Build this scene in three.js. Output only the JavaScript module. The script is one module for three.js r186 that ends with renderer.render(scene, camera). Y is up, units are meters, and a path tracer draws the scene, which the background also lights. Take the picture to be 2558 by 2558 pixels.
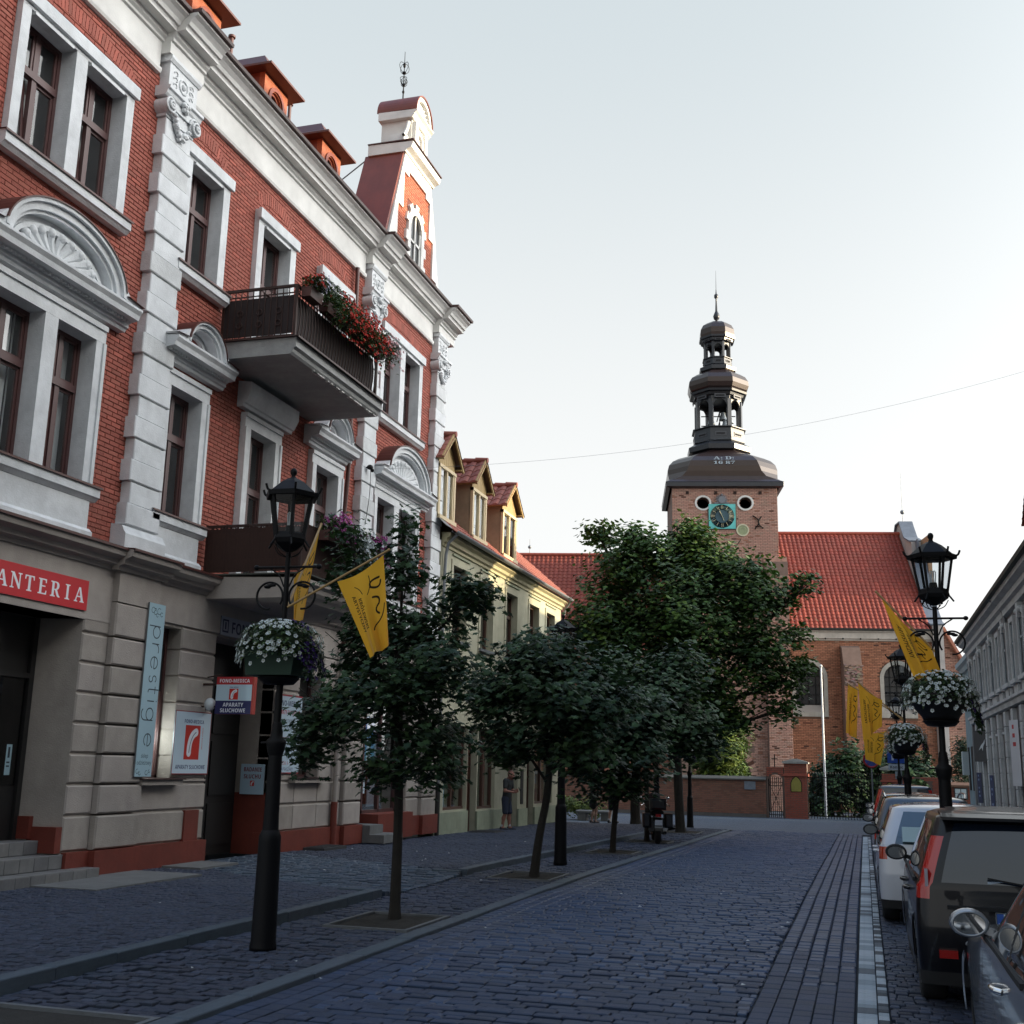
import * as THREE from 'three';
import { mergeGeometries } from 'three/addons/utils/BufferGeometryUtils.js';

// ---------- camera, sky, sun, exposure ----------
const scene = new THREE.Scene();
const camera = new THREE.PerspectiveCamera(48.165, 1, 0.1, 1500);
camera.position.set(0, 1.85, 0);
camera.quaternion.setFromRotationMatrix(new THREE.Matrix4().makeBasis(
  new THREE.Vector3(0.95762064, 0.02211311, -0.28718239),
  new THREE.Vector3(0.04148322, 0.97606529, 0.21348464),
  new THREE.Vector3(0.28502957, -0.21635055, 0.93378294)));
camera.updateMatrixWorld(); camera.updateProjectionMatrix();
const SUN = new THREE.Vector3(Math.cos(0.17) * Math.cos(0.2), Math.sin(0.17), -Math.cos(0.17) * Math.sin(0.2));
{
  const W = 512, Hh = 256, d = new Float32Array(W * Hh * 4), v = new THREE.Vector3();
  const mixc = (a, b, t) => a.map((x, i) => x + (b[i] - x) * t), ss = (a, b, x) => { const t = Math.min(1, Math.max(0, (x - a) / (b - a))); return t * t * (3 - 2 * t); };
  for (let j = 0; j < Hh; j++) for (let i = 0; i < W; i++) {
    const el = ((j + 0.5) / Hh - 0.5) * Math.PI, az = ((i + 0.5) / W - 0.5) * 2 * Math.PI;
    v.set(Math.cos(el) * Math.cos(az), Math.sin(el), Math.cos(el) * Math.sin(az));
    const e = Math.max(0, el) * 180 / Math.PI;
    let c = mixc([0.51, 0.517, 0.514], [0.345, 0.385, 0.405], ss(8, 40, e));
    c = mixc(c, [0.21, 0.35, 0.62], ss(38, 80, e));
    const th = Math.acos(Math.min(1, Math.max(-1, v.dot(SUN)))) * 180 / Math.PI;
    const far = ss(112, 165, th), k0 = 1 - 0.55 * far; c = [c[0] * k0 * (1 - 0.12 * far), c[1] * k0, c[2] * k0 * (1 + 0.12 * far)];
    let da = Math.abs(az - Math.atan2(SUN.z, SUN.x)) * 180 / Math.PI; if (da > 180) da = 360 - da;
    const g = 3.0 * Math.exp(-((th / 24) ** 2)) + 3.1 * Math.exp(-((da / 37) ** 2)) * Math.exp(-(((e - 10) / 42) ** 2));
    c = [c[0] + g * 0.96, c[1] + g * 0.95, c[2] + g * 0.93];
    if (el < 0) c = mixc(c, [0.2, 0.2, 0.2], ss(0, 4, -el * 180 / Math.PI));
    const k = (j * W + i) * 4; d[k] = c[0]; d[k + 1] = c[1]; d[k + 2] = c[2]; d[k + 3] = 1;
  }
  const t = new THREE.DataTexture(d, W, Hh, THREE.RGBAFormat, THREE.FloatType);
  t.mapping = THREE.EquirectangularReflectionMapping; t.magFilter = t.minFilter = THREE.LinearFilter; t.needsUpdate = true;
  scene.background = t; scene.environment = t;
}
const sun = new THREE.DirectionalLight(new THREE.Color(1, 0.8, 0.5), 4.2);
sun.position.copy(SUN).multiplyScalar(150).add(new THREE.Vector3(-5, 0, -40));
sun.target.position.set(-5, 0, -40);
sun.castShadow = true; sun.shadow.mapSize.set(4096, 4096);
Object.assign(sun.shadow.camera, { left: -110, right: 110, top: 70, bottom: -70, near: 1, far: 400 });
scene.add(sun, sun.target);
const renderer = new THREE.WebGLRenderer({ antialias: true });
renderer.toneMapping = THREE.LinearToneMapping; renderer.toneMappingExposure = 1.9;
renderer.shadowMap.enabled = true;
renderer.setSize(1024, 1024);

// ---------- helpers ----------
const PI = Math.PI, V = (x, y, z) => new THREE.Vector3(x, y, z), DEG = PI / 180;
function rng(s) { return () => { s = (s + 0x6d2b79f5) | 0; let t = Math.imul(s ^ (s >>> 15), 1 | s); t = (t + Math.imul(t ^ (t >>> 7), 61 | t)) ^ t; return ((t ^ (t >>> 14)) >>> 0) / 4294967296; }; }
const gy = (zf) => -0.011 * Math.max(0, Math.min(zf, 66) - 20);   // the street falls gently towards the church
const lerp = (a, b, t) => a + (b - a) * t, clamp = (x, a, b) => Math.min(b, Math.max(a, x));
const used = {};
function numbered(n) { const k = (used[n] = (used[n] ?? -1) + 1); return k ? n + '_' + String(k).padStart(3, '0') : n; }
function noise2(seed) {
  const r = rng(seed), P = Array.from({ length: 4096 }, () => r());
  return (x, y, per) => { const xi = Math.floor(x), yi = Math.floor(y), fx = x - xi, fy = y - yi, m = (a) => ((a % per) + per) % per, h = (a, b) => P[(m(a) * 57 + m(b) * 131 + m(a) * m(b) * 7) & 4095]; const u = fx * fx * (3 - 2 * fx), w = fy * fy * (3 - 2 * fy); return lerp(lerp(h(xi, yi), h(xi + 1, yi), u), lerp(h(xi, yi + 1), h(xi + 1, yi + 1), u), w); };
}
function fbm(seed, oct = 4) { const n = noise2(seed); return (u, v, base) => { let s = 0, a = 0.5, f = base; for (let i = 0; i < oct; i++) { s += a * n(u * f, v * f, f); a *= 0.5; f *= 2; } return s; }; }
function texture(size, fn, srgb = false) {                       // fn(u,v) -> [r,g,b] 0..1, tileable
  const d = new Uint8Array(size * size * 4);
  for (let j = 0; j < size; j++) for (let i = 0; i < size; i++) { const c = fn(i / size, j / size), k = (j * size + i) * 4; for (let q = 0; q < 3; q++) d[k + q] = clamp(Math.round(c[q] * 255), 0, 255); d[k + 3] = 255; }
  const t = new THREE.DataTexture(d, size, size); t.wrapS = t.wrapT = THREE.RepeatWrapping; t.magFilter = THREE.LinearFilter; t.minFilter = THREE.LinearMipmapLinearFilter; t.generateMipmaps = true; if (srgb) t.colorSpace = THREE.SRGBColorSpace; t.needsUpdate = true; return t;
}
function rep(t, metres) { const c = t.clone(); c.repeat.set(1 / metres, 1 / metres); c.needsUpdate = true; return c; }
const F1 = fbm(11, 5), F2 = fbm(29, 4), F3 = fbm(53, 3);
const T = {
  stain: texture(256, (u, v) => { const a = 0.80 + 0.28 * (F1(u, v, 4) - 0.5) + 0.16 * (F2(u, v, 24) - 0.5), s = 0.9 + 0.22 * (F3(u * 1, v * 0.25, 12) - 0.5); const k = clamp(a * s * 1.12, 0, 1); return [k, k * 0.995, k * 0.98]; }),
  grain: texture(256, (u, v) => { const k = F1(u, v, 32); return [k, k, k]; }),
  rough: texture(128, (u, v) => { const k = 0.55 + 0.6 * (F2(u, v, 8) - 0.5); return [k, k, k]; }),
  wood: texture(128, (u, v) => { const k = 0.7 + 0.5 * (F2(u, v * 0.1, 32) - 0.5); return [k, k * 0.97, k * 0.92]; }),
  patch: texture(256, (u, v) => { const k = 0.78 + 0.5 * (F1(u, v, 5) - 0.5) + 0.25 * (F2(u, v, 32) - 0.5); return [k, k, k * 1.0]; }),
};
function mat(c, rough = 0.8, o = {}) {
  const { stain, bump, vc, tex, ...rest } = o;
  const m = new THREE.MeshPhysicalMaterial({ roughness: rough, ...rest });
  m.color.setRGB(...c);
  if (stain) m.map = rep(T[tex ?? 'stain'], stain);
  if (bump) { m.bumpMap = rep(T.grain, bump[0]); m.bumpScale = bump[1]; }
  if (vc) m.vertexColors = true;
  m.side = THREE.DoubleSide;
  return m;
}
const M = {
  white: mat([0.79, 0.82, 0.85], 0.75, { stain: 2.3, bump: [0.6, 0.004] }),
  whiteClean: mat([0.80, 0.80, 0.78], 0.7, { stain: 5, bump: [0.5, 0.002] }),
  blockA: mat([0.80, 0.83, 0.86], 0.75, { stain: 3.1, bump: [0.6, 0.004] }),
  blockB: mat([0.72, 0.745, 0.76], 0.75, { stain: 1.9, bump: [0.6, 0.005] }),
  beige: mat([0.48, 0.43, 0.395], 0.85, { stain: 3.7, bump: [0.4, 0.004] }),
  beigeB: mat([0.44, 0.395, 0.355], 0.85, { stain: 2.6, bump: [0.4, 0.004] }),
  oxblood: mat([0.22, 0.042, 0.026], 0.6, { stain: 1.7, bump: [0.3, 0.003] }),
  mortar: mat([0.16, 0.05, 0.035], 0.95, { stain: 1.2 }),
  brickVC: mat([1, 1, 1], 0.82, { vc: true, bump: [0.25, 0.004] }),
  brown: mat([0.085, 0.038, 0.036], 0.4),
  tin: mat([0.10, 0.033, 0.026], 0.45, { stain: 1.3 }),
  tinRed: mat([0.20, 0.045, 0.028], 0.5, { stain: 1.5 }),
  tinDark: mat([0.07, 0.035, 0.03], 0.5, { stain: 1.1 }),
  iron: mat([0.006, 0.006, 0.007], 0.55, { specularIntensity: 0.4 }),
  ironRust: mat([0.045, 0.018, 0.013], 0.6, { stain: 0.7 }),
  dark: mat([0.008, 0.008, 0.009], 0.9),
  interior: mat([0.035, 0.033, 0.03], 0.95),
  curtain: mat([0.70, 0.71, 0.70], 0.95),
  glass: mat([0.93, 0.96, 0.97], 0.02, { transmission: 1, thickness: 0, ior: 1.95 }),
  glassDark: mat([0.35, 0.38, 0.42], 0.03, { transmission: 1, thickness: 0, ior: 1.6 }),
  zinc: mat([0.20, 0.215, 0.23], 0.45, { metalness: 0.4 }),
  concrete: mat([0.20, 0.205, 0.205], 0.85, { stain: 1.4, bump: [0.4, 0.006] }),
  kerb: mat([0.155, 0.165, 0.175], 0.7, { stain: 0.9, bump: [0.25, 0.006] }),
  soil: mat([0.05, 0.045, 0.038], 1, { stain: 0.6, bump: [0.2, 0.02] }),
  leaf: mat([1, 1, 1], 0.7, { vc: true, transmission: 0.3, thickness: 0, ior: 1.28 }),
  bark: mat([0.05, 0.043, 0.035], 0.95, { stain: 0.5, bump: [0.12, 0.02] }),
  chrome: mat([0.8, 0.8, 0.8], 0.12, { metalness: 1 }),
  rubber: mat([0.012, 0.012, 0.013], 0.85),
  rail: mat([0.2, 0.11, 0.06], 0.6),
};
class Buf {
  constructor() { this.p = []; this.n = []; this.u = []; this.c = []; this.col = null; }
  vert(p, n, uv) { this.p.push(p[0], p[1], p[2]); this.n.push(n[0], n[1], n[2]); this.u.push(uv[0], uv[1]); if (this.col) this.c.push(this.col[0], this.col[1], this.col[2]); }
  tri(a, b, c, uvs) {
    const x1 = b[0] - a[0], y1 = b[1] - a[1], z1 = b[2] - a[2], x2 = c[0] - a[0], y2 = c[1] - a[1], z2 = c[2] - a[2];
    let n = [y1 * z2 - z1 * y2, z1 * x2 - x1 * z2, x1 * y2 - y1 * x2]; const l = Math.hypot(...n) || 1; n = [n[0] / l, n[1] / l, n[2] / l];
    const ax = Math.abs(n[0]), ay = Math.abs(n[1]), az = Math.abs(n[2]), pr = ax > ay && ax > az ? (q) => [q[2], q[1]] : ay > az ? (q) => [q[0], q[2]] : (q) => [q[0], q[1]];
    this.vert(a, n, uvs ? uvs[0] : pr(a)); this.vert(b, n, uvs ? uvs[1] : pr(b)); this.vert(c, n, uvs ? uvs[2] : pr(c)); return this;
  }
  quad(a, b, c, d, uvs) { this.tri(a, b, c, uvs && [uvs[0], uvs[1], uvs[2]]); this.tri(a, c, d, uvs && [uvs[0], uvs[2], uvs[3]]); return this; }
  box(x0, x1, y0, y1, z0, z1) {
    const a = [x0, y0, z1], b = [x1, y0, z1], c = [x1, y1, z1], d = [x0, y1, z1], e = [x0, y0, z0], f = [x1, y0, z0], g = [x1, y1, z0], h = [x0, y1, z0];
    return this.quad(a, b, c, d).quad(f, e, h, g).quad(e, a, d, h).quad(b, f, g, c).quad(d, c, g, h).quad(e, f, b, a);
  }
  block(x0, x1, y0, y1, z0, z1, b) {          // box whose front (+z) face is chamfered; no back
    const o = [[x0, y0], [x1, y0], [x1, y1], [x0, y1]], i = [[x0 + b, y0 + b], [x1 - b, y0 + b], [x1 - b, y1 - b], [x0 + b, y1 - b]], q = (p, z) => [p[0], p[1], z];
    this.quad(q(i[0], z1), q(i[1], z1), q(i[2], z1), q(i[3], z1));
    for (let k = 0; k < 4; k++) { const m = (k + 1) % 4; this.quad(q(o[k], z1 - b), q(o[m], z1 - b), q(i[m], z1), q(i[k], z1)); this.quad(q(o[k], z0), q(o[m], z0), q(o[m], z1 - b), q(o[k], z1 - b)); }
    return this;
  }
  prism(poly, z0, z1) {                       // polygon in xy, extruded along z
    const pts = poly.map((p) => new THREE.Vector2(p[0], p[1])); if (THREE.ShapeUtils.isClockWise(pts)) pts.reverse();
    for (const f of THREE.ShapeUtils.triangulateShape(pts, [])) { const [a, b, c] = f.map((i) => pts[i]); this.tri([a.x, a.y, z1], [b.x, b.y, z1], [c.x, c.y, z1]); this.tri([a.x, a.y, z0], [c.x, c.y, z0], [b.x, b.y, z0]); }
    for (let i = 0; i < pts.length; i++) { const a = pts[i], b = pts[(i + 1) % pts.length]; this.quad([a.x, a.y, z0], [b.x, b.y, z0], [b.x, b.y, z1], [a.x, a.y, z1]); }
    return this;
  }
  mould(prof, x0, x1) {                       // profile of [z, y] run along x
    const b = new Buf(); b.prism(prof, x0, x1);   // built as (z,y,x) then swapped
    for (let i = 0; i < b.p.length; i += 9) { const v = [0, 3, 6].map((k) => [b.p[i + k + 2], b.p[i + k + 1], b.p[i + k]]); this.tri(v[0], v[2], v[1]); }
    return this;
  }
  geo(g, m) {                                 // append a three geometry
    const h = (g.index ? g.toNonIndexed() : g.clone()); if (m) h.applyMatrix4(m); const P = h.attributes.position, N = h.attributes.normal, U = h.attributes.uv;
    for (let i = 0; i < P.count; i++) this.vert([P.getX(i), P.getY(i), P.getZ(i)], [N.getX(i), N.getY(i), N.getZ(i)], U ? [U.getX(i), U.getY(i)] : [0, 0]);
    return this;
  }
  tube(pts, r, seg = 6, n = 0, closed = false) {
    const c = pts.length === 2 ? new THREE.LineCurve3(V(...pts[0]), V(...pts[1])) : new THREE.CatmullRomCurve3(pts.map((p) => V(...p)), closed);
    return this.geo(new THREE.TubeGeometry(c, n || (pts.length === 2 ? 1 : pts.length * 4), r, seg, closed));
  }
  bar(a, b, w, h = w) {                       // square bar from a to b
    const A = V(...a), B = V(...b), L = A.distanceTo(B), m = new THREE.Matrix4().lookAt(A, B, Math.abs(B.y - A.y) > 0.95 * L ? V(1, 0, 0) : V(0, 1, 0)); m.setPosition(A.add(B).multiplyScalar(0.5));
    return this.geo(new THREE.BoxGeometry(w, h, L), m);
  }
  cyl(x, y0, y1, z, r0, r1 = r0, seg = 12) { return this.geo(new THREE.CylinderGeometry(r1, r0, y1 - y0, seg), new THREE.Matrix4().makeTranslation(x, (y0 + y1) / 2, z)); }
  sph(x, y, z, r, sy = 1, seg = 10) { return this.geo(new THREE.SphereGeometry(r, seg, Math.ceil(seg * 0.7)), new THREE.Matrix4().makeTranslation(x, y, z).multiply(new THREE.Matrix4().makeScale(1, sy, 1))); }
  lathe(prof, seg = 16, x = 0, y = 0, z = 0, rot = 0) { return this.geo(new THREE.LatheGeometry(prof.map((p) => new THREE.Vector2(p[0], p[1])), seg), new THREE.Matrix4().makeTranslation(x, y, z).multiply(new THREE.Matrix4().makeRotationY(rot))); }
  facet(prof, seg, x = 0, y = 0, z = 0, rot = 0) {   // lathe with flat sides
    for (let k = 0; k < seg; k++) { const a = rot + k / seg * 2 * PI, b = rot + (k + 1) / seg * 2 * PI; for (let i = 0; i < prof.length - 1; i++) { const [r0, y0] = prof[i], [r1, y1] = prof[i + 1], q = (r, yy, t) => [x + r * Math.sin(t), y + yy, z + r * Math.cos(t)]; if (r0 < 1e-6) this.tri(q(0, y0, a), q(r1, y1, b), q(r1, y1, a)); else if (r1 < 1e-6) this.tri(q(r0, y0, a), q(r0, y0, b), q(0, y1, a)); else this.quad(q(r0, y0, a), q(r0, y0, b), q(r1, y1, b), q(r1, y1, a)); } }
    return this;
  }
  get size() { return this.p.length / 3; }
  build() {
    const g = new THREE.BufferGeometry(); g.setAttribute('position', new THREE.Float32BufferAttribute(this.p, 3)); g.setAttribute('normal', new THREE.Float32BufferAttribute(this.n, 3)); g.setAttribute('uv', new THREE.Float32BufferAttribute(this.u, 2));
    if (this.c.length === this.p.length && this.c.length) g.setAttribute('color', new THREE.Float32BufferAttribute(this.c, 3));
    return g;
  }
}
const B = () => new Buf();
function add(name, g, m, parent) {
  const o = new THREE.Mesh(g instanceof Buf ? g.build() : g, m); o.castShadow = o.receiveShadow = true;
  o.name = parent ? name : numbered(name); (parent ?? scene).add(o);
  return o;
}
function grp(name, parent) { const g = new THREE.Group(); g.name = parent ? name : numbered(name); (parent ?? scene).add(g); return g; }
function thing(name, label, category, group, pos = [0, 0, 0], rot = 0) {
  const g = grp(name); g.userData = { label, category }; if (group) g.userData.group = group;
  g.position.set(...pos); g.rotation.y = rot; return g;
}
function tag(o, label, category, group) { o.userData = { label, category }; if (group) o.userData.group = group; return o; }
function struct(name, g, m) { const o = add(name, g, m); o.userData.kind = 'structure'; return o; }
function rebase(g, lx, ly, lz) {                // move a thing's origin to its own base
  g.updateMatrix(); const p = V(lx, ly, lz).applyMatrix4(g.matrix); for (const c of g.children) { c.position.x -= lx; c.position.y -= ly; c.position.z -= lz; } g.position.copy(p);
}
function dup(o, pos, rot, label, group) { const c = o.clone(); c.name = numbered(o.name.replace(/_\d{3}$/, '')); scene.add(c); c.position.set(...pos); if (rot !== undefined) c.rotation.y = rot; c.userData = { ...o.userData }; if (label) c.userData.label = label; if (group) c.userData.group = group; return c; }

// one laid piece after another: the largest-looking become parts, the rest one part of kind stuff
const unitBlock = new Map();
function pieces(parent, name, list, { mats, tones, count = 300, frame, bevel = 0.08, stuffName, mVC }) {
  // list: {x0,x1,y0,y1,z0,z1,t} in the parent's axes, front = +z ; frame maps local -> world for distance
  const eye = camera.position, w = V(0, 0, 0);
  for (const q of list) { w.set((q.x0 + q.x1) / 2, (q.y0 + q.y1) / 2, q.z1); if (frame) w.applyMatrix4(frame); const v = w.clone().project(camera); q.d = w.distanceTo(eye) / Math.sqrt((q.x1 - q.x0) * (q.y1 - q.y0)) + (Math.abs(v.x) > 1.02 || Math.abs(v.y) > 1.02 || v.z > 1 ? 1e5 : 0); }
  list.sort((a, b) => a.d - b.d);
  const key = bevel; if (!unitBlock.has(key)) unitBlock.set(key, B().block(-0.5, 0.5, -0.5, 0.5, -0.5, 0.5, bevel).build());
  const rest = B();
  list.forEach((q, i) => {
    const t = q.t ?? 0;
    if (i < count && q.d < 1e5) {
      const o = add(name, unitBlock.get(key), mats[t % mats.length], parent);
      o.position.set((q.x0 + q.x1) / 2, (q.y0 + q.y1) / 2, (q.z0 + q.z1) / 2); o.scale.set(q.x1 - q.x0, q.y1 - q.y0, q.z1 - q.z0); if (q.rz) o.rotation.z = q.rz;
    } else { rest.col = tones[t % tones.length]; rest.block(q.x0, q.x1, q.y0, q.y1, q.z0, q.z1, Math.min(q.x1 - q.x0, q.y1 - q.y0) * 0.1); }
  });
  if (rest.size) { const o = add(stuffName ?? name + '_courses', rest, mVC, parent); o.userData.kind = 'stuff'; }
}
function courses({ u0, u1, y0, y1, holes = [], bl, bh, gap, z, seed, depth = 0.02, inside }) {
  const r = rng(seed), out = [], rows = Math.round((y1 - y0) / bh), hh = (y1 - y0) / rows;
  for (let j = 0; j < rows; j++) {
    const a = y0 + j * hh, b = a + hh, mid = (a + b) / 2;
    let spans = [[u0, u1]];
    for (const h of holes) if (b > h[2] + 0.005 && a < h[3] - 0.005) spans = spans.flatMap(([s, e]) => (h[1] <= s || h[0] >= e ? [[s, e]] : [[s, h[0]], [h[1], e]].filter(([p, q]) => q - p > 0.02)));
    for (const [s, e] of spans) {
      let k = Math.floor((s - u0) / bl - (j % 2) * 0.5);
      for (; ; k++) { const p = u0 + (k + (j % 2) * 0.5) * bl, q = p + bl; if (p >= e) break; const x0 = Math.max(p, s) + gap / 2, x1 = Math.min(q, e) - gap / 2; if (x1 - x0 < 0.02) continue; if (inside && !inside((x0 + x1) / 2, mid)) continue; out.push({ x0, x1, y0: a + gap / 2, y1: b - gap / 2, z0: z - 0.03, z1: z + depth + r() * 0.005, t: Math.floor(r() * r() * 0.999 * 9) }); }
    }
  }
  return out;
}
function brickTones(c, seed, n = 9, spread = 0.35) { const r = rng(seed); return Array.from({ length: n }, (_, i) => { const k = 1 + (r() - 0.55) * spread, h = (r() - 0.5) * 0.18; return [c[0] * k, c[1] * k * (1 + h), c[2] * k * (1 + h)]; }); }
function toneMats(tones, rough = 0.82, o = { bump: [0.25, 0.004] }) { return tones.map((c) => mat(c, rough, o)); }
function signTexture(w, h, draw) { const c = document.createElement('canvas'); c.width = w; c.height = h; const g = c.getContext('2d'); draw(g, w, h); const t = new THREE.CanvasTexture(c); t.colorSpace = THREE.SRGBColorSpace; return t; }
function signMat(w, h, draw, rough = 0.5) { const m = new THREE.MeshPhysicalMaterial({ map: signTexture(w, h, draw), roughness: rough, side: THREE.DoubleSide }); return m; }
function face(b, a, c, d, e) { return b.quad(a, c, d, e, [[0, 0], [1, 0], [1, 1], [0, 1]]); }
// ---------- ground, road, pavement (local axes: x across, y forward, z up) ----------
const hash = (a, b) => { const s = Math.sin(a * 127.1 + b * 311.7) * 43758.5453; return s - Math.floor(s); };
const wave = (x, z) => 0.012 * (Math.sin(x * 1.7 + z * 0.6) + Math.sin(z * 1.3 - x * 0.8 + 1.7)) * 0.5;
const flat = (o) => { o.rotation.x = -PI / 2; o.updateMatrix(); return o; };
function sheet(x0, x1, z0, z1, h, nx = 1, nz = 1, hf) {
  const b = B(), f = hf ?? ((x, z) => gy(z) + h);
  for (let i = 0; i < nx; i++) for (let j = 0; j < nz; j++) { const a = lerp(x0, x1, i / nx), c = lerp(x0, x1, (i + 1) / nx), d = lerp(z0, z1, j / nz), e = lerp(z0, z1, (j + 1) / nz); b.quad([a, d, f(a, d)], [c, d, f(c, d)], [c, e, f(c, e)], [a, e, f(a, e)]); }
  return b;
}
const inView = (x, z, y = 0) => { const v = V(x, y, -z).project(camera); return v.z < 1 && Math.abs(v.x) < 1.22 && v.y > -1.3; };
const jointDark = mat([0.024, 0.029, 0.038], 0.95, { stain: 0.8 });
flat(struct('ground', sheet(-320, 320, -60, 620, -0.14, 2, 40), mat([0.07, 0.075, 0.07], 0.95, { stain: 9, tex: 'patch' })));

const settTones = brickTones([0.026, 0.048, 0.10], 5, 10, 0.45), settMats = settTones.map((c) => mat(c, 0.5, { bump: [0.3, 0.006] })), settVC = mat([1, 1, 1], 0.5, { vc: true, bump: [0.3, 0.006] });
const fineTones = brickTones([0.034, 0.046, 0.076], 6, 10, 0.45), fineMats = fineTones.map((c) => mat(c, 0.62, { bump: [0.2, 0.004] })), fineVC = mat([1, 1, 1], 0.62, { vc: true, bump: [0.2, 0.004] });
function setts({ x0, x1, z0, z1, w, l, seed, jit = 0.012, h = 0, along = false, skip, top = 0.008, light = 0 }) {
  const r = rng(seed), out = [];
  if (along) {                                            // rows run with the street
    for (let x = x0; x < x1 - w * 0.5; x += w) for (let z = z0 - r() * l; z < z1;) { const L = l * (0.75 + 0.5 * r()); const cx = x + w / 2, cz = z + L / 2; if (inView(cx, cz) && !(skip && skip(cx, cz))) { const g = gy(cz) + h + wave(cx, cz); out.push({ x0: x + 0.006, x1: Math.min(x + w, x1) - 0.006, y0: z + 0.006, y1: z + L - 0.006, z0: g - 0.06, z1: g + (r() - 0.5) * top, t: Math.floor(r() * 10) }); } z += L; }
    return out;
  }
  for (let z = z0; z < z1;) {
    const d = l * (0.88 + 0.24 * r()), ph = r() * 6;
    for (let x = x0 - r() * w * 0.8; x < x1;) { const W = w * (0.72 + 0.6 * r()), a = Math.max(x, x0), c = Math.min(x + W, x1), cx = (a + c) / 2, off = (r() - 0.5) * jit + jit * 1.5 * Math.sin(x * 1.1 + ph), cz = z + d / 2; if (c - a > w * 0.3 && inView(cx, cz) && !(skip && skip(cx, cz))) { const g = gy(cz) + (typeof h === 'function' ? h(cx, cz) : h) + wave(cx, cz), k = 0.003 + r() * r() * 0.009; out.push({ x0: a + k, x1: c - k, y0: z + k + off, y1: z + d - k + off, z0: g - 0.06, z1: g + (r() - 0.5) * top * 2, t: Math.floor(r() * 10), rz: (r() - 0.5) * 0.09 }); } x += W; }
    z += d;
  }
  return out;
}
{ // road
  const road = flat(struct('road', sheet(-4.73, 0.1, 1, 44.5, -0.032, 2, 30), jointDark));
  const main = setts({ x0: -4.2, x1: -0.95, z0: 4.5, z1: 44.4, w: 0.205, l: 0.145, seed: 101, jit: 0.024, top: 0.009 });
  pieces(road, 'cobble', main, { mats: settMats, tones: settTones, mVC: settVC, frame: road.matrix, bevel: 0.1 });
  pieces(road, 'gutter_sett', [...setts({ x0: -4.72, x1: -4.2, z0: 4.5, z1: 44.4, w: 0.172, l: 0.2, seed: 102, along: true, h: -0.006 }), ...setts({ x0: -0.94, x1: -0.14, z0: 4.5, z1: 44.4, w: 0.158, l: 0.22, seed: 103, along: true })], { mats: settMats, tones: settTones, mVC: settVC, frame: road.matrix, bevel: 0.08, count: 150 });
  // pale dividing line of granite blocks
  const line = flat(struct('parking_line', sheet(-0.135, 0.115, 4, 43, -0.02, 1, 20), jointDark));
  const r = rng(9), L = [], lt = [[0.56, 0.63, 0.68], [0.46, 0.54, 0.60], [0.12, 0.15, 0.18], [0.32, 0.39, 0.44], [0.055, 0.07, 0.09]];
  for (let z = 5; z < 42;) { const d = 0.13 + r() * 0.14, g = gy(z) + 0.006; L.push({ x0: -0.13, x1: 0.02, y0: z, y1: z + d - 0.008, z0: g - 0.06, z1: g + r() * 0.004, t: r() < 0.4 ? 0 : r() < 0.45 ? 1 : r() < 0.7 ? 3 : 2 }); z += d; }
  for (let z = 5; z < 42;) { const d = 0.11 + r() * 0.07, g = gy(z) + 0.006; L.push({ x0: 0.03, x1: 0.11, y0: z, y1: z + d - 0.014, z0: g - 0.06, z1: g + r() * 0.006, t: [0, 4, 0, 2, 1, 4][Math.floor(r() * 6)] }); z += d; }
  pieces(line, 'marking_block', L, { mats: lt.map((c) => mat(c, 0.6, { stain: 0.5, bump: [0.2, 0.003] })), tones: lt, mVC: settVC, frame: line.matrix, bevel: 0.06, count: 260 });
  const lane = flat(struct('parking_lane', sheet(0.115, 2.4, 2, 44.5, -0.032, 2, 25), jointDark));
  pieces(lane, 'sett', setts({ x0: 0.12, x1: 2.4, z0: 4.5, z1: 44.4, w: 0.125, l: 0.105, seed: 104, jit: 0.012, top: 0.01 }), { mats: fineMats, tones: fineTones, mVC: fineVC, frame: lane.matrix, count: 200 });
  flat(struct('pavement', sheet(2.55, 4.6, -20, 44.5, 0.1, 2, 30), mat([0.12, 0.125, 0.13], 0.7, { stain: 1.5, tex: 'patch', bump: [0.4, 0.01] })));
}
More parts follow.
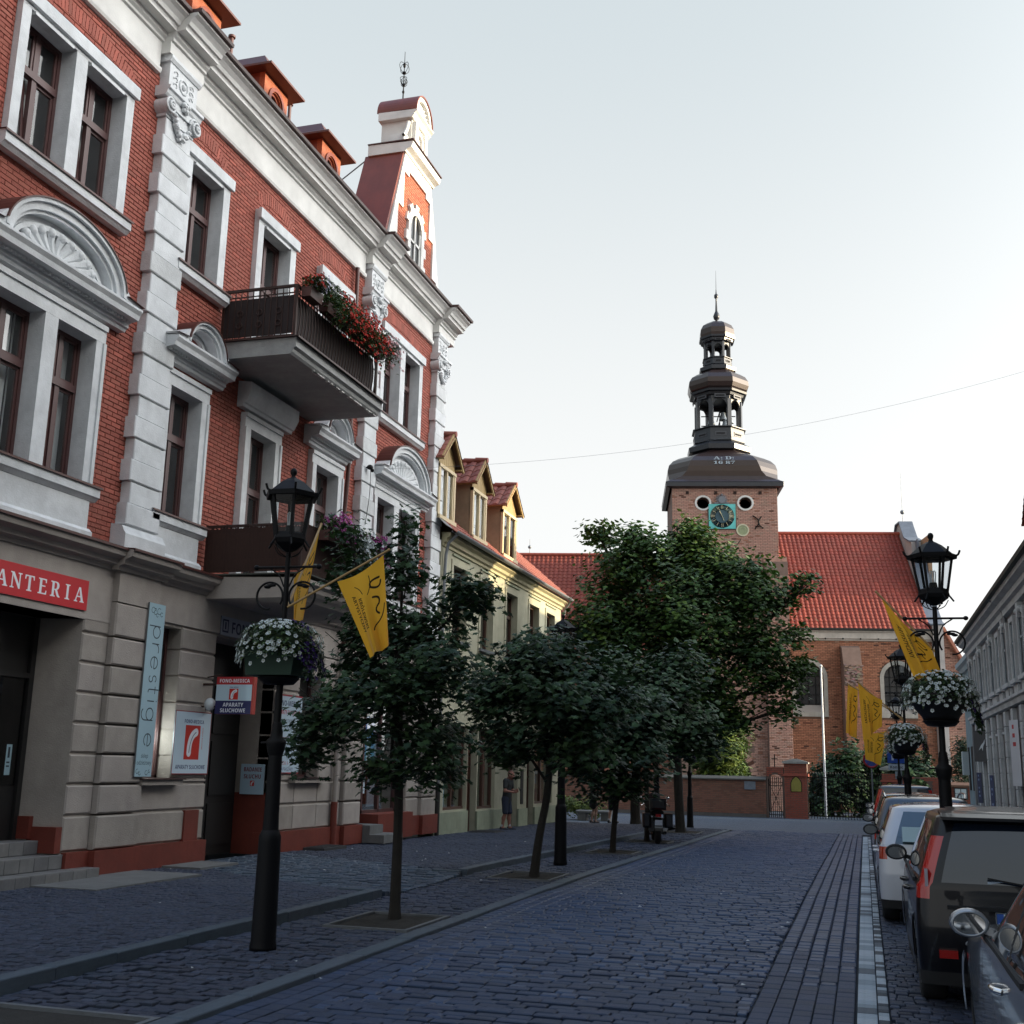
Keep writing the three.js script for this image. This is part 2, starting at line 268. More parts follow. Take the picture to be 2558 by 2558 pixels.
// the strip of trees and lamps, with its pits of earth
const pits = [[-6.0, -5.05, 12.75, 14.1], [-6.1, -5.1, 19.2, 20.5], [-6.2, -5.2, 26.9, 28.1], [-6.4, -5.3, 32.5, 33.6], [-6.6, -5.4, 39.3, 40.8], [-6.9, -5.0, 3.5, 7.75]];
const inPit = (x, z, m = 0) => pits.some((p) => x > p[0] - m && x < p[1] + m && z > p[2] - m && z < p[3] + m);
{
  const strip = flat(struct('tree_strip', sheet(-6.62, -4.9, 2, 44.5, -0.03, 2, 30), jointDark));
  pieces(strip, 'sett', setts({ x0: -6.6, x1: -4.92, z0: 5, z1: 44.4, w: 0.135, l: 0.105, seed: 105, jit: 0.016, top: 0.012, skip: (x, z) => inPit(x, z, 0.04) }), { mats: fineMats, tones: fineTones, mVC: fineVC, frame: strip.matrix, count: 300 });
  const soil = B(), edge = B(), r = rng(77);
  for (const p of pits) {
    const n = 8; for (let i = 0; i < n; i++) for (let j = 0; j < n; j++) { const f = (a, b) => [lerp(p[0], p[1], a / n), lerp(p[2], p[3], b / n), gy(p[2]) - 0.012 + 0.03 * hash(a + p[0] * 9, b + p[2]) * (a % n && b % n ? 1 : 0)]; soil.quad(f(i, j), f(i + 1, j), f(i + 1, j + 1), f(i, j + 1)); }
    const g = gy(p[2]), w = 0.05; for (const e of [[p[0] - w, p[1] + w, p[2] - w, p[2]], [p[0] - w, p[1] + w, p[3], p[3] + w], [p[0] - w, p[0], p[2], p[3]], [p[1], p[1] + w, p[2], p[3]]]) edge.box(e[0], e[1], e[2], e[3], g - 0.08, g + 0.016 + r() * 0.006);
  }
  flat(struct('bare_soil', soil, M.soil)); flat(struct('pit_edging', edge, M.kerb));
}
function kerbRun(parent, x0, x1, z0, z1, h, seed, len = 1.0) {
  const r = rng(seed), out = [];
  for (let z = z0; z < z1 - 0.05;) { const d = Math.min(len * (0.8 + 0.4 * r()), z1 - z); const g = gy(z + d / 2) + h; out.push({ x0: x0 + (r() - 0.5) * 0.008, x1: x1 + (r() - 0.5) * 0.008, y0: z + 0.004, y1: z + d - 0.004, z0: g - 0.3, z1: g + (r() - 0.5) * 0.008, t: Math.floor(r() * 4) }); z += d; }
  return out;
}
{
  const kt = brickTones([0.10, 0.135, 0.17], 8, 4, 0.25), km = kt.map((c) => mat(c, 0.65, { stain: 0.7, bump: [0.2, 0.005] })), kvc = mat([1, 1, 1], 0.65, { vc: true });
  const k1 = flat(grp('kerb')); k1.userData.kind = 'structure';
  pieces(k1, 'kerbstone', kerbRun(k1, -4.92, -4.73, 4, 43.2, 0.022, 1), { mats: km, tones: kt, mVC: kvc, frame: k1.matrix, bevel: 0.03, count: 60 });
  const k2 = flat(grp('kerb')); k2.userData.kind = 'structure';
  pieces(k2, 'kerbstone', [...kerbRun(k2, -6.78, -6.61, 5.5, 15.75, 0.105, 2), ...kerbRun(k2, -6.78, -6.61, 19.5, 41, 0.105, 3), { x0: -7.3, x1: -6.66, y0: 15.75, y1: 15.9, z0: -0.2, z1: 0.09, t: 1 }, { x0: -7.2, x1: -6.7, y0: 19.32, y1: 19.48, z0: -0.2, z1: 0.08, t: 0 }], { mats: km, tones: kt, mVC: kvc, frame: k2.matrix, bevel: 0.03, count: 60 });
  const k3 = flat(grp('kerb')); k3.userData.kind = 'structure';
  pieces(k3, 'kerbstone', kerbRun(k3, 2.4, 2.55, 2, 44, 0.11, 4), { mats: km, tones: kt, mVC: kvc, frame: k3.matrix, bevel: 0.03, count: 30 });
}
{ // pavement on the left with the sett-paved drive to the passage
  const band = [[-11.75, 22.2], [-6.78, 19.3], [-6.78, 15.95], [-9.95, 17.5], [-11.75, 18.9]];
  const inBand = (x, z) => { let c = false; for (let i = 0, j = band.length - 1; i < band.length; j = i++) if ((band[i][1] > z) !== (band[j][1] > z) && x < (band[j][0] - band[i][0]) * (z - band[i][1]) / (band[j][1] - band[i][1]) + band[i][0]) c = !c; return c; };
  const ph = (x, z) => { const k = clamp((x + 11.8) / 5, 0, 1), base = 0.03 + 0.06 * k, dip = Math.exp(-(((z - 17.6) / 1.7) ** 4)) * k; return base - dip * 0.08; };
  const pave = flat(struct('pavement', sheet(-11.9, -6.78, 2, 45, 0, 8, 90, (x, z) => gy(z) + ph(x, z) - 0.03), jointDark));
  pieces(pave, 'paving_stone', setts({ x0: -11.7, x1: -6.79, z0: 5.5, z1: 28, w: 0.1, l: 0.085, seed: 106, jit: 0.012, h: ph, top: 0.006, skip: inBand }).concat(setts({ x0: -11.7, x1: -6.79, z0: 28, z1: 44.8, w: 0.14, l: 0.12, seed: 107, jit: 0.012, h: ph, top: 0.006 })), { mats: fineMats, tones: fineTones, mVC: fineVC, frame: pave.matrix, count: 300 });
  const dt = brickTones([0.06, 0.088, 0.125], 16, 10, 0.5);
  const drive = flat(struct('driveway', sheet(-11.75, -6.78, 15.95, 22.2, 0, 8, 20, (x, z) => gy(z) + ph(x, z) - 0.026), jointDark));
  pieces(drive, 'sett', setts({ x0: -11.7, x1: -6.64, z0: 15.95, z1: 22.2, w: 0.17, l: 0.13, seed: 108, jit: 0.016, h: ph, top: 0.01, skip: (x, z) => !inBand(x, z) && !(x > -6.8 && z > 16 && z < 19.3) }), { mats: dt.map((c) => mat(c, 0.6, { bump: [0.3, 0.006] })), tones: dt, mVC: settVC, frame: drive.matrix, count: 300 });
  flat(struct('square', sheet(-34, 16, 44.5, 120, -0.02, 4, 30), mat([0.055, 0.085, 0.125], 0.55, { stain: 2.2, tex: 'patch', bump: [0.7, 0.03] })));
  flat(struct('concrete_slab', B().box(-11.5, -10.75, 17.75, 19.0, 0.0, 0.062).box(-11.45, -10.2, 14.2, 16.9, 0.0, 0.058), M.concrete));
}
tag(flat(add('cellar_grate', (() => { const b = B(); b.box(-11.45, -10.95, 22.9, 24.0, 0.0, 0.066); for (let i = 0; i < 12; i++) b.box(-11.4, -11.0, 22.96 + i * 0.085, 23.0 + i * 0.085, 0.066, 0.078); return b; })(), mat([0.05, 0.05, 0.052], 0.7))), 'dark cellar grating in the pavement left of the shop steps', 'grating');
{ const b = B(); b.box(-11.4, -10.6, 33.7, 34.7, gy(34), gy(34) + 0.06); for (let i = 0; i < 10; i++) b.box(-11.35, -10.65, 33.78 + i * 0.09, 33.82 + i * 0.09, gy(34) + 0.06, gy(34) + 0.075); tag(flat(add('cellar_grate', b, mat([0.05, 0.05, 0.052], 0.7))), 'dark grating in the pavement before the green house door', 'grating'); }
{ const b = B(), r = rng(41); for (let i = 0; i < 46; i++) { const x = -11 + r() * 10.4, z = 7.5 + r() * 22, s = 0.012 + r() * 0.02, a = r() * 3; if (!inView(x, z)) continue; const g = gy(z) + (x < -6.8 ? 0.1 : 0.03), c = Math.cos(a) * s, d = Math.sin(a) * s; b.quad([x - c, z - d, g], [x + d, z - c, g + 0.006], [x + c, z + d, g], [x - d, z + c, g + 0.012]); } const o = flat(add('litter', b, mat([0.6, 0.6, 0.58], 0.9))); o.userData = { kind: 'stuff', label: 'scattered white scraps of paper on the paving', category: 'litter' }; }
// ---------- the red brick house: local x = along the street, y up, z out of the wall ----------
const house = thing('brick_house', 'tall red brick house with white stone trim, stepped gable and two balconies', 'house', null, [-11.8, 0, 0], PI / 2);
house.updateMatrix();
const HF = house.matrix.clone();
const TOP = [
  { n: 'a', s: [12.41, 15.23], y: [10.8, 13.26], op: [[12.6, 13.68], [13.96, 15.02]] }, { n: 'b', s: [16.93, 18.47], y: [10.8, 13.2], op: [[17.12, 18.24]] },
  { n: 'c', s: [19.65, 21.32], y: [9.7, 13.2], op: [[19.87, 21.08]], door: 1 }, { n: 'd', s: [22.55, 24.3], y: [10.8, 13.2], op: [[22.76, 24.06]] }, { n: 'e', s: [26.27, 29.2], y: [10.8, 13.27], op: [[26.48, 27.55], [27.88, 28.96]] }];
const MID = [
  { n: 'a', s: [12.3, 15.13], y: [6.1, 8.78], op: [[12.55, 13.66], [13.96, 14.9]], arch: [13.72, 1.85, 1.42, 0.88, 1] }, { n: 'b', s: [16.84, 18.34], y: [6.1, 8.74], op: [[17.07, 18.1]], arch: [17.7, 1.04, 0.64, 0.55, 0] },
  { n: 'c', s: [19.7, 21.24], y: [5.2, 8.74], op: [[19.95, 21.0]], door: 1, flatTop: 1 }, { n: 'd', s: [22.7, 24.36], y: [6.1, 8.78], op: [[22.94, 24.1]], arch: [23.52, 1.1, 0.66, 0.58, 0] }, { n: 'e', s: [26.21, 29.36], y: [6.1, 8.84], op: [[26.45, 27.55], [27.9, 29.12]], arch: [27.95, 1.95, 1.5, 0.95, 1] }];
const U0 = 9.6, U1 = 30.95;
{ // brick wall of the upper storeys
  const holes = [...TOP, ...MID].map((w) => [w.s[0], w.s[1], w.y[0], w.y[1]]);
  const rects = [...TOP, ...MID].flatMap((w) => w.op.map((o) => [o[0] - 0.05, o[1] + 0.05, w.y[0] - 0.03, w.y[1] - 0.22]));
  const sh = new THREE.Shape([[U0, 4.8], [U1, 4.8], [U1, 15.0], [U0, 15.0]].map((p) => new THREE.Vector2(...p)));
  for (const r of rects) sh.holes.push(new THREE.Path([[r[0], r[2]], [r[0], r[3]], [r[1], r[3]], [r[1], r[2]]].map((p) => new THREE.Vector2(...p))));
  const wall = grp('wall', house), g = new THREE.ExtrudeGeometry(sh, { depth: 0.36, bevelEnabled: false }); g.translate(0, 0, -0.372);
  add('masonry', g, M.mortar, wall);
  add('end_wall', B().box(U1 - 0.4, U1, 0, 15, -9, -0.4).box(U0, U0 + 0.4, 0, 15, -9, -0.4).box(U0, U1, 0, 15, -9.3, -9), M.mortar, wall);
  const bt = brickTones([0.33, 0.09, 0.062], 21, 9, 0.5);
  const hs = [...holes, [16.06, 16.86, 4, 15], [25.26, 25.96, 4, 15], [30.18, 30.9, 4, 15], [10.38, 11.12, 4, 15]];
  const list = courses({ u0: U0, u1: U1, y0: 5.15, y1: 14.0, holes: hs, bl: 0.262, bh: 0.0805, gap: 0.011, z: -0.02, depth: 0.022, seed: 31 });
  pieces(wall, 'brick', list, { mats: toneMats(bt), tones: bt, mVC: M.brickVC, frame: HF, bevel: 0.05 });
  // relieving arches of bricks on edge above the top windows
  const arc = B(), r = rng(4); for (const w of TOP) for (const o of (w.op.length > 1 ? [[w.s[0] + 0.1, w.s[1] - 0.1]] : w.op)) { const c = (o[0] + o[1]) / 2, hw = (o[1] - o[0]) / 2 + 0.12, n = Math.round(hw * 2 / 0.085); for (let i = 0; i < n; i++) { const t = (i + 0.5) / n * 2 - 1, x = c + t * hw, y = 13.34 + 0.22 * (1 - t * t), a = t * 0.35; arc.col = bt[Math.floor(r() * 9)]; const dx = Math.sin(a) * 0.25, dy = Math.cos(a) * 0.25, e = 0.036; if (y + dy > 13.97) continue; arc.prism([[x - e, y], [x + e, y], [x + e + dx, y + dy], [x - e + dx, y + dy]], -0.02, 0.012); } }
  add('brick_arch', arc, M.brickVC, wall).userData.kind = 'stuff';
}
function windowUnit(parent, w, o = {}) {
  const g = grp(o.name ?? (w.door ? 'balcony_door' : 'window'), parent), [s0, s1] = w.s, [y0, y1] = w.y, f = o.front ?? 0.11, dp = o.recess ?? -0.26, yt = y1 - (o.lintel ?? 0.28), rnd = rng(o.seed ?? 1);
  const sur = B(); let x = s0; for (const q of [...w.op, [s1, s1]]) { sur.box(x, q[0], y0, yt, dp - 0.02, f); x = q[1]; }
  sur.box(s0, s1, yt, y1 - 0.0, dp - 0.02, f + 0.003);
  add('surround', sur, o.mat ?? M.white, g);
  if (!o.plain) { const tr = B(); if (!w.arch && !w.flatTop) { tr.box(s0 - 0.05, s1 + 0.05, yt + 0.06, y1, f + 0.003, f + 0.07); for (const q of w.op) tr.box(q[0] + 0.05, q[1] - 0.12, yt - 0.06, yt - 0.001, -0.1, f + 0.035); } else { tr.box(s0, s0 + 0.07, y0, yt - 0.002, f, f + 0.03); tr.box(s1 - 0.07, s1, y0, yt - 0.002, f, f + 0.03); tr.box(s0, s1, y1 - 0.09, y1 - 0.002, f + 0.003, f + 0.035); } add('trim', tr, o.mat ?? M.white, g); }
  for (const q of w.op) {
    const [a, b] = q, fr = B(), z0 = dp, z1 = dp + 0.075, ty = y0 + (yt - y0) * 0.64, c = (a + b) / 2, t = 0.065;
    fr.box(a, a + t, y0, yt, z0, z1).box(b - t, b, y0, yt, z0, z1).box(a + t, b - t, yt - t, yt, z0, z1).box(a + t, b - t, y0, y0 + t, z0, z1).box(a + t, b - t, ty - 0.06, ty + 0.06, z0 - 0.01, z1 + 0.03);
    fr.box(c - 0.045, c + 0.045, ty + 0.06, yt - t, z0 + 0.004, z1 - 0.004).box(c - 0.05, c + 0.05, y0 + t, ty - 0.06, z0 + 0.004, z1 + 0.01);
    add('frame', fr, o.frameMat ?? M.brown, g);
    const panes = [[a + t, c - 0.045, ty + 0.06, yt - t], [c + 0.045, b - t, ty + 0.06, yt - t], [a + t, c - 0.05, y0 + t, ty - 0.06], [c + 0.05, b - t, y0 + t, ty - 0.06]];
    panes.forEach((p, i) => {
      const tilt = i === 2 && (o.tilt ?? 1) && !w.door, hh = p[3] - p[2], sb = B(), e = 0.045, W = p[1] - p[0];
      sb.box(0, e, 0, hh, -0.02, 0.02).box(W - e, W, 0, hh, -0.02, 0.02).box(e, W - e, 0, e, -0.02, 0.02).box(e, W - e, hh - e, hh, -0.02, 0.02);
      const sash = add('sash', sb, o.frameMat ?? M.brown, g); sash.position.set(p[0], p[2], dp + 0.035); if (tilt) sash.rotation.x = -0.085;
      const pb = B(); pb.quad([e, e, 0], [W - e, e, 0], [W - e, hh - e, 0], [e, hh - e, 0]); const pane = add('pane', pb, M.glass, g); pane.position.copy(sash.position); pane.rotation.x = sash.rotation.x + (rnd() - 0.5) * 0.012; pane.rotation.y = (rnd() - 0.5) * 0.02;
    });
    const cu = B(), zc = dp - 0.16, n = 26, open = o.curtain ?? [0, 0.42, 0.62, 1];
    for (const [p, r] of [[open[0], open[1]], [open[2], open[3]]]) for (let i = 0; i < n; i++) { const u = (k) => lerp(a + 0.03, b - 0.03, lerp(p, r, k / n)), zz = (k) => zc + 0.025 * Math.sin(k * 2.1 + a * 3); cu.quad([u(i), y0 + 0.05, zz(i)], [u(i + 1), y0 + 0.05, zz(i + 1)], [u(i + 1), yt, zz(i + 1)], [u(i), yt, zz(i)]); }
    if (open[1] > open[0] || open[3] > open[2]) add('curtain', cu, M.curtain, g);
    add('interior', B().quad([a - 0.4, y0 - 0.2, -1.6], [b + 0.4, y0 - 0.2, -1.6], [b + 0.4, yt + 0.2, -1.6], [a - 0.4, yt + 0.2, -1.6]).quad([a - 0.4, y0 - 0.2, -1.6], [a - 0.4, y0 - 0.2, -0.385], [a - 0.4, yt + 0.2, -0.385], [a - 0.4, yt + 0.2, -1.6]).quad([b + 0.4, y0 - 0.2, -1.6], [b + 0.4, y0 - 0.2, -0.385], [b + 0.4, yt + 0.2, -0.385], [b + 0.4, yt + 0.2, -1.6]).quad([a - 0.4, yt + 0.2, -1.6], [b + 0.4, yt + 0.2, -1.6], [b + 0.4, yt + 0.2, -0.385], [a - 0.4, yt + 0.2, -0.385]).quad([a - 0.4, y0 - 0.2, -1.6], [b + 0.4, y0 - 0.2, -1.6], [b + 0.4, y0 - 0.2, -0.385], [a - 0.4, y0 - 0.2, -0.385]), M.interior, g);
  }
  if (!w.door && !o.plain) {
    add('sill', B().mould([[-0.2, y0 - 0.27], [f + 0.02, y0 - 0.27], [f + 0.07, y0 - 0.22], [f + 0.1, y0 - 0.2], [f + 0.1, y0 - 0.03], [-0.2, y0 - 0.006]], s0 - 0.12, s1 + 0.12), o.mat ?? M.white, g);
    add('flashing', B().mould([[-0.2, y0 - 0.003], [f + 0.13, y0 - 0.028], [f + 0.13, y0 - 0.062], [f + 0.118, y0 - 0.062], [f + 0.118, y0 - 0.032], [-0.2, y0 - 0.006]], s0 - 0.15, s1 + 0.15), M.tin, g);
  }
  return g;
}
function pediment(g, uc, hw, aw, ah, y, shell) {
  const mz = M.white;
  const prof = [[0, y], [0.13, y], [0.15, y + 0.05], [0.19, y + 0.07], [0.19, y + 0.13], [0.24, y + 0.16], [0.38, y + 0.18], [0.40, y + 0.26], [0.45, y + 0.32], [0.45, y + 0.36], [0, y + 0.4]];
  add('cornice', B().mould(prof, uc - hw, uc + hw), mz, g);
  const d = B(); for (let x = uc - hw + 0.06; x < uc + hw - 0.08; x += 0.085) d.box(x, x + 0.05, y + 0.125, y + 0.165, 0.192, 0.27); add('dentils', d, mz, g);
  const yb = y + 0.395, arc = B(), N = 28, ring = (r0, r1, z0, z1) => { for (let i = 0; i < N; i++) { const p = (k, r) => { const t = PI * k / N; return [uc - (aw - r) * Math.cos(t), yb + (ah - r) * Math.sin(t)]; }; const A = p(i, r0), Bq = p(i + 1, r0), C = p(i + 1, r1), D = p(i, r1); const q = (v, z) => [v[0], v[1], z]; arc.quad(q(A, z1), q(Bq, z1), q(C, z1), q(D, z1)); arc.quad(q(A, z0), q(Bq, z0), q(Bq, z1), q(A, z1)); arc.quad(q(D, z0), q(C, z0), q(C, z1), q(D, z1)); } };
  const k = shell ? 1 : 0.62;
  ring(0, 0.07 * k, 0, 0.42); ring(0.07 * k, 0.19 * k, 0, 0.36); ring(0.19 * k, 0.25 * k, 0, 0.31); if (shell) { ring(0.25, 0.36, 0, 0.14); ring(0.36, 0.44, 0, 0.2); }
  add('arch', arc, mz, g);
  const feet = B(); for (const s of [-1, 1]) feet.prism([[uc + s * (aw - 0.02), yb], [uc + s * (hw + 0.02), yb], [uc + s * (hw + 0.02), yb + 0.03], [uc + s * (aw + 0.12), yb + 0.09], [uc + s * (aw - 0.03), yb + 0.24]], 0.02, 0.4); add('scroll_foot', feet, mz, g);
  const ty = B(); { const pts = []; for (let i = 0; i <= N; i++) { const t = PI * i / N; pts.push([uc - (aw - 0.1 * k) * Math.cos(t), yb + (ah - 0.1 * k) * Math.sin(t)]); } ty.prism(pts, 0.02, shell ? 0.085 : 0.05); } add('tympanum', ty, shell ? mz : M.oxblood, g);
  if (shell) {
    const sb = B(), n = 11, R0 = aw - 0.5, R1 = ah - 0.5 > 0.2 ? ah - 0.44 : 0.36;
    for (let i = 0; i < n; i++) { const t = PI * (i + 0.5) / n, cx = uc - R0 * 0.92 * Math.cos(t), cy = yb + R1 * 1.0 * Math.sin(t), bx = uc - 0.16 * Math.cos(t), by = yb + 0.06 * Math.sin(t) + 0.03; const dx = cx - bx, dy = cy - by, L = Math.hypot(dx, dy), nx = -dy / L, ny = dx / L, w1 = 0.105, w0 = 0.03; for (let j = 0; j < 6; j++) { const p = (s, q) => { const ww = lerp(w0, w1, s) * (s > 0.9 ? 0.85 : 1); const z = 0.1 + 0.1 * s * s + 0.055 * Math.cos(q * PI / 2); return [bx + dx * s + nx * q * ww, by + dy * s + ny * q * ww, z]; }; for (const [qa, qb] of [[-1, -0.4], [-0.4, 0.4], [0.4, 1]]) sb.quad(p(j / 6, qa), p(j / 6, qb), p((j + 1) / 6, qb), p((j + 1) / 6, qa)); } const e = [cx, cy, 0.2]; sb.sph(e[0], e[1], 0.175, 0.085, 1, 8); }
    sb.sph(uc, yb + 0.07, 0.14, 0.1, 1, 8);
    add('shell', sb, mz, g);
  } else { const fl = B(); ring.call; const tr = B(); for (let i = 0; i < 14; i++) { const p = (q, r) => { const t = PI * q / 14; return [uc - r * Math.cos(t), yb + r * 0.9 * Math.sin(t)]; }; const A = p(i, aw * 0.62), Bq = p(i + 1, aw * 0.62), C = p(i + 1, aw * 0.5), D = p(i, aw * 0.5); tr.quad([...A, 0.12], [...Bq, 0.12], [...C, 0.12], [...D, 0.12]); tr.quad([...A, 0.05], [...Bq, 0.05], [...Bq, 0.12], [...A, 0.12]); tr.quad([...D, 0.05], [...C, 0.05], [...C, 0.12], [...D, 0.12]); } add('inner_arch', tr, mz, g); }
  const fl = B(); const P = (i, r, z) => { const t = PI * i / N; return [uc - (aw + r) * Math.cos(t), yb + (ah + r) * Math.sin(t), z]; };
  for (let i = 1; i < N - 1; i++) fl.quad(P(i, 0.012, 0.44), P(i + 1, 0.012, 0.44), P(i + 1, 0.02, -0.02), P(i, 0.02, -0.02)), fl.quad(P(i, 0.012, 0.44), P(i + 1, 0.012, 0.44), P(i + 1, -0.012, 0.44), P(i, -0.012, 0.44));
  for (const s of [-1, 1]) { const a = uc + s * (hw + 0.03), b = uc + s * (aw + 0.03); fl.quad([a, yb + 0.012, 0.47], [b, yb + 0.06, 0.45], [b, yb + 0.14, -0.02], [a, yb + 0.04, -0.02]); }
  add('flashing', fl, M.tin, g);
}
TOP.forEach((w, i) => windowUnit(house, w, { seed: 10 + i, curtain: [[0.1, 0.34, 0.5, 0.74], [0.12, 0.36, 0.5, 0.7], [0, 0.3, 0.55, 0.8], [0, 0.4, 0.6, 1], [0, 0.3, 0.6, 0.8]][i] }));
MID.forEach((w, i) => {
  const g = windowUnit(house, w, { seed: 30 + i, lintel: 0.3, tilt: i === 1 ? 1 : 0, curtain: [[0, 0, 0.45, 1], [0.05, 0.3, 0.5, 0.7], [0, 0.2, 0.5, 0.72], [0, 0.25, 0.5, 1], [0, 0.3, 0.6, 1]][i] });
  if (w.arch) { const [uc, hw, aw, ah, sh] = w.arch; pediment(g, uc, hw, aw, ah, 8.86, sh); add('apron', B().box(w.s[0] + 0.02, w.s[1] - 0.02, 5.38, 5.82, -0.02, 0.13).mould([[0, 5.18], [0.2, 5.18], [0.2, 5.32], [0.14, 5.38], [0, 5.38]], w.s[0] - 0.03, w.s[1] + 0.03), M.white, g); }
  if (w.flatTop) add('cornice', B().mould([[0, 8.8], [0.14, 8.8], [0.16, 8.86], [0.2, 8.88], [0.26, 9.0], [0.3, 9.08], [0.3, 9.3], [0, 9.34]], w.s[0] - 0.2, w.s[1] + 0.35), M.white, g);
});
// ---------- pilasters ----------
function pilaster(u0, u1, k) {
  const g = grp('pilaster', house), c = (u0 + u1) / 2, P = 0.757, mats = [M.blockA, M.blockB, M.white], r = rng(90 + k);
  for (let i = 0; i < 10; i++) { const top = 13.2 - P * i; for (const [ya, yb, wide] of [[top - P, top - P * 0.5, 1], [top - P * 0.5, top, 0]]) { if (ya < 5.6) continue; const e = wide ? 0.0 : -0.07, bb = B().block(u0 - e, u1 + e, ya + (wide ? 0.014 : 0.0), yb - (wide ? 0 : 0.014), -0.02, wide ? 0.21 : 0.195, 0.014); add('quoin_block', bb, mats[Math.floor(r() * 3)], g); } }
  add('core', B().box(u0 + 0.085, u1 - 0.085, 5.6, 13.2, -0.02, 0.165), M.blockB, g);
  add('base', B().box(u0 - 0.1, u1 + 0.1, 5.2, 5.42, 0, 0.3).mould([[0, 5.42], [0.3, 5.42], [0.3, 5.46], [0.26, 5.52], [0.22, 5.6], [0, 5.64]], u0 - 0.1, u1 + 0.1), M.white, g);
  // ionic capital: necking, volutes, garland, abacus, ornamented block
  const cap = B(); cap.box(u0 + 0.03, u1 - 0.03, 13.2, 13.42, -0.02, 0.2); cap.mould([[0, 13.56], [0.22, 13.56], [0.26, 13.6], [0.28, 13.66], [0.32, 13.68], [0.32, 13.74], [0, 13.76]], u0 - 0.08, u1 + 0.08); cap.box(u0 + 0.02, u1 - 0.02, 13.42, 13.56, -0.02, 0.24); cap.box(u0 + 0.03, u1 - 0.03, 13.76, 14.28, -0.02, 0.2);
  cap.mould([[0, 14.28], [0.22, 14.28], [0.26, 14.34], [0.26, 14.4], [0, 14.4]], u0 - 0.02, u1 + 0.02);
  add('capital', cap, M.white, g);
  for (const s of [-1, 1]) { const vb = B(), cx = c + s * (u1 - u0) * 0.42, cy = 13.4, pts = []; for (let i = 0; i <= 36; i++) { const t = i / 36, a = s * (-PI / 2 + t * 4.2 * PI), rr = 0.17 * (1 - t * 0.82); pts.push([cx - rr * Math.sin(a + PI) * 1, cy + rr * Math.cos(a + PI) * -1, 0.25 + 0.07 * t]); } vb.tube(pts, 0.026, 6, 60); vb.geo(new THREE.CylinderGeometry(0.155, 0.155, 0.26, 16), new THREE.Matrix4().makeTranslation(cx, cy, 0.12).multiply(new THREE.Matrix4().makeRotationX(PI / 2))); vb.sph(cx, cy, 0.3, 0.045); add('volute', vb, M.white, g); }
  const ga = B(), q = rng(7 + k); for (let i = 0; i < 46; i++) { const t = q() * 2 - 1, y = 13.34 - 0.36 * (1 - t * t) + (q() - 0.5) * 0.1; ga.sph(c + t * 0.28, y, 0.22 + q() * 0.06, 0.03 + q() * 0.028, 0.9, 6); } for (let i = 0; i < 12; i++) ga.sph(c + (q() - 0.5) * 0.16, 13.5 + q() * 0.16, 0.27 + q() * 0.04, 0.035 + q() * 0.02, 1, 6); add('garland', ga, M.white, g);
  const or = B(), o2 = rng(3); or.geo(new THREE.TorusGeometry(0.13, 0.022, 6, 20), new THREE.Matrix4().makeTranslation(c, 14.02, 0.205)); or.sph(c, 14.02, 0.2, 0.06, 1.1); for (const s of [-1, 1]) for (let j = 0; j < 3; j++) { const pts = []; for (let i = 0; i <= 10; i++) { const a = i / 10 * 4.4; pts.push([c + s * (0.14 + 0.1 + (0.085 - a * 0.015) * Math.cos(a) * (j % 2 ? 1 : 0.9)), 14.02 + (j - 1) * 0.12 + (0.07 - a * 0.012) * Math.sin(a), 0.205]); } or.tube(pts, 0.014, 5, 16); } add('relief', or, M.white, g);
  return g;
}
const PIL = [[15.98, 16.94], [25.18, 26.04], [30.1, 30.94]];
PIL.forEach((p, i) => pilaster(p[0], p[1], i)); pilaster(10.3, 11.2, 5);
{ // frieze and cornice, breaking forward over the pilasters
  const prof = (o) => [[-0.3, 14.0], [0.08 + o, 14.0], [0.1 + o, 14.05], [0.1 + o, 14.1], [0.055 + o, 14.13], [0.055 + o, 14.62], [0.1 + o, 14.64], [0.1 + o, 14.69], [0.15 + o, 14.73], [0.17 + o, 14.8], [0.34 + o, 14.815], [0.34 + o, 14.86], [0.36 + o, 14.9], [0.4 + o, 14.91], [0.43 + o, 14.98], [0.5 + o, 15.05], [0.57 + o, 15.09], [0.57 + o, 15.13], [-0.3, 15.2]];
  const low = (o) => [[-0.3, 14.4], [0.055 + o, 14.4], [0.055 + o, 14.62], [0.1 + o, 14.64], [0.1 + o, 14.69], [0.15 + o, 14.73], [0.17 + o, 14.8], [0.34 + o, 14.815], [0.34 + o, 14.86], [0.36 + o, 14.9], [0.4 + o, 14.91], [0.43 + o, 14.98], [0.5 + o, 15.05], [0.57 + o, 15.09], [0.57 + o, 15.13], [-0.3, 15.2]];
  const ent = grp('entablature', house), cuts = [U0, 10.22, 11.28, 15.9, 17.02, 25.1, 26.12, 30.02, U1 + 0.12];
  for (let i = 0; i < cuts.length - 1; i++) { const j = i % 2; const x1 = i === cuts.length - 2 ? cuts[i + 1] + 0.3 : cuts[i + 1]; add('cornice', B().mould(j ? low(0.19) : prof(0), cuts[i], x1), M.whiteClean, ent); add('gutter', B().mould([[-0.1, 15.205], [0.56 + j * 0.19, 15.135], [0.64 + j * 0.19, 15.135], [0.65 + j * 0.19, 15.2], [-0.1, 15.26]], cuts[i] - 0.001 * i, x1 + 0.02), M.tinDark, ent); }
}
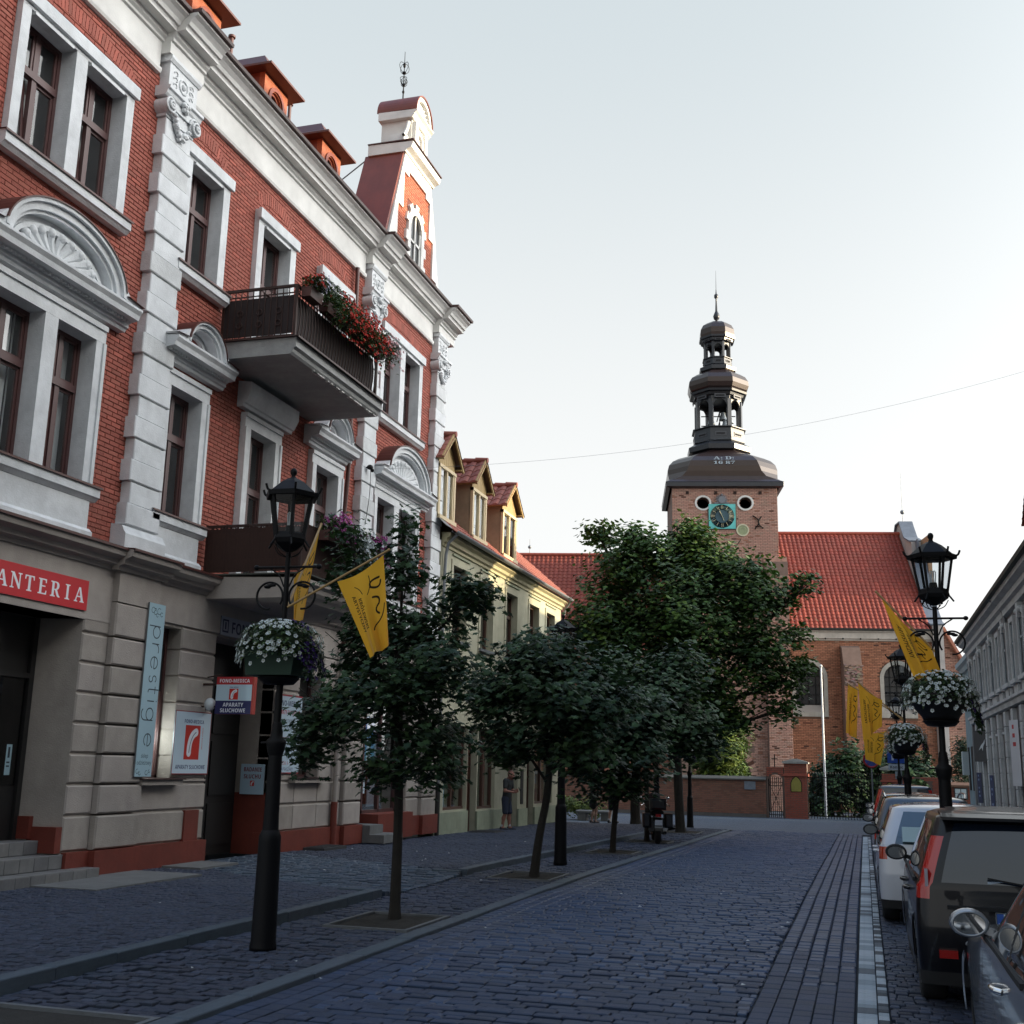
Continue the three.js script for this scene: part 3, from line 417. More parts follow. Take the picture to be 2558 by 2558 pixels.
{ // roof: steep lower slope, flat deck, dormers
  const orange = mat([0.36, 0.095, 0.04], 0.65, { stain: 1.2, bump: [0.4, 0.01] });
  const rf = grp('roof', house);
  add('slope', B().quad([U0, 15.24, 0.25], [26.0, 15.24, 0.25], [26.0, 17.25, -1.25], [U0, 17.25, -1.25]).quad([29.7, 15.24, 0.25], [U1 + 0.3, 15.24, 0.25], [U1 + 0.3, 17.25, -1.25], [29.7, 17.25, -1.25]).quad([U0, 17.25, -1.25], [U1 + 0.3, 17.25, -1.25], [U1 + 0.3, 17.7, -9.3], [U0, 17.7, -9.3]).tri([U1 + 0.3, 15.24, 0.25], [U1 + 0.3, 17.25, -1.25], [U1 + 0.3, 15, -9.3]).tri([U1 + 0.3, 15, -9.3], [U1 + 0.3, 17.25, -1.25], [U1 + 0.3, 17.7, -9.3]), orange, rf);
  const seam = B(); for (let u = U0 + 0.4; u < U1; u += 0.62) if (u < 25.8 || u > 29.8) seam.bar([u, 15.27, 0.25], [u, 17.28, -1.25], 0.03); add('seam', seam, orange, rf);
  for (const uc of [17.9, 20.85, 23.75]) {
    const d = grp('dormer', house), w = 0.53, z1 = -0.42, yE = 17.0;
    const sh = new THREE.Shape([[-w, 15.2], [w, 15.2], [w, yE], [-w, yE]].map((p) => new THREE.Vector2(...p))), hole = new THREE.Path(); hole.moveTo(-0.25, 15.55); hole.lineTo(-0.25, 16.45); hole.absarc(0, 16.45, 0.25, PI, 0, true); hole.lineTo(0.25, 15.55); sh.holes.push(hole);
    const g = new THREE.ExtrudeGeometry(sh, { depth: 0.14, bevelEnabled: false, curveSegments: 12 }); g.translate(uc, 0, z1 - 0.14);
    add('front', g, orange, d);
    add('cheek', B().box(uc - w, uc - w + 0.06, 15.0, yE, -1.9, z1 - 0.14).box(uc + w - 0.06, uc + w, 15.0, yE, -1.9, z1 - 0.14), M.tinRed, d);
    const fr = B(); for (let i = 0; i < 14; i++) { const p = (k, r) => { const t = PI * k / 14; return [uc - r * Math.cos(t), 16.45 + r * Math.sin(t)]; }; fr.prism([p(i, 0.25), p(i + 1, 0.25), p(i + 1, 0.2), p(i, 0.2)], z1 - 0.12, z1 - 0.06); fr.prism([p(i, 0.36), p(i + 1, 0.36), p(i + 1, 0.27), p(i, 0.27)], z1, z1 + 0.04); } fr.box(uc - 0.25, uc - 0.2, 15.55, 16.45, z1 - 0.12, z1 - 0.06).box(uc + 0.2, uc + 0.25, 15.55, 16.45, z1 - 0.12, z1 - 0.06).box(uc - 0.02, uc + 0.02, 15.55, 16.45, z1 - 0.12, z1 - 0.06).box(uc - 0.2, uc + 0.2, 16.42, 16.48, z1 - 0.12, z1 - 0.06).box(uc - 0.36, uc - 0.27, 15.3, 16.45, z1, z1 + 0.04).box(uc + 0.27, uc + 0.36, 15.3, 16.45, z1, z1 + 0.04);
    add('window_frame', fr, M.tinRed, d);
    add('pane', B().box(uc - 0.25, uc + 0.25, 15.5, 16.72, z1 - 0.1, z1 - 0.095), M.glassDark, d);
    add('interior', B().box(uc - w + 0.08, uc + w - 0.08, 15.1, yE - 0.05, -1.7, -0.9), M.interior, d);
    const roof = B(), o = 0.28, A = [[uc - w - o, yE, z1 + 0.3], [uc + w + o, yE, z1 + 0.3], [uc + w + o, yE, -2.4], [uc - w - o, yE, -2.4]], up = (p, k, h) => [lerp(p[0], uc, k), yE + h, p[2] > -1 ? lerp(p[2], z1 - 0.55, k) : p[2]];
    const R1 = A.map((p) => up(p, 0.28, 0.16)), R2 = A.map((p) => up(p, 0.5, 0.46)), R3 = A.map((p) => up(p, 0.72, 0.56)), lo = A.map((p) => [p[0], yE - 0.05, p[2]]);
    for (const [a, b] of [[lo, A], [A, R1], [R1, R2], [R2, R3]]) for (let i = 0; i < 4; i++) { const j = (i + 1) % 4; roof.quad(a[i], a[j], b[j], b[i]); }
    roof.quad(...R3); roof.quad(...lo);
    add('roof', roof, M.tin, d);
    add('vent_pipe', B().cyl(uc - 0.05, 17.4, 18.35, z1 - 1.25, 0.045).cyl(uc - 0.05, 18.35, 18.4, z1 - 1.25, 0.085), M.tin, d);
  }
}
{ // gable over the right bay
  const g = grp('gable', house), uc = 27.9, zf = 0.2, half = (y) => lerp(2.02, 0.98, clamp((y - 15.2) / 3.3, 0, 1));
  add('masonry', B().prism([[uc - 2.02, 15.18], [uc + 2.02, 15.18], [uc + 0.98, 18.5], [uc - 0.98, 18.5]], -0.35, zf - 0.012), M.mortar, g);
  const bt = brickTones([0.36, 0.10, 0.055], 61, 9, 0.3);
  pieces(g, 'brick', courses({ u0: uc - 2.05, u1: uc + 2.05, y0: 15.2, y1: 18.48, holes: [[uc - 0.62, uc + 0.62, 15.2, 17.35]], bl: 0.262, bh: 0.0805, gap: 0.011, z: zf - 0.02, depth: 0.02, seed: 62, inside: (x, y) => Math.abs(x - uc) < half(y) - 0.16 }), { mats: toneMats(bt), tones: bt, mVC: M.brickVC, frame: HF, count: 0, stuffName: 'brickwork' });
  for (const s of [-1, 1]) for (let i = 0; i < 6; i++) { const y = 15.2 + i * 0.55, e = half(y + 0.27), w = i % 2 ? 0.42 : 0.24; const bb = B().prism([[uc + s * (half(y) + 0.03), y], [uc + s * (e - w), y], [uc + s * (e - w), y + 0.55], [uc + s * (half(y + 0.55) + 0.03), y + 0.55]], -0.36, zf + 0.05); add('quoin_block', bb, M.whiteClean, g); }
  const ww = 0.4, ab = B(); for (let i = 0; i < 9; i++) { const a0 = PI * i / 9 + 0.01, a1 = PI * (i + 1) / 9 - 0.01, R = i % 2 ? 0.6 : 0.74, q = (a, r) => [uc - r * Math.cos(a), 16.65 + r * Math.sin(a)]; add('arch_stone', B().prism([q(a0, ww), q(a1, ww), q(a1, R), q(a0, R)], 0.1, zf + 0.07), M.whiteClean, g); }
  for (const s of [-1, 1]) for (let i = 0; i < 5; i++) { const y = 15.2 + i * 0.29, R = i % 2 ? 0.74 : 0.6; add('jamb_stone', B().box(Math.min(uc + s * ww, uc + s * R), Math.max(uc + s * ww, uc + s * R), y, y + 0.285, 0.1, zf + 0.07), M.whiteClean, g); }
  const pts = [[uc - ww, 15.2], [uc + ww, 15.2]]; for (let i = 0; i <= 10; i++) { const a = PI * i / 10; pts.push([uc + ww * Math.cos(a), 16.65 + ww * Math.sin(a)]); }
  add('pane', B().prism(pts, zf - 0.008, zf - 0.004), M.glassDark, g);
  add('window_frame', B().box(uc - 0.03, uc + 0.03, 15.2, 17.04, zf - 0.002, zf + 0.03).box(uc - ww, uc + ww, 16.2, 16.27, zf - 0.002, zf + 0.03).box(uc - ww, uc - ww + 0.06, 15.2, 16.65, zf - 0.002, zf + 0.03).box(uc + ww - 0.06, uc + ww, 15.2, 16.65, zf - 0.002, zf + 0.03), M.whiteClean, g);
  // crowning aedicule
  add('band', B().prism([[uc - 1.0, 18.1], [uc + 1.0, 18.1], [uc + 0.98, 18.5], [uc - 0.98, 18.5]], -0.85, zf + 0.055), M.whiteClean, g);
  add('pedestal_cornice', B().mould([[-0.85, 18.5], [zf + 0.08, 18.5], [zf + 0.12, 18.56], [zf + 0.26, 18.62], [zf + 0.3, 18.72], [zf + 0.3, 18.78], [-0.85, 18.82]], uc - 1.12, uc + 1.12), M.whiteClean, g);
  add('pedestal_flashing', B().box(uc - 1.15, uc + 1.15, 18.821, 18.85, -0.86, zf + 0.33), M.tin, g);
  add('aedicule', B().box(uc - 0.5, uc + 0.5, 18.85, 19.85, -0.75, zf - 0.02).box(uc - 0.46, uc - 0.28, 18.85, 19.8, zf - 0.02, zf + 0.1).box(uc + 0.28, uc + 0.46, 18.85, 19.8, zf - 0.02, zf + 0.1), M.whiteClean, g);
  const ni = B(); for (let i = 0; i < 10; i++) { const q = (k, r) => { const t = PI * k / 10; return [uc - r * Math.cos(t), 19.4 + r * Math.sin(t)]; }; ni.prism([q(i, 0.26), q(i + 1, 0.26), q(i + 1, 0.18), q(i, 0.18)], zf - 0.02, zf + 0.06); } ni.box(uc - 0.26, uc - 0.18, 18.9, 19.4, zf - 0.02, zf + 0.06).box(uc + 0.18, uc + 0.26, 18.9, 19.4, zf - 0.02, zf + 0.06); add('niche', ni, M.whiteClean, g);
  for (const s of [-1, 1]) { const v = B(), p = []; for (let i = 0; i <= 24; i++) { const t = i / 24, a = t * 3.4 * PI, r = 0.2 * (1 - 0.75 * t); p.push([uc + s * (0.72 + r * Math.cos(a + 0.6)), 19.05 + r * Math.sin(a + 0.6), zf - 0.1]); } v.tube(p, 0.05, 6, 40); v.tube([[uc + s * 0.85, 19.15, zf - 0.1], [uc + s * 0.66, 19.45, zf - 0.1], [uc + s * 0.55, 19.75, zf - 0.1]], 0.06, 6); v.box(Math.min(uc + s * 0.5, uc + s * 0.75), Math.max(uc + s * 0.5, uc + s * 0.75), 18.85, 19.3, -0.4, zf - 0.12); add('side_scroll', v, M.whiteClean, g); }
  add('top_cornice', B().mould([[-0.8, 19.85], [zf + 0.04, 19.85], [zf + 0.1, 19.91], [zf + 0.12, 19.97], [zf + 0.2, 20.03], [zf + 0.2, 20.07], [-0.8, 20.1]], uc - 0.66, uc + 0.66), M.whiteClean, g);
  const lu = (r0, r1, z0, z1) => { const b = B(); for (let i = 0; i < 20; i++) { const q = (k, r) => { const t = PI * k / 20; return [uc - r * Math.cos(t), 20.1 + r * 1.02 * Math.sin(t)]; }; b.prism([q(i, r0), q(i + 1, r0), q(i + 1, r1), q(i, r1)], z0, z1); } return b; };
  add('lunette', lu(0.62, 0.5, -0.75, zf + 0.14), M.whiteClean, g); add('lunette_field', lu(0.5, 0.001, -0.72, zf + 0.03), M.whiteClean, g);
  const sh = B(); for (let i = 0; i < 9; i++) { const t = PI * (i + 0.5) / 9; sh.tube([[uc - 0.08 * Math.cos(t), 20.14 + 0.06 * Math.sin(t), zf + 0.05], [uc - 0.42 * Math.cos(t), 20.14 + 0.36 * Math.sin(t), zf + 0.06]], 0.035, 6); } add('shell', sh, M.whiteClean, g);
  add('lunette_roof', lu(0.66, 0.62, -0.85, zf + 0.18), M.tinRed, g);
  const fi = B(); fi.cyl(uc, 20.72, 22.45, -0.35, 0.025, 0.008, 6).cyl(uc, 20.72, 20.8, -0.35, 0.2, 0.03, 8).sph(uc, 21.35, -0.35, 0.05, 1.2, 8).sph(uc, 21.75, -0.35, 0.06, 0.8, 8).sph(uc, 22.0, -0.35, 0.045, 2, 8).sph(uc, 21.12, -0.35, 0.04, 1.4, 8); for (let k = 0; k < 4; k++) { const a = k * PI / 2 + 0.5, cx = Math.cos(a), cz = Math.sin(a), arcs = (y, h, r) => { const p = []; for (let i = 0; i <= 12; i++) { const t = i / 12; p.push([uc + cx * (0.02 + r * Math.sin(t * PI * 0.95)), y + h * t + (t > 0.8 ? -(t - 0.8) * 0.4 : 0), -0.35 + cz * (0.02 + r * Math.sin(t * PI * 0.95))]); } fi.tube(p, 0.009, 4, 14); }; arcs(21.7, 0.45, 0.16); arcs(21.3, 0.25, 0.1); arcs(21.62, -0.2, 0.12); }
  add('weather_spike', fi, M.iron, g);
  const ro = B(), ry = 17.65; ro.quad([uc, ry, -0.4], [uc, ry, -6], [uc - 2.4, 15.3, -6], [uc - 2.4, 15.3, -0.4]).quad([uc, ry, -0.4], [uc, ry, -6], [uc + 2.4, 15.3, -6], [uc + 2.4, 15.3, -0.4]); add('roof', ro, M.tinRed, g);
  for (const s of [-1, 1]) add('coping', B().prism([[uc + s * 2.1, 15.16], [uc + s * 2.22, 15.16], [uc + s * 1.06, 18.52], [uc + s * 0.99, 18.52]], -0.95, zf), M.tinRed, g);
  add('ridge', B().bar([uc, ry + 0.03, -0.4], [uc, ry + 0.03, -6], 0.12), M.tin, g);
  add('stay_rod', B().tube([[uc - 0.4, 17.45, -3.2], [uc - 0.45, 19.1, -0.76]], 0.02, 5), M.zinc, g);
}
// ---------- ground floor ----------
const JO = [0.42, 0.96, 1.425, 1.89, 2.355, 2.82, 3.285, 3.75, 4.32];
{
  const gf = grp('ground_floor', house), mats = [M.beige, M.beigeB];
  const rust = (u0, u1, ya, yb, z, seed) => { const r = rng(seed); for (let i = 0; i < JO.length - 1; i++) { const a = Math.max(JO[i], ya), b = Math.min(JO[i + 1], yb); if (b - a < 0.06) continue; add('stone_block', B().block(u0, u1, a + 0.016, b - 0.016, -0.1, z, 0.025), mats[Math.floor(r() * 2)], gf); } };
  rust(15.19, 15.84, 0.42, 4.0, 0.2, 1); rust(15.84, 16.98, 0.42, 4.32, 0.31, 2); rust(16.98, 17.16, 1.56, 4.16, 0.2, 3); rust(16.98, 19.12, 0.42, 1.5, 0.2, 4); rust(17.95, 19.12, 1.5, 4.16, 0.2, 5);
  rust(21.52, 22.62, 0.42, 4.16, 0.2, 6); rust(22.62, 23.72, 0.42, 1.5, 0.2, 7); rust(23.72, 24.92, 0.42, 4.16, 0.2, 8); rust(24.92, 25.86, 0.42, 4.32, 0.31, 9); rust(29.0, 29.9, 0.42, 4.0, 0.2, 10); rust(29.9, 30.95, 0.42, 4.32, 0.31, 11); rust(9.6, 12.0, 0.42, 4.16, 0.2, 12);
  for (const q of [[15.21, 17.14, 0, 4.2, -0.5, 0.165], [17.14, 17.97, 0, 1.5, -0.5, 0.165], [17.97, 19.1, 0, 4.2, -0.5, 0.165], [17.14, 17.97, 4.12, 4.2, -0.5, 0.165], [21.54, 22.6, 0, 4.2, -0.5, 0.165], [22.6, 23.74, 0, 1.5, -0.5, 0.165], [22.6, 23.74, 3.7, 4.2, -0.5, 0.165], [23.74, 25.84, 0, 4.2, -0.5, 0.165], [29.02, 30.93, 0, 4.2, -0.5, 0.165], [9.62, 11.98, 0, 4.2, -0.5, 0.165], [25.84, 29.02, 3.62, 4.2, -0.5, 0.165]]) add('core', B().box(...q), M.beigeB, gf);
  add('fascia', B().box(9.6, 15.84, 3.95, 4.9, -0.5, 0.2).box(15.84, 24.92, 4.18, 4.9, -0.5, 0.2).box(24.92, 30.95, 3.95, 4.9, -0.5, 0.2).box(15.84, 16.98, 4.32, 4.9, 0.2, 0.31).box(24.92, 25.86, 4.32, 4.9, 0.2, 0.31).box(29.9, 30.95, 4.32, 4.9, 0.2, 0.31), M.beige, gf);
  const lp = (o) => [[0, 4.82], [0.23 + o, 4.82], [0.25 + o, 4.88], [0.34 + o, 4.91], [0.36 + o, 4.98], [0.48 + o, 5.03], [0.5 + o, 5.1], [0.5 + o, 5.14], [0, 5.2]], cuts = [9.6, 15.7, 17.12, 24.78, 26.0, 29.75, 31.0];
  for (let i = 0; i < 6; i++) { const o = i % 2 ? 0.12 : 0; add('ledge', B().mould(lp(o), cuts[i], cuts[i + 1]), M.beige, gf); add('ledge_flashing', B().mould([[0, 5.205], [0.52 + o, 5.145], [0.535 + o, 5.12], [0.535 + o, 5.16], [0, 5.225]], cuts[i] - 0.01, cuts[i + 1] + 0.01), M.tin, gf); }
  for (const q of [[15.25, 15.8, 0, 0.42, -0.1, 0.26], [15.8, 17.02, 0, 0.42, -0.1, 0.36], [17.02, 19.16, 0, 0.42, -0.1, 0.27], [21.48, 24.88, 0, 0.42, -0.1, 0.27], [24.88, 25.9, 0, 0.42, -0.1, 0.37], [26.75, 29.05, 0, 0.62, -0.3, 0.4], [29.05, 29.86, 0, 0.5, -0.1, 0.27], [29.86, 31.0, 0, 0.5, -0.1, 0.37], [18.45, 18.9, 0.42, 0.95, 0.15, 0.235], [21.7, 21.95, 0.42, 1.3, 0.15, 0.24]]) add('plinth', B().box(...q), M.oxblood, gf);
  const sf = [[17.16, 17.95, 1.5, 4.12], [22.62, 23.72, 1.5, 3.7]];
  sf.forEach(([a, b, ya, yb], i) => {
    const w = grp('shop_window', house); add('frame', B().box(a, a + 0.06, ya, yb, -0.16, -0.09).box(b - 0.06, b, ya, yb, -0.16, -0.09).box(a, b, yb - 0.06, yb, -0.16, -0.09).box(a, b, ya, ya + 0.06, -0.16, -0.09), M.brown, w);
    add('pane', B().box(a + 0.06, b - 0.06, ya + 0.06, yb - 0.06, -0.13, -0.126), M.glass, w);
    add('sill', B().box(a - 0.24, b + 0.18, ya - 0.1, ya - 0.012, 0.15, 0.34), M.beige, w); add('flashing', B().box(a - 0.28, b + 0.22, ya - 0.011, ya + 0.012, -0.1, 0.38), M.tinDark, w);
    add('interior', B().box(a - 0.1, b + 0.1, ya - 0.1, yb + 0.1, -1.9, -1.5).box(a - 0.2, a - 0.1, ya, yb, -1.5, -0.5).box(b + 0.1, b + 0.2, ya, yb, -1.5, -0.5), M.interior, w);
    if (!i) { add('lamp_tube', B().cyl(17.5, 1.66, 2.78, -0.32, 0.045), mat([0.9, 0.92, 0.9], 0.4, { emissive: new THREE.Color(0.95, 1, 0.96), emissiveIntensity: 0.75 }), w); const pl = new THREE.PointLight(new THREE.Color(0.95, 1, 0.96), 1.2, 8); pl.position.set(17.5, 2.2, -0.2); pl.castShadow = true; w.add(pl); }
    if (!i) add('lettering', face(B(), [a + 0.1, 3.0, -0.1], [b - 0.08, 3.0, -0.1], [b - 0.08, 3.8, -0.1], [a + 0.1, 3.8, -0.1]), signMat(256, 256, (c, W, H) => { c.fillStyle = '#0b0b10'; c.fillRect(0, 0, W, H); c.fillStyle = '#b9bcc6'; c.textAlign = 'center'; c.font = '34px serif'; c.fillText('PRESTIGE', W / 2, 50); c.font = 'bold 30px sans-serif'; c.fillText('SKLEP', W / 2, 160); c.font = '26px sans-serif'; c.fillText('ODZIEŻOWY', W / 2, 196); c.fillText('9-17', W / 2, 232); }), w);
  });
  add('downpipe', B().tube([[24.5, 14.0, 0.12], [24.55, 9, 0.14], [24.55, 5.3, 0.14], [24.45, 5.0, 0.62], [24.45, 4.6, 0.3], [24.45, 4.2, 0.3]], 0.055, 8, 30), M.tin, house); add('downpipe', B().cyl(24.45, 0.95, 4.25, 0.29, 0.06), M.beige, house); add('downpipe_foot', B().cyl(24.45, 0, 0.97, 0.29, 0.075), M.oxblood, house);
}
{ // passage with its dark gate
  const p = grp('passage', house);
  add('reveal', B().box(19.02, 19.105, 0, 4.2, -0.6, 0.16).box(21.52, 21.6, 1.18, 4.2, -0.6, 0.162).box(19.1, 21.55, 4.13, 4.2, -0.6, 0.16), M.beigeB, p); add('reveal_plinth', B().box(21.5, 21.58, 0, 1.2, -0.6, 0.18), M.oxblood, p);
  const d = B(); for (let i = 0; i < 2; i++) { const a = 19.14 + i * 1.18; d.box(a, a + 1.17, 0.02, 3.4, -0.62, -0.56); for (const [ya, yb] of [[0.2, 1.0], [1.15, 2.2], [2.35, 3.3]]) d.box(a + 0.12, a + 1.05, ya, yb, -0.56, -0.535); } d.box(19.12, 21.5, 3.4, 4.13, -0.62, -0.57);
  add('gate_leaf', d, mat([0.012, 0.011, 0.011], 0.55), p);
}
{ // left shop doorway, tiled steps
  const p = grp('shop_entrance', house), dk = mat([0.018, 0.017, 0.017], 0.4);
  add('splay', B().quad([15.19, 0, 0.18], [15.0, 0, -0.5], [15.0, 3.95, -0.5], [15.19, 3.95, 0.18]).quad([12.0, 3.95, 0.18], [15.19, 3.95, 0.18], [15.19, 3.95, -1], [12.0, 3.95, -1]).quad([12.0, 0, 0.18], [12.3, 0, -0.9], [12.3, 3.95, -0.9], [12.0, 3.95, 0.18]), M.beigeB, p);
  add('door', B().box(12.3, 15.02, 0.6, 3.95, -0.6, -0.52).box(14.1, 14.18, 0.6, 3.95, -0.52, -0.46).box(14.9, 15.0, 0.6, 3.95, -0.52, -0.46).box(14.18, 14.9, 3.0, 3.08, -0.52, -0.46), dk, p);
  add('pane', B().box(14.2, 14.88, 1.4, 2.98, -0.51, -0.505), M.glassDark, p);
  add('handle', B().tube([[14.28, 1.55, -0.48], [14.28, 1.95, -0.48]], 0.016, 6), M.chrome, p);
  add('sticker', face(B(), [14.62, 1.55, -0.5], [14.74, 1.55, -0.5], [14.74, 2.0, -0.5], [14.62, 2.0, -0.5]), signMat(64, 160, (c, W, H) => { c.fillStyle = '#98b4bd'; c.fillRect(0, 0, W, H); c.fillStyle = '#22303a'; c.fillRect(20, 14, 24, 56); c.fillRect(14, 90, 36, 8); c.fillRect(14, 110, 36, 8); }), p);
  add('step_border', B().box(15.05, 15.19, 0.42, 0.8, -0.5, 0.19).box(14.98, 15.08, 0.62, 0.95, -0.48, -0.25), M.oxblood, p);
  const tm = [mat([0.235, 0.235, 0.235], 0.5, { stain: 0.8 }), mat([0.205, 0.205, 0.21], 0.5, { stain: 0.6 }), mat([0.26, 0.255, 0.25], 0.5, { stain: 0.9 })], r = rng(8);
  [[12.2, 15.74, 0, 0.19, 0.2, 0.52], [12.2, 15.24, 0.19, 0.4, -0.12, 0.21], [12.2, 15.05, 0.4, 0.6, -0.5, -0.1]].forEach(([a, b, ya, yb, z0, z1]) => { const s = grp('step', p); add('core', B().box(a, b - 0.01, ya, yb - 0.012, z0, z1 - 0.012), M.concrete, s); for (let u = b; u > a + 0.1; u -= 0.31) { const e = Math.max(a, u - 0.304); add('step_tile', B().block(e, u, ya + 0.006, yb - 0.012, z1 - 0.03, z1, 0.006), tm[Math.floor(r() * 3)], s); const t = add('step_tile', B().block(e, u, -z1 + 0.001, -z0, -0.02, 0, 0.006), tm[Math.floor(r() * 3)], s); t.rotation.x = -PI / 2; t.position.y = yb; } });
}
{ // right shop
  const p = grp('shop_front', house), fr = M.brown;
  add('frame', B().box(25.88, 25.96, 0.3, 3.62, -0.45, -0.36).box(26.68, 26.8, 0.3, 3.62, -0.45, -0.36).box(27.82, 27.92, 0.62, 3.62, -0.2, -0.1).box(26.8, 26.88, 0.62, 3.62, -0.2, -0.1).box(28.9, 29.0, 0.62, 3.62, -0.2, -0.1).box(26.8, 29.0, 0.62, 0.7, -0.2, -0.1).box(26.8, 29.0, 3.5, 3.62, -0.2, -0.1), fr, p);
  add('door_leaf', B().box(25.96, 26.68, 0.4, 3.0, -0.42, -0.38), mat([0.02, 0.019, 0.019], 0.4), p);
  for (const [a, b] of [[26.88, 27.82], [27.92, 28.9]]) add('pane', B().box(a, b, 0.7, 3.5, -0.15, -0.146), M.glass, p);
  add('poster', face(B(), [26.95, 1.9, -0.22], [27.75, 1.9, -0.22], [27.75, 3.0, -0.22], [26.95, 3.0, -0.22]), signMat(128, 176, (c, W, H) => { const g = c.createLinearGradient(0, 0, 0, H); g.addColorStop(0, '#2c66b4'); g.addColorStop(0.5, '#5d9ad6'); g.addColorStop(1, '#6fa9b8'); c.fillStyle = g; c.fillRect(0, 0, W, H); c.fillStyle = '#14305f'; c.fillRect(0, 58, W, 5); c.fillRect(0, 90, W, 7); c.fillStyle = '#d7e6ec'; c.fillRect(50, 120, 40, 56); c.fillStyle = '#7d8f96'; c.fillRect(58, 126, 10, 50); c.fillRect(74, 126, 10, 50); }), p);
  add('notice', face(B(), [26.92, 1.1, -0.13], [27.05, 1.1, -0.13], [27.05, 1.65, -0.13], [26.92, 1.65, -0.13]), mat([0.45, 0.55, 0.62], 0.6), p);
  add('curtain', B().box(28.0, 28.85, 0.75, 2.9, -0.5, -0.47), mat([0.3, 0.36, 0.42], 0.9), p);
  add('interior', B().box(25.7, 29.1, 0.3, 3.7, -2.2, -2.1).box(25.6, 25.8, 0.3, 3.7, -2.2, -0.46).box(29.05, 29.2, 0.3, 3.7, -2.2, -0.5).box(25.7, 29.1, 0.3, 0.4, -2.2, -0.2), M.interior, p);
  add('step', B().box(25.92, 27.1, 0, 0.19, 0.3, 0.92).box(25.92, 26.72, 0.19, 0.4, -0.4, 0.55), M.concrete, p);
}
{ // balconies
  const rail = (g, a, b, z1, y0, y1, screen) => {
    const fb = B(); fb.bar([a, y1, 0.05], [a, y1, z1], 0.05).bar([b, y1, 0.05], [b, y1, z1], 0.05).bar([a, y1, z1], [b, y1, z1], 0.05).bar([a, y0 + 0.07, 0.05], [a, y0 + 0.07, z1], 0.03).bar([b, y0 + 0.07, 0.05], [b, y0 + 0.07, z1], 0.03).bar([a, y0 + 0.07, z1], [b, y0 + 0.07, z1], 0.03).bar([a, y1 - 0.14, 0.05], [a, y1 - 0.14, z1], 0.02).bar([a, y1 - 0.14, z1], [b, y1 - 0.14, z1], 0.02).bar([a, y0, z1], [a, y1 + 0.02, z1], 0.055).bar([b, y0, z1], [b, y1 + 0.02, z1], 0.055).bar([a, y0, 0.08], [a, y1 + 0.02, 0.08], 0.045);
    add('railing_frame', fb, M.ironRust, g);
    if (!screen) { for (let z = 0.2; z < z1 - 0.05; z += 0.13) { const bb = B().bar([a, y0 + 0.07, z], [a, y1, z], 0.016); add('baluster', bb, M.ironRust, g); } for (let u = a + 0.12; u < b - 0.05; u += 0.125) { const p = []; for (let i = 0; i <= 8; i++) p.push([u, y0 + 0.07 + (y1 - y0 - 0.07) * i / 8, z1 + 0.05 * Math.sin(i / 8 * PI * 1.2) * (i < 7 ? 1 : 0)]); add('baluster', B().tube(p, 0.013, 5, 8), M.ironRust, g); } const o = B(); for (let z = 0.45; z < z1 - 0.2; z += 0.42) for (const y of [0.35, 0.6]) o.geo(new THREE.TorusGeometry(0.06, 0.012, 5, 14), new THREE.Matrix4().makeTranslation(a, y0 + y, z).multiply(new THREE.Matrix4().makeRotationY(PI / 2))); add('ring_ornament', o, M.ironRust, g); }
  };
  const reed = mat([0.06, 0.026, 0.019], 0.85, { stain: 0.5, tex: 'wood' });
  const up = grp('balcony', house); up.userData.label = 'upper balcony with thin rusty iron railing';
  add('slab', B().mould([[0, 9.42], [1.66, 9.42], [1.7, 9.46], [1.72, 9.52], [1.78, 9.56], [1.78, 9.74], [0, 9.76]], 18.5, 22.65), mat([0.42, 0.43, 0.43], 0.85, { stain: 1.6, bump: [0.3, 0.006] }), up);
  add('slab_flashing', B().mould([[0, 9.765], [1.85, 9.745], [1.86, 9.72], [1.86, 9.76], [0, 9.785]], 18.44, 22.72), M.tinDark, up);
  { const c = B(), r = rng(12); for (let i = 0; i < 26; i++) { const u = 19.4 + r() * 3.1; c.box(u, u + 0.05 + r() * 0.14, 9.405, 9.425, 1.6 + r() * 0.05, 1.68); } add('flaking_plaster', c, M.whiteClean, up).userData.kind = 'stuff'; }
  rail(up, 18.62, 22.5, 1.66, 9.78, 10.86, false);
  { const sm = mat([0.035, 0.024, 0.024], 0.9, { transmission: 0.2, thickness: 0 }); add('side_screen', B().box(18.64, 18.65, 9.9, 10.68, 0.1, 1.6), sm, up); add('front_screen', B().box(18.68, 22.44, 9.9, 10.7, 1.6, 1.61), sm, up); }
  const lo = grp('balcony', house); lo.userData.label = 'lower balcony screened with dark brown reed matting';
  add('slab', B().mould([[0, 4.76], [1.95, 4.76], [2.0, 4.82], [2.05, 4.86], [2.1, 4.92], [2.12, 5.0], [2.18, 5.05], [2.18, 5.12], [0, 5.18]], 18.62, 22.4), M.beige, lo);
  add('slab_flashing', B().box(18.58, 22.44, 5.19, 5.215, 0, 2.2), mat([0.1, 0.105, 0.09], 0.9, { stain: 0.5 }), lo);
  rail(lo, 18.7, 22.3, 2.05, 5.22, 6.14, true);
  const st = B(), r = rng(66); for (let z = 0.1; z < 2.05; z += 0.021) st.box(18.675, 18.69, 5.26, 6.08 + r() * 0.06, z, z + 0.018); for (let u = 18.7; u < 22.3; u += 0.021) st.box(u, u + 0.018, 5.26, 6.08 + r() * 0.06, 2.065, 2.08); const s = add('reed_screen', st, reed, lo); s.userData.kind = 'stuff';
}
rebase(house, 20.5, 0, 0);
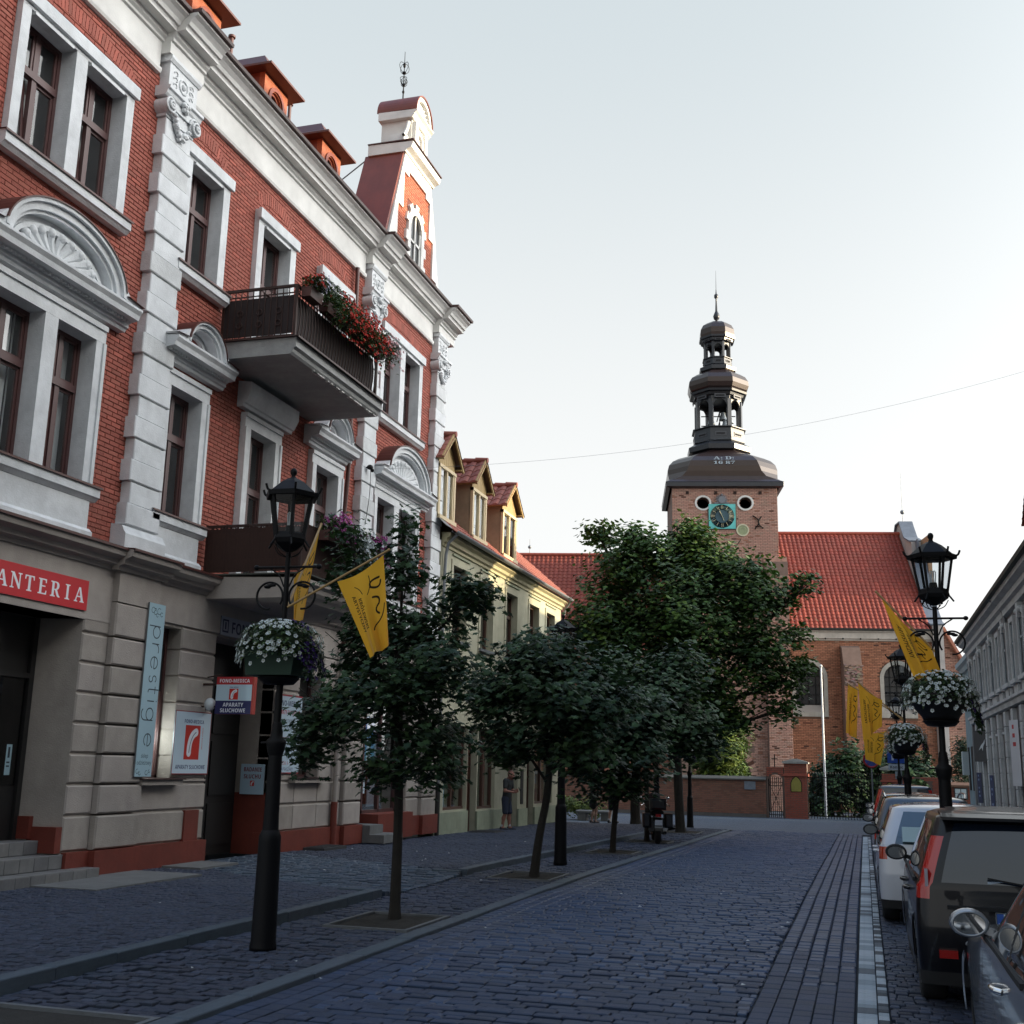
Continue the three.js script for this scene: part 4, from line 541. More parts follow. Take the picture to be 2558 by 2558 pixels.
// ---------- signs on the red house ----------
const onWall = (u, y, z = 0.2) => [-11.8 + z, y, -u];
function board(name, label, category, w, h, d, m, pos, rot, edge = M.zinc) { const t = thing(name, label, category, null, pos, rot); add('panel', B().box(-w / 2, w / 2, -h / 2, h / 2, -d, -0.002), edge, t); add('print', face(B(), [-w / 2, -h / 2, 0], [w / 2, -h / 2, 0], [w / 2, h / 2, 0], [-w / 2, h / 2, 0]), m, t); return t; }
const earLogo = (c, x, y, w, h) => { c.fillStyle = '#c4271b'; c.fillRect(x, y, w, h); c.save(); c.strokeStyle = '#e8ecf2'; c.lineCap = 'round'; c.lineWidth = w * 0.3; c.beginPath(); c.moveTo(x + w * 0.72, y + h * 0.2); c.quadraticCurveTo(x + w * 0.3, y + h * 0.3, x + w * 0.32, y + h * 0.8); c.stroke(); c.strokeStyle = '#39435c'; c.lineWidth = w * 0.03; c.beginPath(); c.moveTo(x + w * 0.72, y + h * 0.2); c.quadraticCurveTo(x + w * 0.36, y + h * 0.34, x + w * 0.33, y + h * 0.8); c.stroke(); c.restore(); };
board('shop_sign', 'red sign with white serif lettering ANTERIA above the left shop doorway', 'sign', 2.95, 0.47, 0.02, signMat(1024, 164, (c, W, H) => { c.fillStyle = '#c8202a'; c.fillRect(0, 0, W, H); c.fillStyle = '#eef0f4'; c.font = 'bold 112px serif'; c.textBaseline = 'middle'; c.textAlign = 'center'; const s = 'GALANTERIA'; for (let i = 0; i < s.length; i++) c.fillText(s[i], 62 + i * 99, H / 2 + 4); }), onWall(13.71, 4.31, 0.225), PI / 2);
board('banner', 'tall pale blue vertical banner reading prestige beside the narrow shop window', 'banner', 0.47, 2.88, 0.03, signMat(160, 980, (c, W, H) => {
  c.fillStyle = '#a3c0cb'; c.fillRect(0, 0, W, H); c.save(); c.translate(58, 120); c.rotate(PI / 2); c.strokeStyle = '#16242e'; c.lineWidth = 6; const arc = (x, y, r, a, b) => { c.beginPath(); c.arc(x, y, r, a, b); c.stroke(); }, ln = (...p) => { c.beginPath(); p.forEach((q, i) => (i % 2 ? 0 : i ? c.lineTo(q, p[i + 1]) : c.moveTo(q, p[i + 1]))); c.stroke(); }; const R = 34; ln(10, -2 * R, 10, 40); arc(10 + R, -R, R, 0, 6.3); ln(112, -2 * R, 112, 0); arc(112 + R, -R, R, PI, 5.2); for (const x of [186, 622]) { arc(x + R, -R, R, 0.5, 2 * PI); ln(x, -R, x + 2 * R, -R); } arc(312, -50, 18, PI * 0.5, PI * 1.85); arc(312, -16, 18, -PI * 0.5, PI * 0.85); ln(372, -100, 372, -14); arc(386, -14, 14, PI * 0.4, PI); ln(354, -66, 396, -66); ln(438, -66, 438, 0); ln(438, -92, 438, -86); arc(512, -R, R, 0, 6.3); ln(512 + R, -2 * R, 512 + R, 12); arc(512, 12, R, 0, 2.5); c.restore();
  c.strokeStyle = '#1c2a33'; c.lineWidth = 3; for (const [x, y, r] of [[40, 40, 16], [62, 52, 12], [100, 42, 18], [126, 58, 12], [84, 66, 10]]) { c.beginPath(); c.arc(x, y, r, 0.5, 5.6); c.stroke(); } c.fillStyle = '#1c2a33'; c.fillRect(50, 28, 20, 6); c.textAlign = 'center'; c.font = '30px sans-serif'; c.fillText('sklep', W / 2, 876); c.fillText('odzieżowy', W / 2, 914); for (const [x, y, r] of [[22, 950, 12], [46, 962, 9], [110, 958, 12], [136, 950, 8]]) { c.beginPath(); c.arc(x, y, r, 0, 5); c.stroke(); }
}), onWall(16.9, 2.98, 0.35), PI / 2);
board('clinic_board', 'white board with red square ear logo and blue lettering left of the dark passage', 'sign', 1.18, 1.11, 0.025, signMat(512, 480, (c, W, H) => { c.fillStyle = '#c3d6e2'; c.fillRect(0, 0, W, H); c.strokeStyle = '#8c2430'; c.lineWidth = 8; c.strokeRect(3, 3, W - 6, H - 6); c.fillStyle = '#27345f'; c.textAlign = 'center'; c.font = 'bold 40px sans-serif'; c.fillText('FONO-MEDICA', W * 0.52, 92); earLogo(c, 150, 108, 212, 260); c.save(); c.translate(392, 120); c.rotate(PI / 2); c.font = '18px sans-serif'; c.textAlign = 'left'; c.fillText('APARATY SŁUCHOWE', 0, 0); c.restore(); c.font = 'bold 42px sans-serif'; c.fillStyle = '#27345f'; c.fillText('APARATY SŁUCHOWE', W / 2, 440, 470); }), onWall(18.49, 2.13, 0.235), PI / 2);
{
  const t = thing('projecting_sign', 'projecting box sign, red, white and navy bands with arrows, at passage entrance', 'sign', null, [-10.93, 2.99, -18.72], 0), w = 0.73, h = 0.67;
  add('case', B().box(-w / 2, w / 2 + 0.03, -h / 2, h / 2, -0.12, -0.002), mat([0.42, 0.05, 0.035], 0.5), t);
  add('print', face(B(), [-w / 2, -h / 2, 0], [w / 2, -h / 2, 0], [w / 2, h / 2, 0], [-w / 2, h / 2, 0]), signMat(512, 470, (c, W, H) => { c.fillStyle = '#b02a31'; c.fillRect(0, 0, W, 98); c.fillStyle = '#bcd3df'; c.fillRect(0, 98, W, 204); c.fillStyle = '#1d2257'; c.fillRect(0, 302, W, H - 302); c.fillStyle = '#e6e9f0'; c.textAlign = 'center'; c.font = 'bold 62px sans-serif'; c.fillText('FONO-MEDICA', W / 2, 72, 460); c.font = 'bold 68px sans-serif'; c.fillText('APARATY', W / 2, 376, 380); c.fillText('SŁUCHOWE', W / 2, 448, 460); earLogo(c, 190, 150, 130, 138); c.fillStyle = '#27345f'; c.font = 'bold 18px sans-serif'; c.fillText('FONO-MEDICA', W / 2, 138); c.font = 'bold 74px sans-serif'; c.fillText('←', 90, 246); c.fillText('←', 424, 246); }), t);
  add('bracket', B().bar([-0.36, 0.2, -0.06], [-0.8, 0.2, -0.06], 0.04).bar([-0.36, -0.2, -0.06], [-0.8, -0.2, -0.06], 0.03).bar([-0.6, 0.33, -0.06], [-0.3, 0.38, -0.06], 0.02), M.ironRust, t);
}
{ const t = thing('globe_lamp', 'small white globe lamp with house number on the wall over the clinic board', 'wall lamp', null, onWall(18.78, 2.83, 0.36), PI / 2); add('globe', B().sph(0, 0, 0, 0.105, 1.12, 16), mat([0.6, 0.66, 0.68], 0.25), t); add('arm', B().tube([[0.1, -0.08, -0.02], [0.14, -0.09, -0.1], [0.12, -0.06, -0.17]], 0.022, 6).tube([[0, -0.1, 0], [0.1, -0.09, -0.02]], 0.03, 6), M.ironRust, t); add('number', B().box(0.07, 0.082, -0.05, 0.05, 0.075, 0.079), M.dark, t); }
board('fascia_sign', 'grey clinic name board in shade directly above the passage opening', 'sign', 3.2, 0.36, 0.02, signMat(1024, 116, (c, W, H) => { c.fillStyle = '#9a9fae'; c.fillRect(0, 0, W, H); c.fillStyle = '#23264a'; c.font = 'bold 96px sans-serif'; c.textBaseline = 'middle'; c.fillText('FONO-MEDICA', 120, H / 2 + 4, 800); c.strokeStyle = '#23264a'; c.lineWidth = 10; c.strokeRect(24, 22, 60, 70); c.fillRect(46, 34, 16, 44); }), onWall(20.78, 4.34, 0.225), PI / 2);
board('exam_sign', 'small white sign with red BADANIE SŁUCHU lettering and arrow in the passage', 'sign', 0.54, 0.6, 0.015, signMat(256, 284, (c, W, H) => { c.fillStyle = '#a9c3d4'; c.fillRect(0, 0, W, H); c.fillStyle = '#7c1d28'; c.textAlign = 'center'; c.font = 'bold 54px sans-serif'; c.fillText('BADANIE', W / 2, 70, 200); c.fillText('SŁUCHU', W / 2, 136, 190); earLogo(c, 108, 156, 44, 50); c.fillStyle = '#27345f'; c.font = 'bold 76px sans-serif'; c.fillText('←', W / 2, 268); }), [-11.95, 1.47, -21.44], 0);
board('clinic_poster', 'tall white clinic poster with opening hours, partly hidden behind the near lamp post', 'poster', 1.2, 1.62, 0.02, signMat(512, 692, (c, W, H) => { c.fillStyle = '#b7cbd8'; c.fillRect(0, 0, W, H); c.fillStyle = '#9b2a34'; c.fillRect(0, 0, W, 14); c.fillRect(0, H - 10, W, 10); c.textAlign = 'center'; c.fillStyle = '#26335c'; c.font = 'bold 66px sans-serif'; c.fillText('FONO-MEDICA', W / 2, 100, 460); c.fillStyle = '#a83848'; c.font = 'bold 54px sans-serif'; c.fillText('APARATY SŁUCHOWE', W / 2, 176, 440); c.fillStyle = '#39465f'; c.font = '44px sans-serif'; c.fillText('PRACOWNIA', W / 2, 246); c.fillText('PROTETYKI SŁUCHU', W / 2, 300, 420); c.font = '38px sans-serif'; c.fillStyle = '#a83848'; c.fillText('BADANIE SŁUCHU', W / 2, 400); c.fillStyle = '#26335c'; c.font = 'bold 50px sans-serif'; c.fillText('NFZ', W * 0.62, 500); c.font = '40px sans-serif'; c.fillText('9 - 17', W * 0.6, 568); c.fillStyle = '#a83848'; c.fillText('SOB. 9 - 13', W * 0.55, 616); c.fillStyle = '#26335c'; c.fillText('ZAPRASZAMY', W * 0.55, 668); }), onWall(22.1, 2.4, 0.235), PI / 2);
// ---------- flowers ----------
function leafTuft(b, r, p, dir, L, W, col) { const d = V(...dir).normalize(), s = V(0, 1, 0).cross(d); if (s.lengthSq() < 0.01) s.set(1, 0, 0); s.normalize().multiplyScalar(W / 2); const A = V(...p), m = A.clone().addScaledVector(d, L * 0.5).add(V(0, L * 0.12, 0)), t = A.clone().addScaledVector(d, L).add(V(0, -L * 0.15, 0)); b.col = col; const a = (v) => [v.x, v.y, v.z]; b.tri(a(A), a(m.clone().add(s)), a(m.clone().sub(s))); b.tri(a(m.clone().add(s)), a(t), a(m.clone().sub(s))); }
function petunia(b, p, n, R, col, mid) { const N = V(...n).normalize(), u = V(0.3, 1, 0.2).cross(N).normalize(), w = N.clone().cross(u), C = V(...p), a = (v) => [v.x, v.y, v.z], q = (t, k, z) => C.clone().addScaledVector(u, R * k * Math.cos(t)).addScaledVector(w, R * k * Math.sin(t)).addScaledVector(N, z * R); for (let i = 0; i < 5; i++) { const t = i / 5 * 2 * PI, e = 2 * PI / 5; b.col = col; b.tri(a(q(t, 0.2, -0.2)), a(q(t - e * 0.5, 0.85, 0.12)), a(q(t, 1.05, 0.2))); b.tri(a(q(t, 0.2, -0.2)), a(q(t, 1.05, 0.2)), a(q(t + e * 0.5, 0.85, 0.12))); b.col = mid; b.tri(a(q(0, 0, -0.35)), a(q(t - e * 0.5, 0.28, -0.1)), a(q(t + e * 0.5, 0.28, -0.1))); } }
const LEAFG = [[0.05, 0.10, 0.03], [0.04, 0.085, 0.03], [0.07, 0.13, 0.035], [0.03, 0.06, 0.025], [0.09, 0.13, 0.03]];
const petalM = mat([1, 1, 1], 0.7, { vc: true, transmission: 0.2, thickness: 0, ior: 1.3 });
function basket(label, pos, potMat, seed, o = {}) {
  const t = thing('flower_basket', label, 'flower basket', 'flower baskets on the street lamps', pos), r = rng(seed), fo = B(), fl = B(), pu = B();
  if (o.square) add('pot', B().prism([[-0.26, 0.02], [0.26, 0.02], [0.3, 0.33], [-0.3, 0.33]], -0.24, 0.24).box(-0.31, 0.31, 0.3, 0.34, -0.26, 0.26), potMat, t);
  else add('pot', B().lathe([[0.001, 0.0], [0.2, 0.0], [0.22, 0.05], [0.33, 0.18], [0.36, 0.3], [0.36, 0.34], [0.3, 0.34]], 20), potMat, t);
  add('bracket_ring', B().lathe([[0.05, -0.07], [0.16, -0.06], [0.22, 0.0], [0.2, 0.012], [0.05, 0.0]], 16), M.iron, t);
  add('soil_mound', B().lathe([[0.001, 0.2], [0.3, 0.14], [0.36, 0], [0.3, -0.04]].map((q) => [q[0], q[1] + 0.33]), 18), mat([0.02, 0.035, 0.014], 1), t);
  const sx = 0.43, sy = 0.27;
  for (let i = 0; i < 1500; i++) { const a = r() * 2 * PI, e = Math.acos(1 - r() * 1.25), k = 0.7 + 0.32 * r(), x = sx * Math.sin(e) * Math.cos(a) * k, z = sx * Math.sin(e) * Math.sin(a) * k, y = 0.33 + sy * Math.cos(e) * k - (Math.sin(e) > 0.9 ? 0.10 * r() : 0); leafTuft(fo, r, [x, y, z], [x + (r() - 0.5) * 0.4, (r() - 0.4) * 0.35, z + (r() - 0.5) * 0.4], 0.06 + r() * 0.03, 0.035, LEAFG[Math.floor(r() * 5)]); }
  for (let i = 0; i < 420; i++) { const a = r() * 2 * PI, e = Math.acos(1 - r() * 1.35), k = 1.0 + 0.07 * r(), x = sx * Math.sin(e) * Math.cos(a) * k, z = sx * Math.sin(e) * Math.sin(a) * k, y = 0.34 + sy * Math.cos(e) * k - (Math.sin(e) > 0.85 ? 0.16 * r() : 0); const purple = o.purple && Math.cos(a - o.purple) > 0.93 + r() * 0.06; petunia(purple ? pu : fl, [x, y, z], [x, 0.25 * Math.cos(e) + 0.1, z], 0.019 + r() * 0.008, purple ? [0.05, 0.02, 0.16] : [0.72, 0.78, 0.78], purple ? [0.02, 0.01, 0.06] : [0.5, 0.55, 0.3]); }
  const trail = o.trail ?? 0.4; for (let q = 0; q < 9; q++) { const a = trail + (r() - 0.5) * 1.3, L = 0.2 + r() * 0.25; for (let i = 0; i < 26; i++) { const s = i / 26, x = Math.cos(a) * (0.4 + 0.06 * s), z = Math.sin(a) * (0.4 + 0.06 * s); leafTuft(fo, r, [x + (r() - 0.5) * 0.05, 0.3 - L * s, z + (r() - 0.5) * 0.05], [r() - 0.5, -0.3, r() - 0.5], 0.05, 0.03, LEAFG[3]); if (r() < 0.2) petunia(pu, [x * 1.05, 0.3 - L * s, z * 1.05], [x, 0.2, z], 0.028, [0.035, 0.012, 0.09], [0.02, 0.01, 0.05]); } }
  const f = add('foliage', fo, M.leaf, t); f.userData.kind = 'stuff'; const g = add('petunias', fl, petalM, t); g.userData.kind = 'stuff'; if (pu.size) add('purple_petunias', pu, petalM, t).userData.kind = 'stuff';
  return t;
}
function flowerBox(label, pos, rot, L, cols, seed, droop, group, tall = 0.3) {
  const t = thing('flower_box', label, 'flower box', group, pos, rot), r = rng(seed), fo = B(), fl = B();
  add('trough', B().prism([[-0.09, -0.2], [0.09, -0.2], [0.12, 0], [-0.12, 0]], -L / 2, L / 2), M.tin, t).rotation.y = PI / 2;
  for (let i = 0; i < L * 1100; i++) { const x = (r() - 0.5) * L * 1.06, a = r(), y = a * tall - droop * r() * r() * 0.45, z = (r() - 0.35) * 0.42 + (y < 0 ? 0.16 : 0); leafTuft(fo, r, [x, y, z], [r() - 0.5, r() - 0.4, r() - 0.2], 0.07 + r() * 0.04, 0.045, LEAFG[Math.floor(r() * 5)]); }
  for (let i = 0; i < L * 260; i++) { const x = (r() - 0.5) * L * 1.1, q = Math.floor((x / L + 0.5 + (r() - 0.5) * 0.16) * cols.length), c = cols[clamp(q, 0, cols.length - 1)]; if (!c) continue; const y = (r() * 1.15) * tall - droop * r() * r() * 0.5, z = (r() - 0.15) * 0.4 + (y < 0 ? 0.16 : 0.03); for (let k = 0; k < (droop > 0.7 ? 2 : 1); k++) petunia(fl, [x + (r() - 0.5) * 0.04, y, z], [r() - 0.5, 0.4, 0.8], 0.034 + r() * 0.01, c, [c[0] * 0.6, c[1] * 0.5, c[2] * 0.4]); }
  add('foliage', fo, M.leaf, t).userData.kind = 'stuff'; add('blossoms', fl, petalM, t).userData.kind = 'stuff'; return t;
}
{ const red = [0.50, 0.035, 0.02], lil = [0.55, 0.55, 0.7], pk = [0.36, 0.05, 0.26], wh = [0.7, 0.74, 0.76], R = PI / 2;
  const bg = (z, u, L) => [-11.8 + z, 0, -u];
  flowerBox('small geranium box with few flowers at the near corner of the upper balcony', [-9.98, 10.86, -18.95], R, 0.5, [red, lil, null], 5, 0.1, null, 0.22);
  flowerBox('long box of trailing red geraniums hanging over the upper balcony railing', [-9.98, 10.84, -20.9], R, 2.9, [null, red, red, red, red, red, [0.6, 0.4, 0.42]], 6, 1.5, null, 0.36);
  flowerBox('pink petunia box behind the lamp on the lower balcony railing', [-9.55, 6.12, -19.55], R, 0.7, [pk, [0.5, 0.15, 0.42], pk], 7, 0.6, null, 0.3);
  flowerBox('white and magenta petunia box on the lower balcony railing', [-9.55, 6.1, -20.75], R, 1.4, [wh, wh, wh, pk, pk], 8, 1.4, null, 0.28); }
// ---------- street lamps ----------
const lampGlass = mat([0.85, 0.88, 0.9], 0.08, { transmission: 1, thickness: 0, ior: 1.5 });
function lampPost(label, pos) {
  const t = thing('street_lamp', label, 'street lamp', 'black iron street lamps', pos), I = M.iron;
  add('base', B().lathe([[0.001, 0], [0.135, 0], [0.135, 0.04], [0.125, 0.1], [0.112, 1.05], [0.112, 1.1], [0.095, 1.14], [0.085, 1.16]], 16), I, t);
  add('shaft', B().lathe([[0.085, 1.14], [0.078, 1.3], [0.072, 1.95], [0.078, 1.98], [0.04, 2.0], [0.036, 2.5], [0.036, 2.64], [0.03, 2.66], [0.028, 4.02]], 14), I, t);
  add('collar', B().lathe([[0.072, 1.9], [0.09, 1.96], [0.1, 2.02], [0.1, 2.05], [0.062, 2.09], [0.062, 2.14], [0.052, 2.18], [0.052, 2.22], [0.04, 2.24]], 16), I, t);
  add('hook', B().bar([-0.02, 2.04, 0], [-0.17, 2.03, 0], 0.02), I, t);
  add('crossbar', B().tube([[-0.34, 3.87, 0], [0.34, 3.87, 0]], 0.014, 8).sph(-0.36, 3.87, 0, 0.032, 0.9).sph(0.36, 3.87, 0, 0.032, 0.9), I, t);
  for (const s of [-1, 1]) { const b = B(), p = []; for (let i = 0; i <= 26; i++) { const a = -0.6 + i / 26 * 5.4; p.push([s * (0.19 - 0.155 * Math.cos(a) * (1 - i * 0.004)), 3.56 + 0.155 * Math.sin(a) * (1 - i * 0.004), 0]); } b.tube(p, 0.012, 6, 40); b.tube([[s * 0.03, 3.66, 0], [s * 0.09, 3.78, 0], [s * 0.2, 3.86, 0]], 0.009, 5); b.sph(s * 0.22, 3.66, 0, 0.04, 0.5, 8); b.tube([[s * 0.22, 3.67, 0], [s * 0.13, 3.68, 0]], 0.02, 5); add('scroll', b, I, t); }
  const L = grp('lantern', t), seg = 6, ry = PI / 6;
  add('gallery', B().facet([[0.03, 4.03], [0.09, 4.06], [0.17, 4.12], [0.19, 4.17], [0.175, 4.22], [0.16, 4.24]], seg, 0, 0, 0, ry), I, L);
  { const b = B(); for (let k = 0; k < 6; k++) { const a = ry + k * PI / 3, x = Math.sin(a), z = Math.cos(a); b.bar([x * 0.165, 4.2, z * 0.165], [x * 0.245, 4.66, z * 0.245], 0.03); b.tube([[x * 0.17, 4.17, z * 0.17], [x * 0.2, 4.13, z * 0.2], [x * 0.235, 4.08, z * 0.235]], 0.012, 5); b.tube([[x * 0.17, 4.1, z * 0.17], [x * 0.12, 4.02, z * 0.12], [x * 0.035, 3.98, z * 0.035]], 0.006, 4); b.bar([x * 0.245, 4.655, z * 0.245], [Math.sin(a + PI / 3) * 0.245, 4.655, Math.cos(a + PI / 3) * 0.245], 0.02); } add('frame', b, I, L); }
  for (let k = 0; k < 6; k++) { const a = ry + k * PI / 3, c = a + PI / 3, q = (r, y, t) => [r * Math.sin(t), y, r * Math.cos(t)]; add('pane', B().quad(q(0.163, 4.22, a), q(0.163, 4.22, c), q(0.24, 4.65, c), q(0.24, 4.65, a)), lampGlass, L); }
  { const b = B(); const prof = [[0.31, 4.67], [0.27, 4.675], [0.21, 4.73], [0.13, 4.8], [0.06, 4.84], [0.035, 4.85]]; b.facet(prof, seg, 0, 0, 0, ry); b.facet([[0.31, 4.67], [0.3, 4.62], [0.245, 4.64]], seg, 0, 0, 0, ry); for (let k = 0; k < 6; k++) { const a = ry + k * PI / 3, x = Math.sin(a), z = Math.cos(a); b.tube([[x * 0.28, 4.66, z * 0.28], [x * 0.315, 4.675, z * 0.315], [x * 0.34, 4.73, z * 0.34]], 0.014, 5); } add('roof', b, I, L); add('finial', B().lathe([[0.04, 4.84], [0.03, 4.86], [0.02, 4.875], [0.036, 4.9], [0.038, 4.93], [0.025, 4.955], [0.001, 4.965]], 10), I, L); }
  { const b = B(); b.cyl(0, 4.22, 4.32, 0, 0.06, 0.045); add('lamp_holder', b, I, L); const g = B(); for (const s of [-1, 0, 1]) g.tube([[s * 0.022 - 0.008, 4.32, 0], [s * 0.022 - 0.008, 4.47, 0], [s * 0.022 + 0.008, 4.47, 0], [s * 0.022 + 0.008, 4.32, 0]], 0.007, 6); add('lamp_tube', g, mat([0.75, 0.76, 0.75], 0.3), L); }
  return t;
}
const lamp0 = lampPost('nearest black street lamp, by the first tree, with green flower pot and two flags', [-5.81, 0, -10.87]);
lamp0.rotation.y = 0.05;
const lampAt = (x, zf, label, dy = 0) => dup(lamp0, [x, gy(zf) + dy, -zf], 0.1 * Math.sin(zf), label);
lampAt(-5.82, 22.87, 'second lamp on the left, its lantern just above the round tree crown');
lampAt(-5.85, 34.3, 'third lamp on the left, behind the parked motorcycle');
lampAt(-6.4, 45, 'farthest lamp on the left, half hidden behind the big tree trunk');
lampAt(0.93, 15.2, 'right-hand lamp rising behind the black car with a large flag', -0.1);
lampAt(0.9, 27.2, 'middle right-hand lamp in front of the arched church window', -0.16);
lampAt(1.19, 44, 'farthest right-hand lamp among the far parked cars');
const green = mat([0.012, 0.04, 0.024], 0.5, { specularIntensity: 0.5 }), black = mat([0.01, 0.01, 0.01], 0.5);
basket('green pot of white petunias on the nearest left lamp', [-5.83, 2.69, -10.87], green, 301, { square: true, purple: 0.3, trail: 0.2 });
basket('large dark basket of white petunias on the right lamp behind the black car', [0.93, 2.5, -15.2], black, 302, { trail: 0.3 });
basket('dark basket of white petunias on the middle right-hand lamp', [0.9, 2.34, -27.2], black, 303, { trail: 0.2 });
basket('far small basket of white petunias on the farthest right-hand lamp', [1.19, 2.46, -44], black, 304, { trail: 0 });
basket('flower basket half hidden under the tree crown on the second left lamp', [-5.82, 2.55, -22.87], black, 305);
basket('far white flower basket showing beside the big tree trunk', [-6.4, 2.22, -45], black, 306);
basket('flower basket in the tree shade on the third left lamp', [-5.85, 2.3, -34.3], black, 307);
// ---------- flags ----------
const flagPrint = new THREE.MeshPhysicalMaterial({ roughness: 0.85, side: THREE.DoubleSide, transmission: 0.3, thickness: 0, ior: 1.3, map: signTexture(384, 640, (c, W, H) => {
  c.fillStyle = '#f4ba38'; c.fillRect(0, 0, W, H); c.fillStyle = '#3c2c14'; c.strokeStyle = '#2e2412'; c.lineCap = 'round';
  c.save(); c.translate(120, 190); c.rotate(PI / 2); c.font = 'bold 46px sans-serif'; c.fillText('KRÓLEWSKI', 0, 0, 270); c.fillText('ARTYSTYCZNY', -40, 54, 330); c.restore();
  c.lineWidth = 15; c.beginPath(); c.moveTo(330, 120); c.quadraticCurveTo(230, 90, 250, 150); c.quadraticCurveTo(330, 210, 340, 150); c.moveTo(250, 230); c.quadraticCurveTo(330, 250, 300, 300); c.quadraticCurveTo(230, 330, 290, 370); c.stroke(); c.lineWidth = 12; c.beginPath(); c.moveTo(356, 330); c.quadraticCurveTo(330, 420, 250, 430); c.quadraticCurveTo(210, 440, 200, 470); c.stroke(); c.lineWidth = 6; c.beginPath(); c.moveTo(120, 90); c.quadraticCurveTo(160, 120, 170, 170); c.moveTo(250, 60); c.quadraticCurveTo(260, 140, 210, 190); c.stroke();
}) });
function flag(label, root, tip, TL, TR, BL, BR, fold, seed) {
  const t = thing('flag', label, 'flag', 'yellow festival flags on the lamps', root), o = (p) => [p[0] - root[0], p[1] - root[1], p[2] - root[2]];
  add('pole', B().tube([[0, 0, 0], o(tip)], 0.013, 8).sph(...o(tip), 0.017), mat([0.42, 0.26, 0.10], 0.55), t);
  const b = B(), n = 16, m = 22, r = rng(seed), ph = r() * 6, P = (i, j) => { const s = i / n, d = j / m, k = [0, 1, 2].map((a) => lerp(lerp(o(TL)[a], o(TR)[a], s), lerp(o(BL)[a], o(BR)[a], s), d)); const f = fold * Math.sin(s * 8.5 + ph + d * 1.1) * Math.pow(d, 0.7) + fold * 0.5 * Math.sin(s * 17 + ph * 2) * d; return [k[0] + f * 0.25, k[1] - 0.05 * Math.sin(s * PI) * (1 - d), k[2] + f]; }, U = (i, j) => [i / n, 1 - j / m];
  const g = new THREE.BufferGeometry(), pos = [], uv = [], idx = []; for (let j = 0; j <= m; j++) for (let i = 0; i <= n; i++) { pos.push(...P(i, j)); uv.push(...U(i, j)); } for (let j = 0; j < m; j++) for (let i = 0; i < n; i++) { const a = j * (n + 1) + i; idx.push(a, a + n + 1, a + 1, a + 1, a + n + 1, a + n + 2); } g.setAttribute('position', new THREE.Float32BufferAttribute(pos, 3)); g.setAttribute('uv', new THREE.Float32BufferAttribute(uv, 2)); g.setIndex(idx); g.computeVertexNormals();
  add('cloth', g, flagPrint, t); return t;
}
flag('large open yellow flag slanting right from the nearest left lamp', [-5.78, 3.44, -10.87], [-4.65, 4.02, -10.87], [-5.22, 3.70, -10.87], [-4.71, 3.97, -10.87], [-4.80, 2.90, -10.85], [-4.60, 3.03, -10.87], 0.07, 1);
flag('narrow edge-on yellow flag close to the nearest left lamp post', [-5.82, 3.46, -10.95], [-5.96, 4.56, -11.9], [-5.93, 3.80, -11.25], [-5.95, 4.5, -11.85], [-5.93, 3.34, -11.3], [-6.0, 3.42, -11.7], 0.05, 2);
flag('yellow flag twisting over the church roof from the lamp behind the black car', [0.93, 3.33, -15.2], [0.24, 4.12, -15.2], [0.30, 4.05, -15.2], [0.86, 3.42, -15.2], [0.66, 3.0, -15.1], [0.92, 3.1, -15.2], 0.1, 3);
flag('yellow flag left of a pair on the middle right-hand lamp', [0.9, 3.05, -27.2], [-0.28, 3.86, -27.4], [-0.27, 3.84, -27.5], [-0.06, 3.79, -27.5], [-0.36, 2.75, -27.5], [-0.14, 2.62, -27.5], 0.06, 4);
flag('yellow flag right of a pair on the middle right-hand lamp', [0.9, 3.0, -27.2], [-0.06, 3.86, -27.0], [-0.05, 3.84, -27.0], [0.45, 3.46, -27.0], [0.02, 2.55, -27.0], [0.4, 2.88, -27.0], 0.07, 5);
flag('lowest yellow flag of the right-hand group, on the farthest lamp', [1.15, 3.1, -44], [0.0, 3.52, -44], [0.02, 3.3, -44], [0.84, 3.38, -44], [0.08, 2.36, -44], [0.58, 2.16, -44], 0.08, 6);
flag('small far yellow flag beside the bush, left of two', [-6.38, 2.9, -45], [-6.2, 3.5, -45.3], [-6.34, 3.26, -45], [-6.18, 3.32, -45], [-6.22, 2.7, -45], [-6.16, 2.66, -45], 0.03, 7);
flag('small far yellow flag beside the bush, right of two', [-6.38, 2.9, -45], [-5.68, 3.4, -45], [-6.1, 3.16, -45], [-5.72, 3.34, -45], [-5.8, 2.72, -45], [-5.72, 2.66, -45], 0.04, 8);
{ const p = []; for (let i = 0; i <= 24; i++) { const t = i / 24; p.push([lerp(-11.58, 4.6, t), lerp(8.99, 12.2, t) - 4 * 0.6 * t * (1 - t), -lerp(25.4, 30.85, t)]); } tag(add('overhead_cable', B().tube(p, 0.003, 5, 60), M.zinc), 'thin overhead cable crossing the sky from the brick house', 'cable'); tag(add('cable_insulator', B().sph(-11.5, 9.05, -25.45, 0.08, 0.8).sph(-11.46, 8.98, -25.5, 0.05).tube([[-11.6, 9.05, -25.45], [-11.45, 9.0, -25.42]], 0.02, 5).tube([[-11.5, 9.0, -25.5], [-11.52, 8.4, -25.55], [-11.58, 7.6, -25.5]], 0.008, 4), M.dark), 'dark cable anchor on the white pilaster', 'insulator'); }
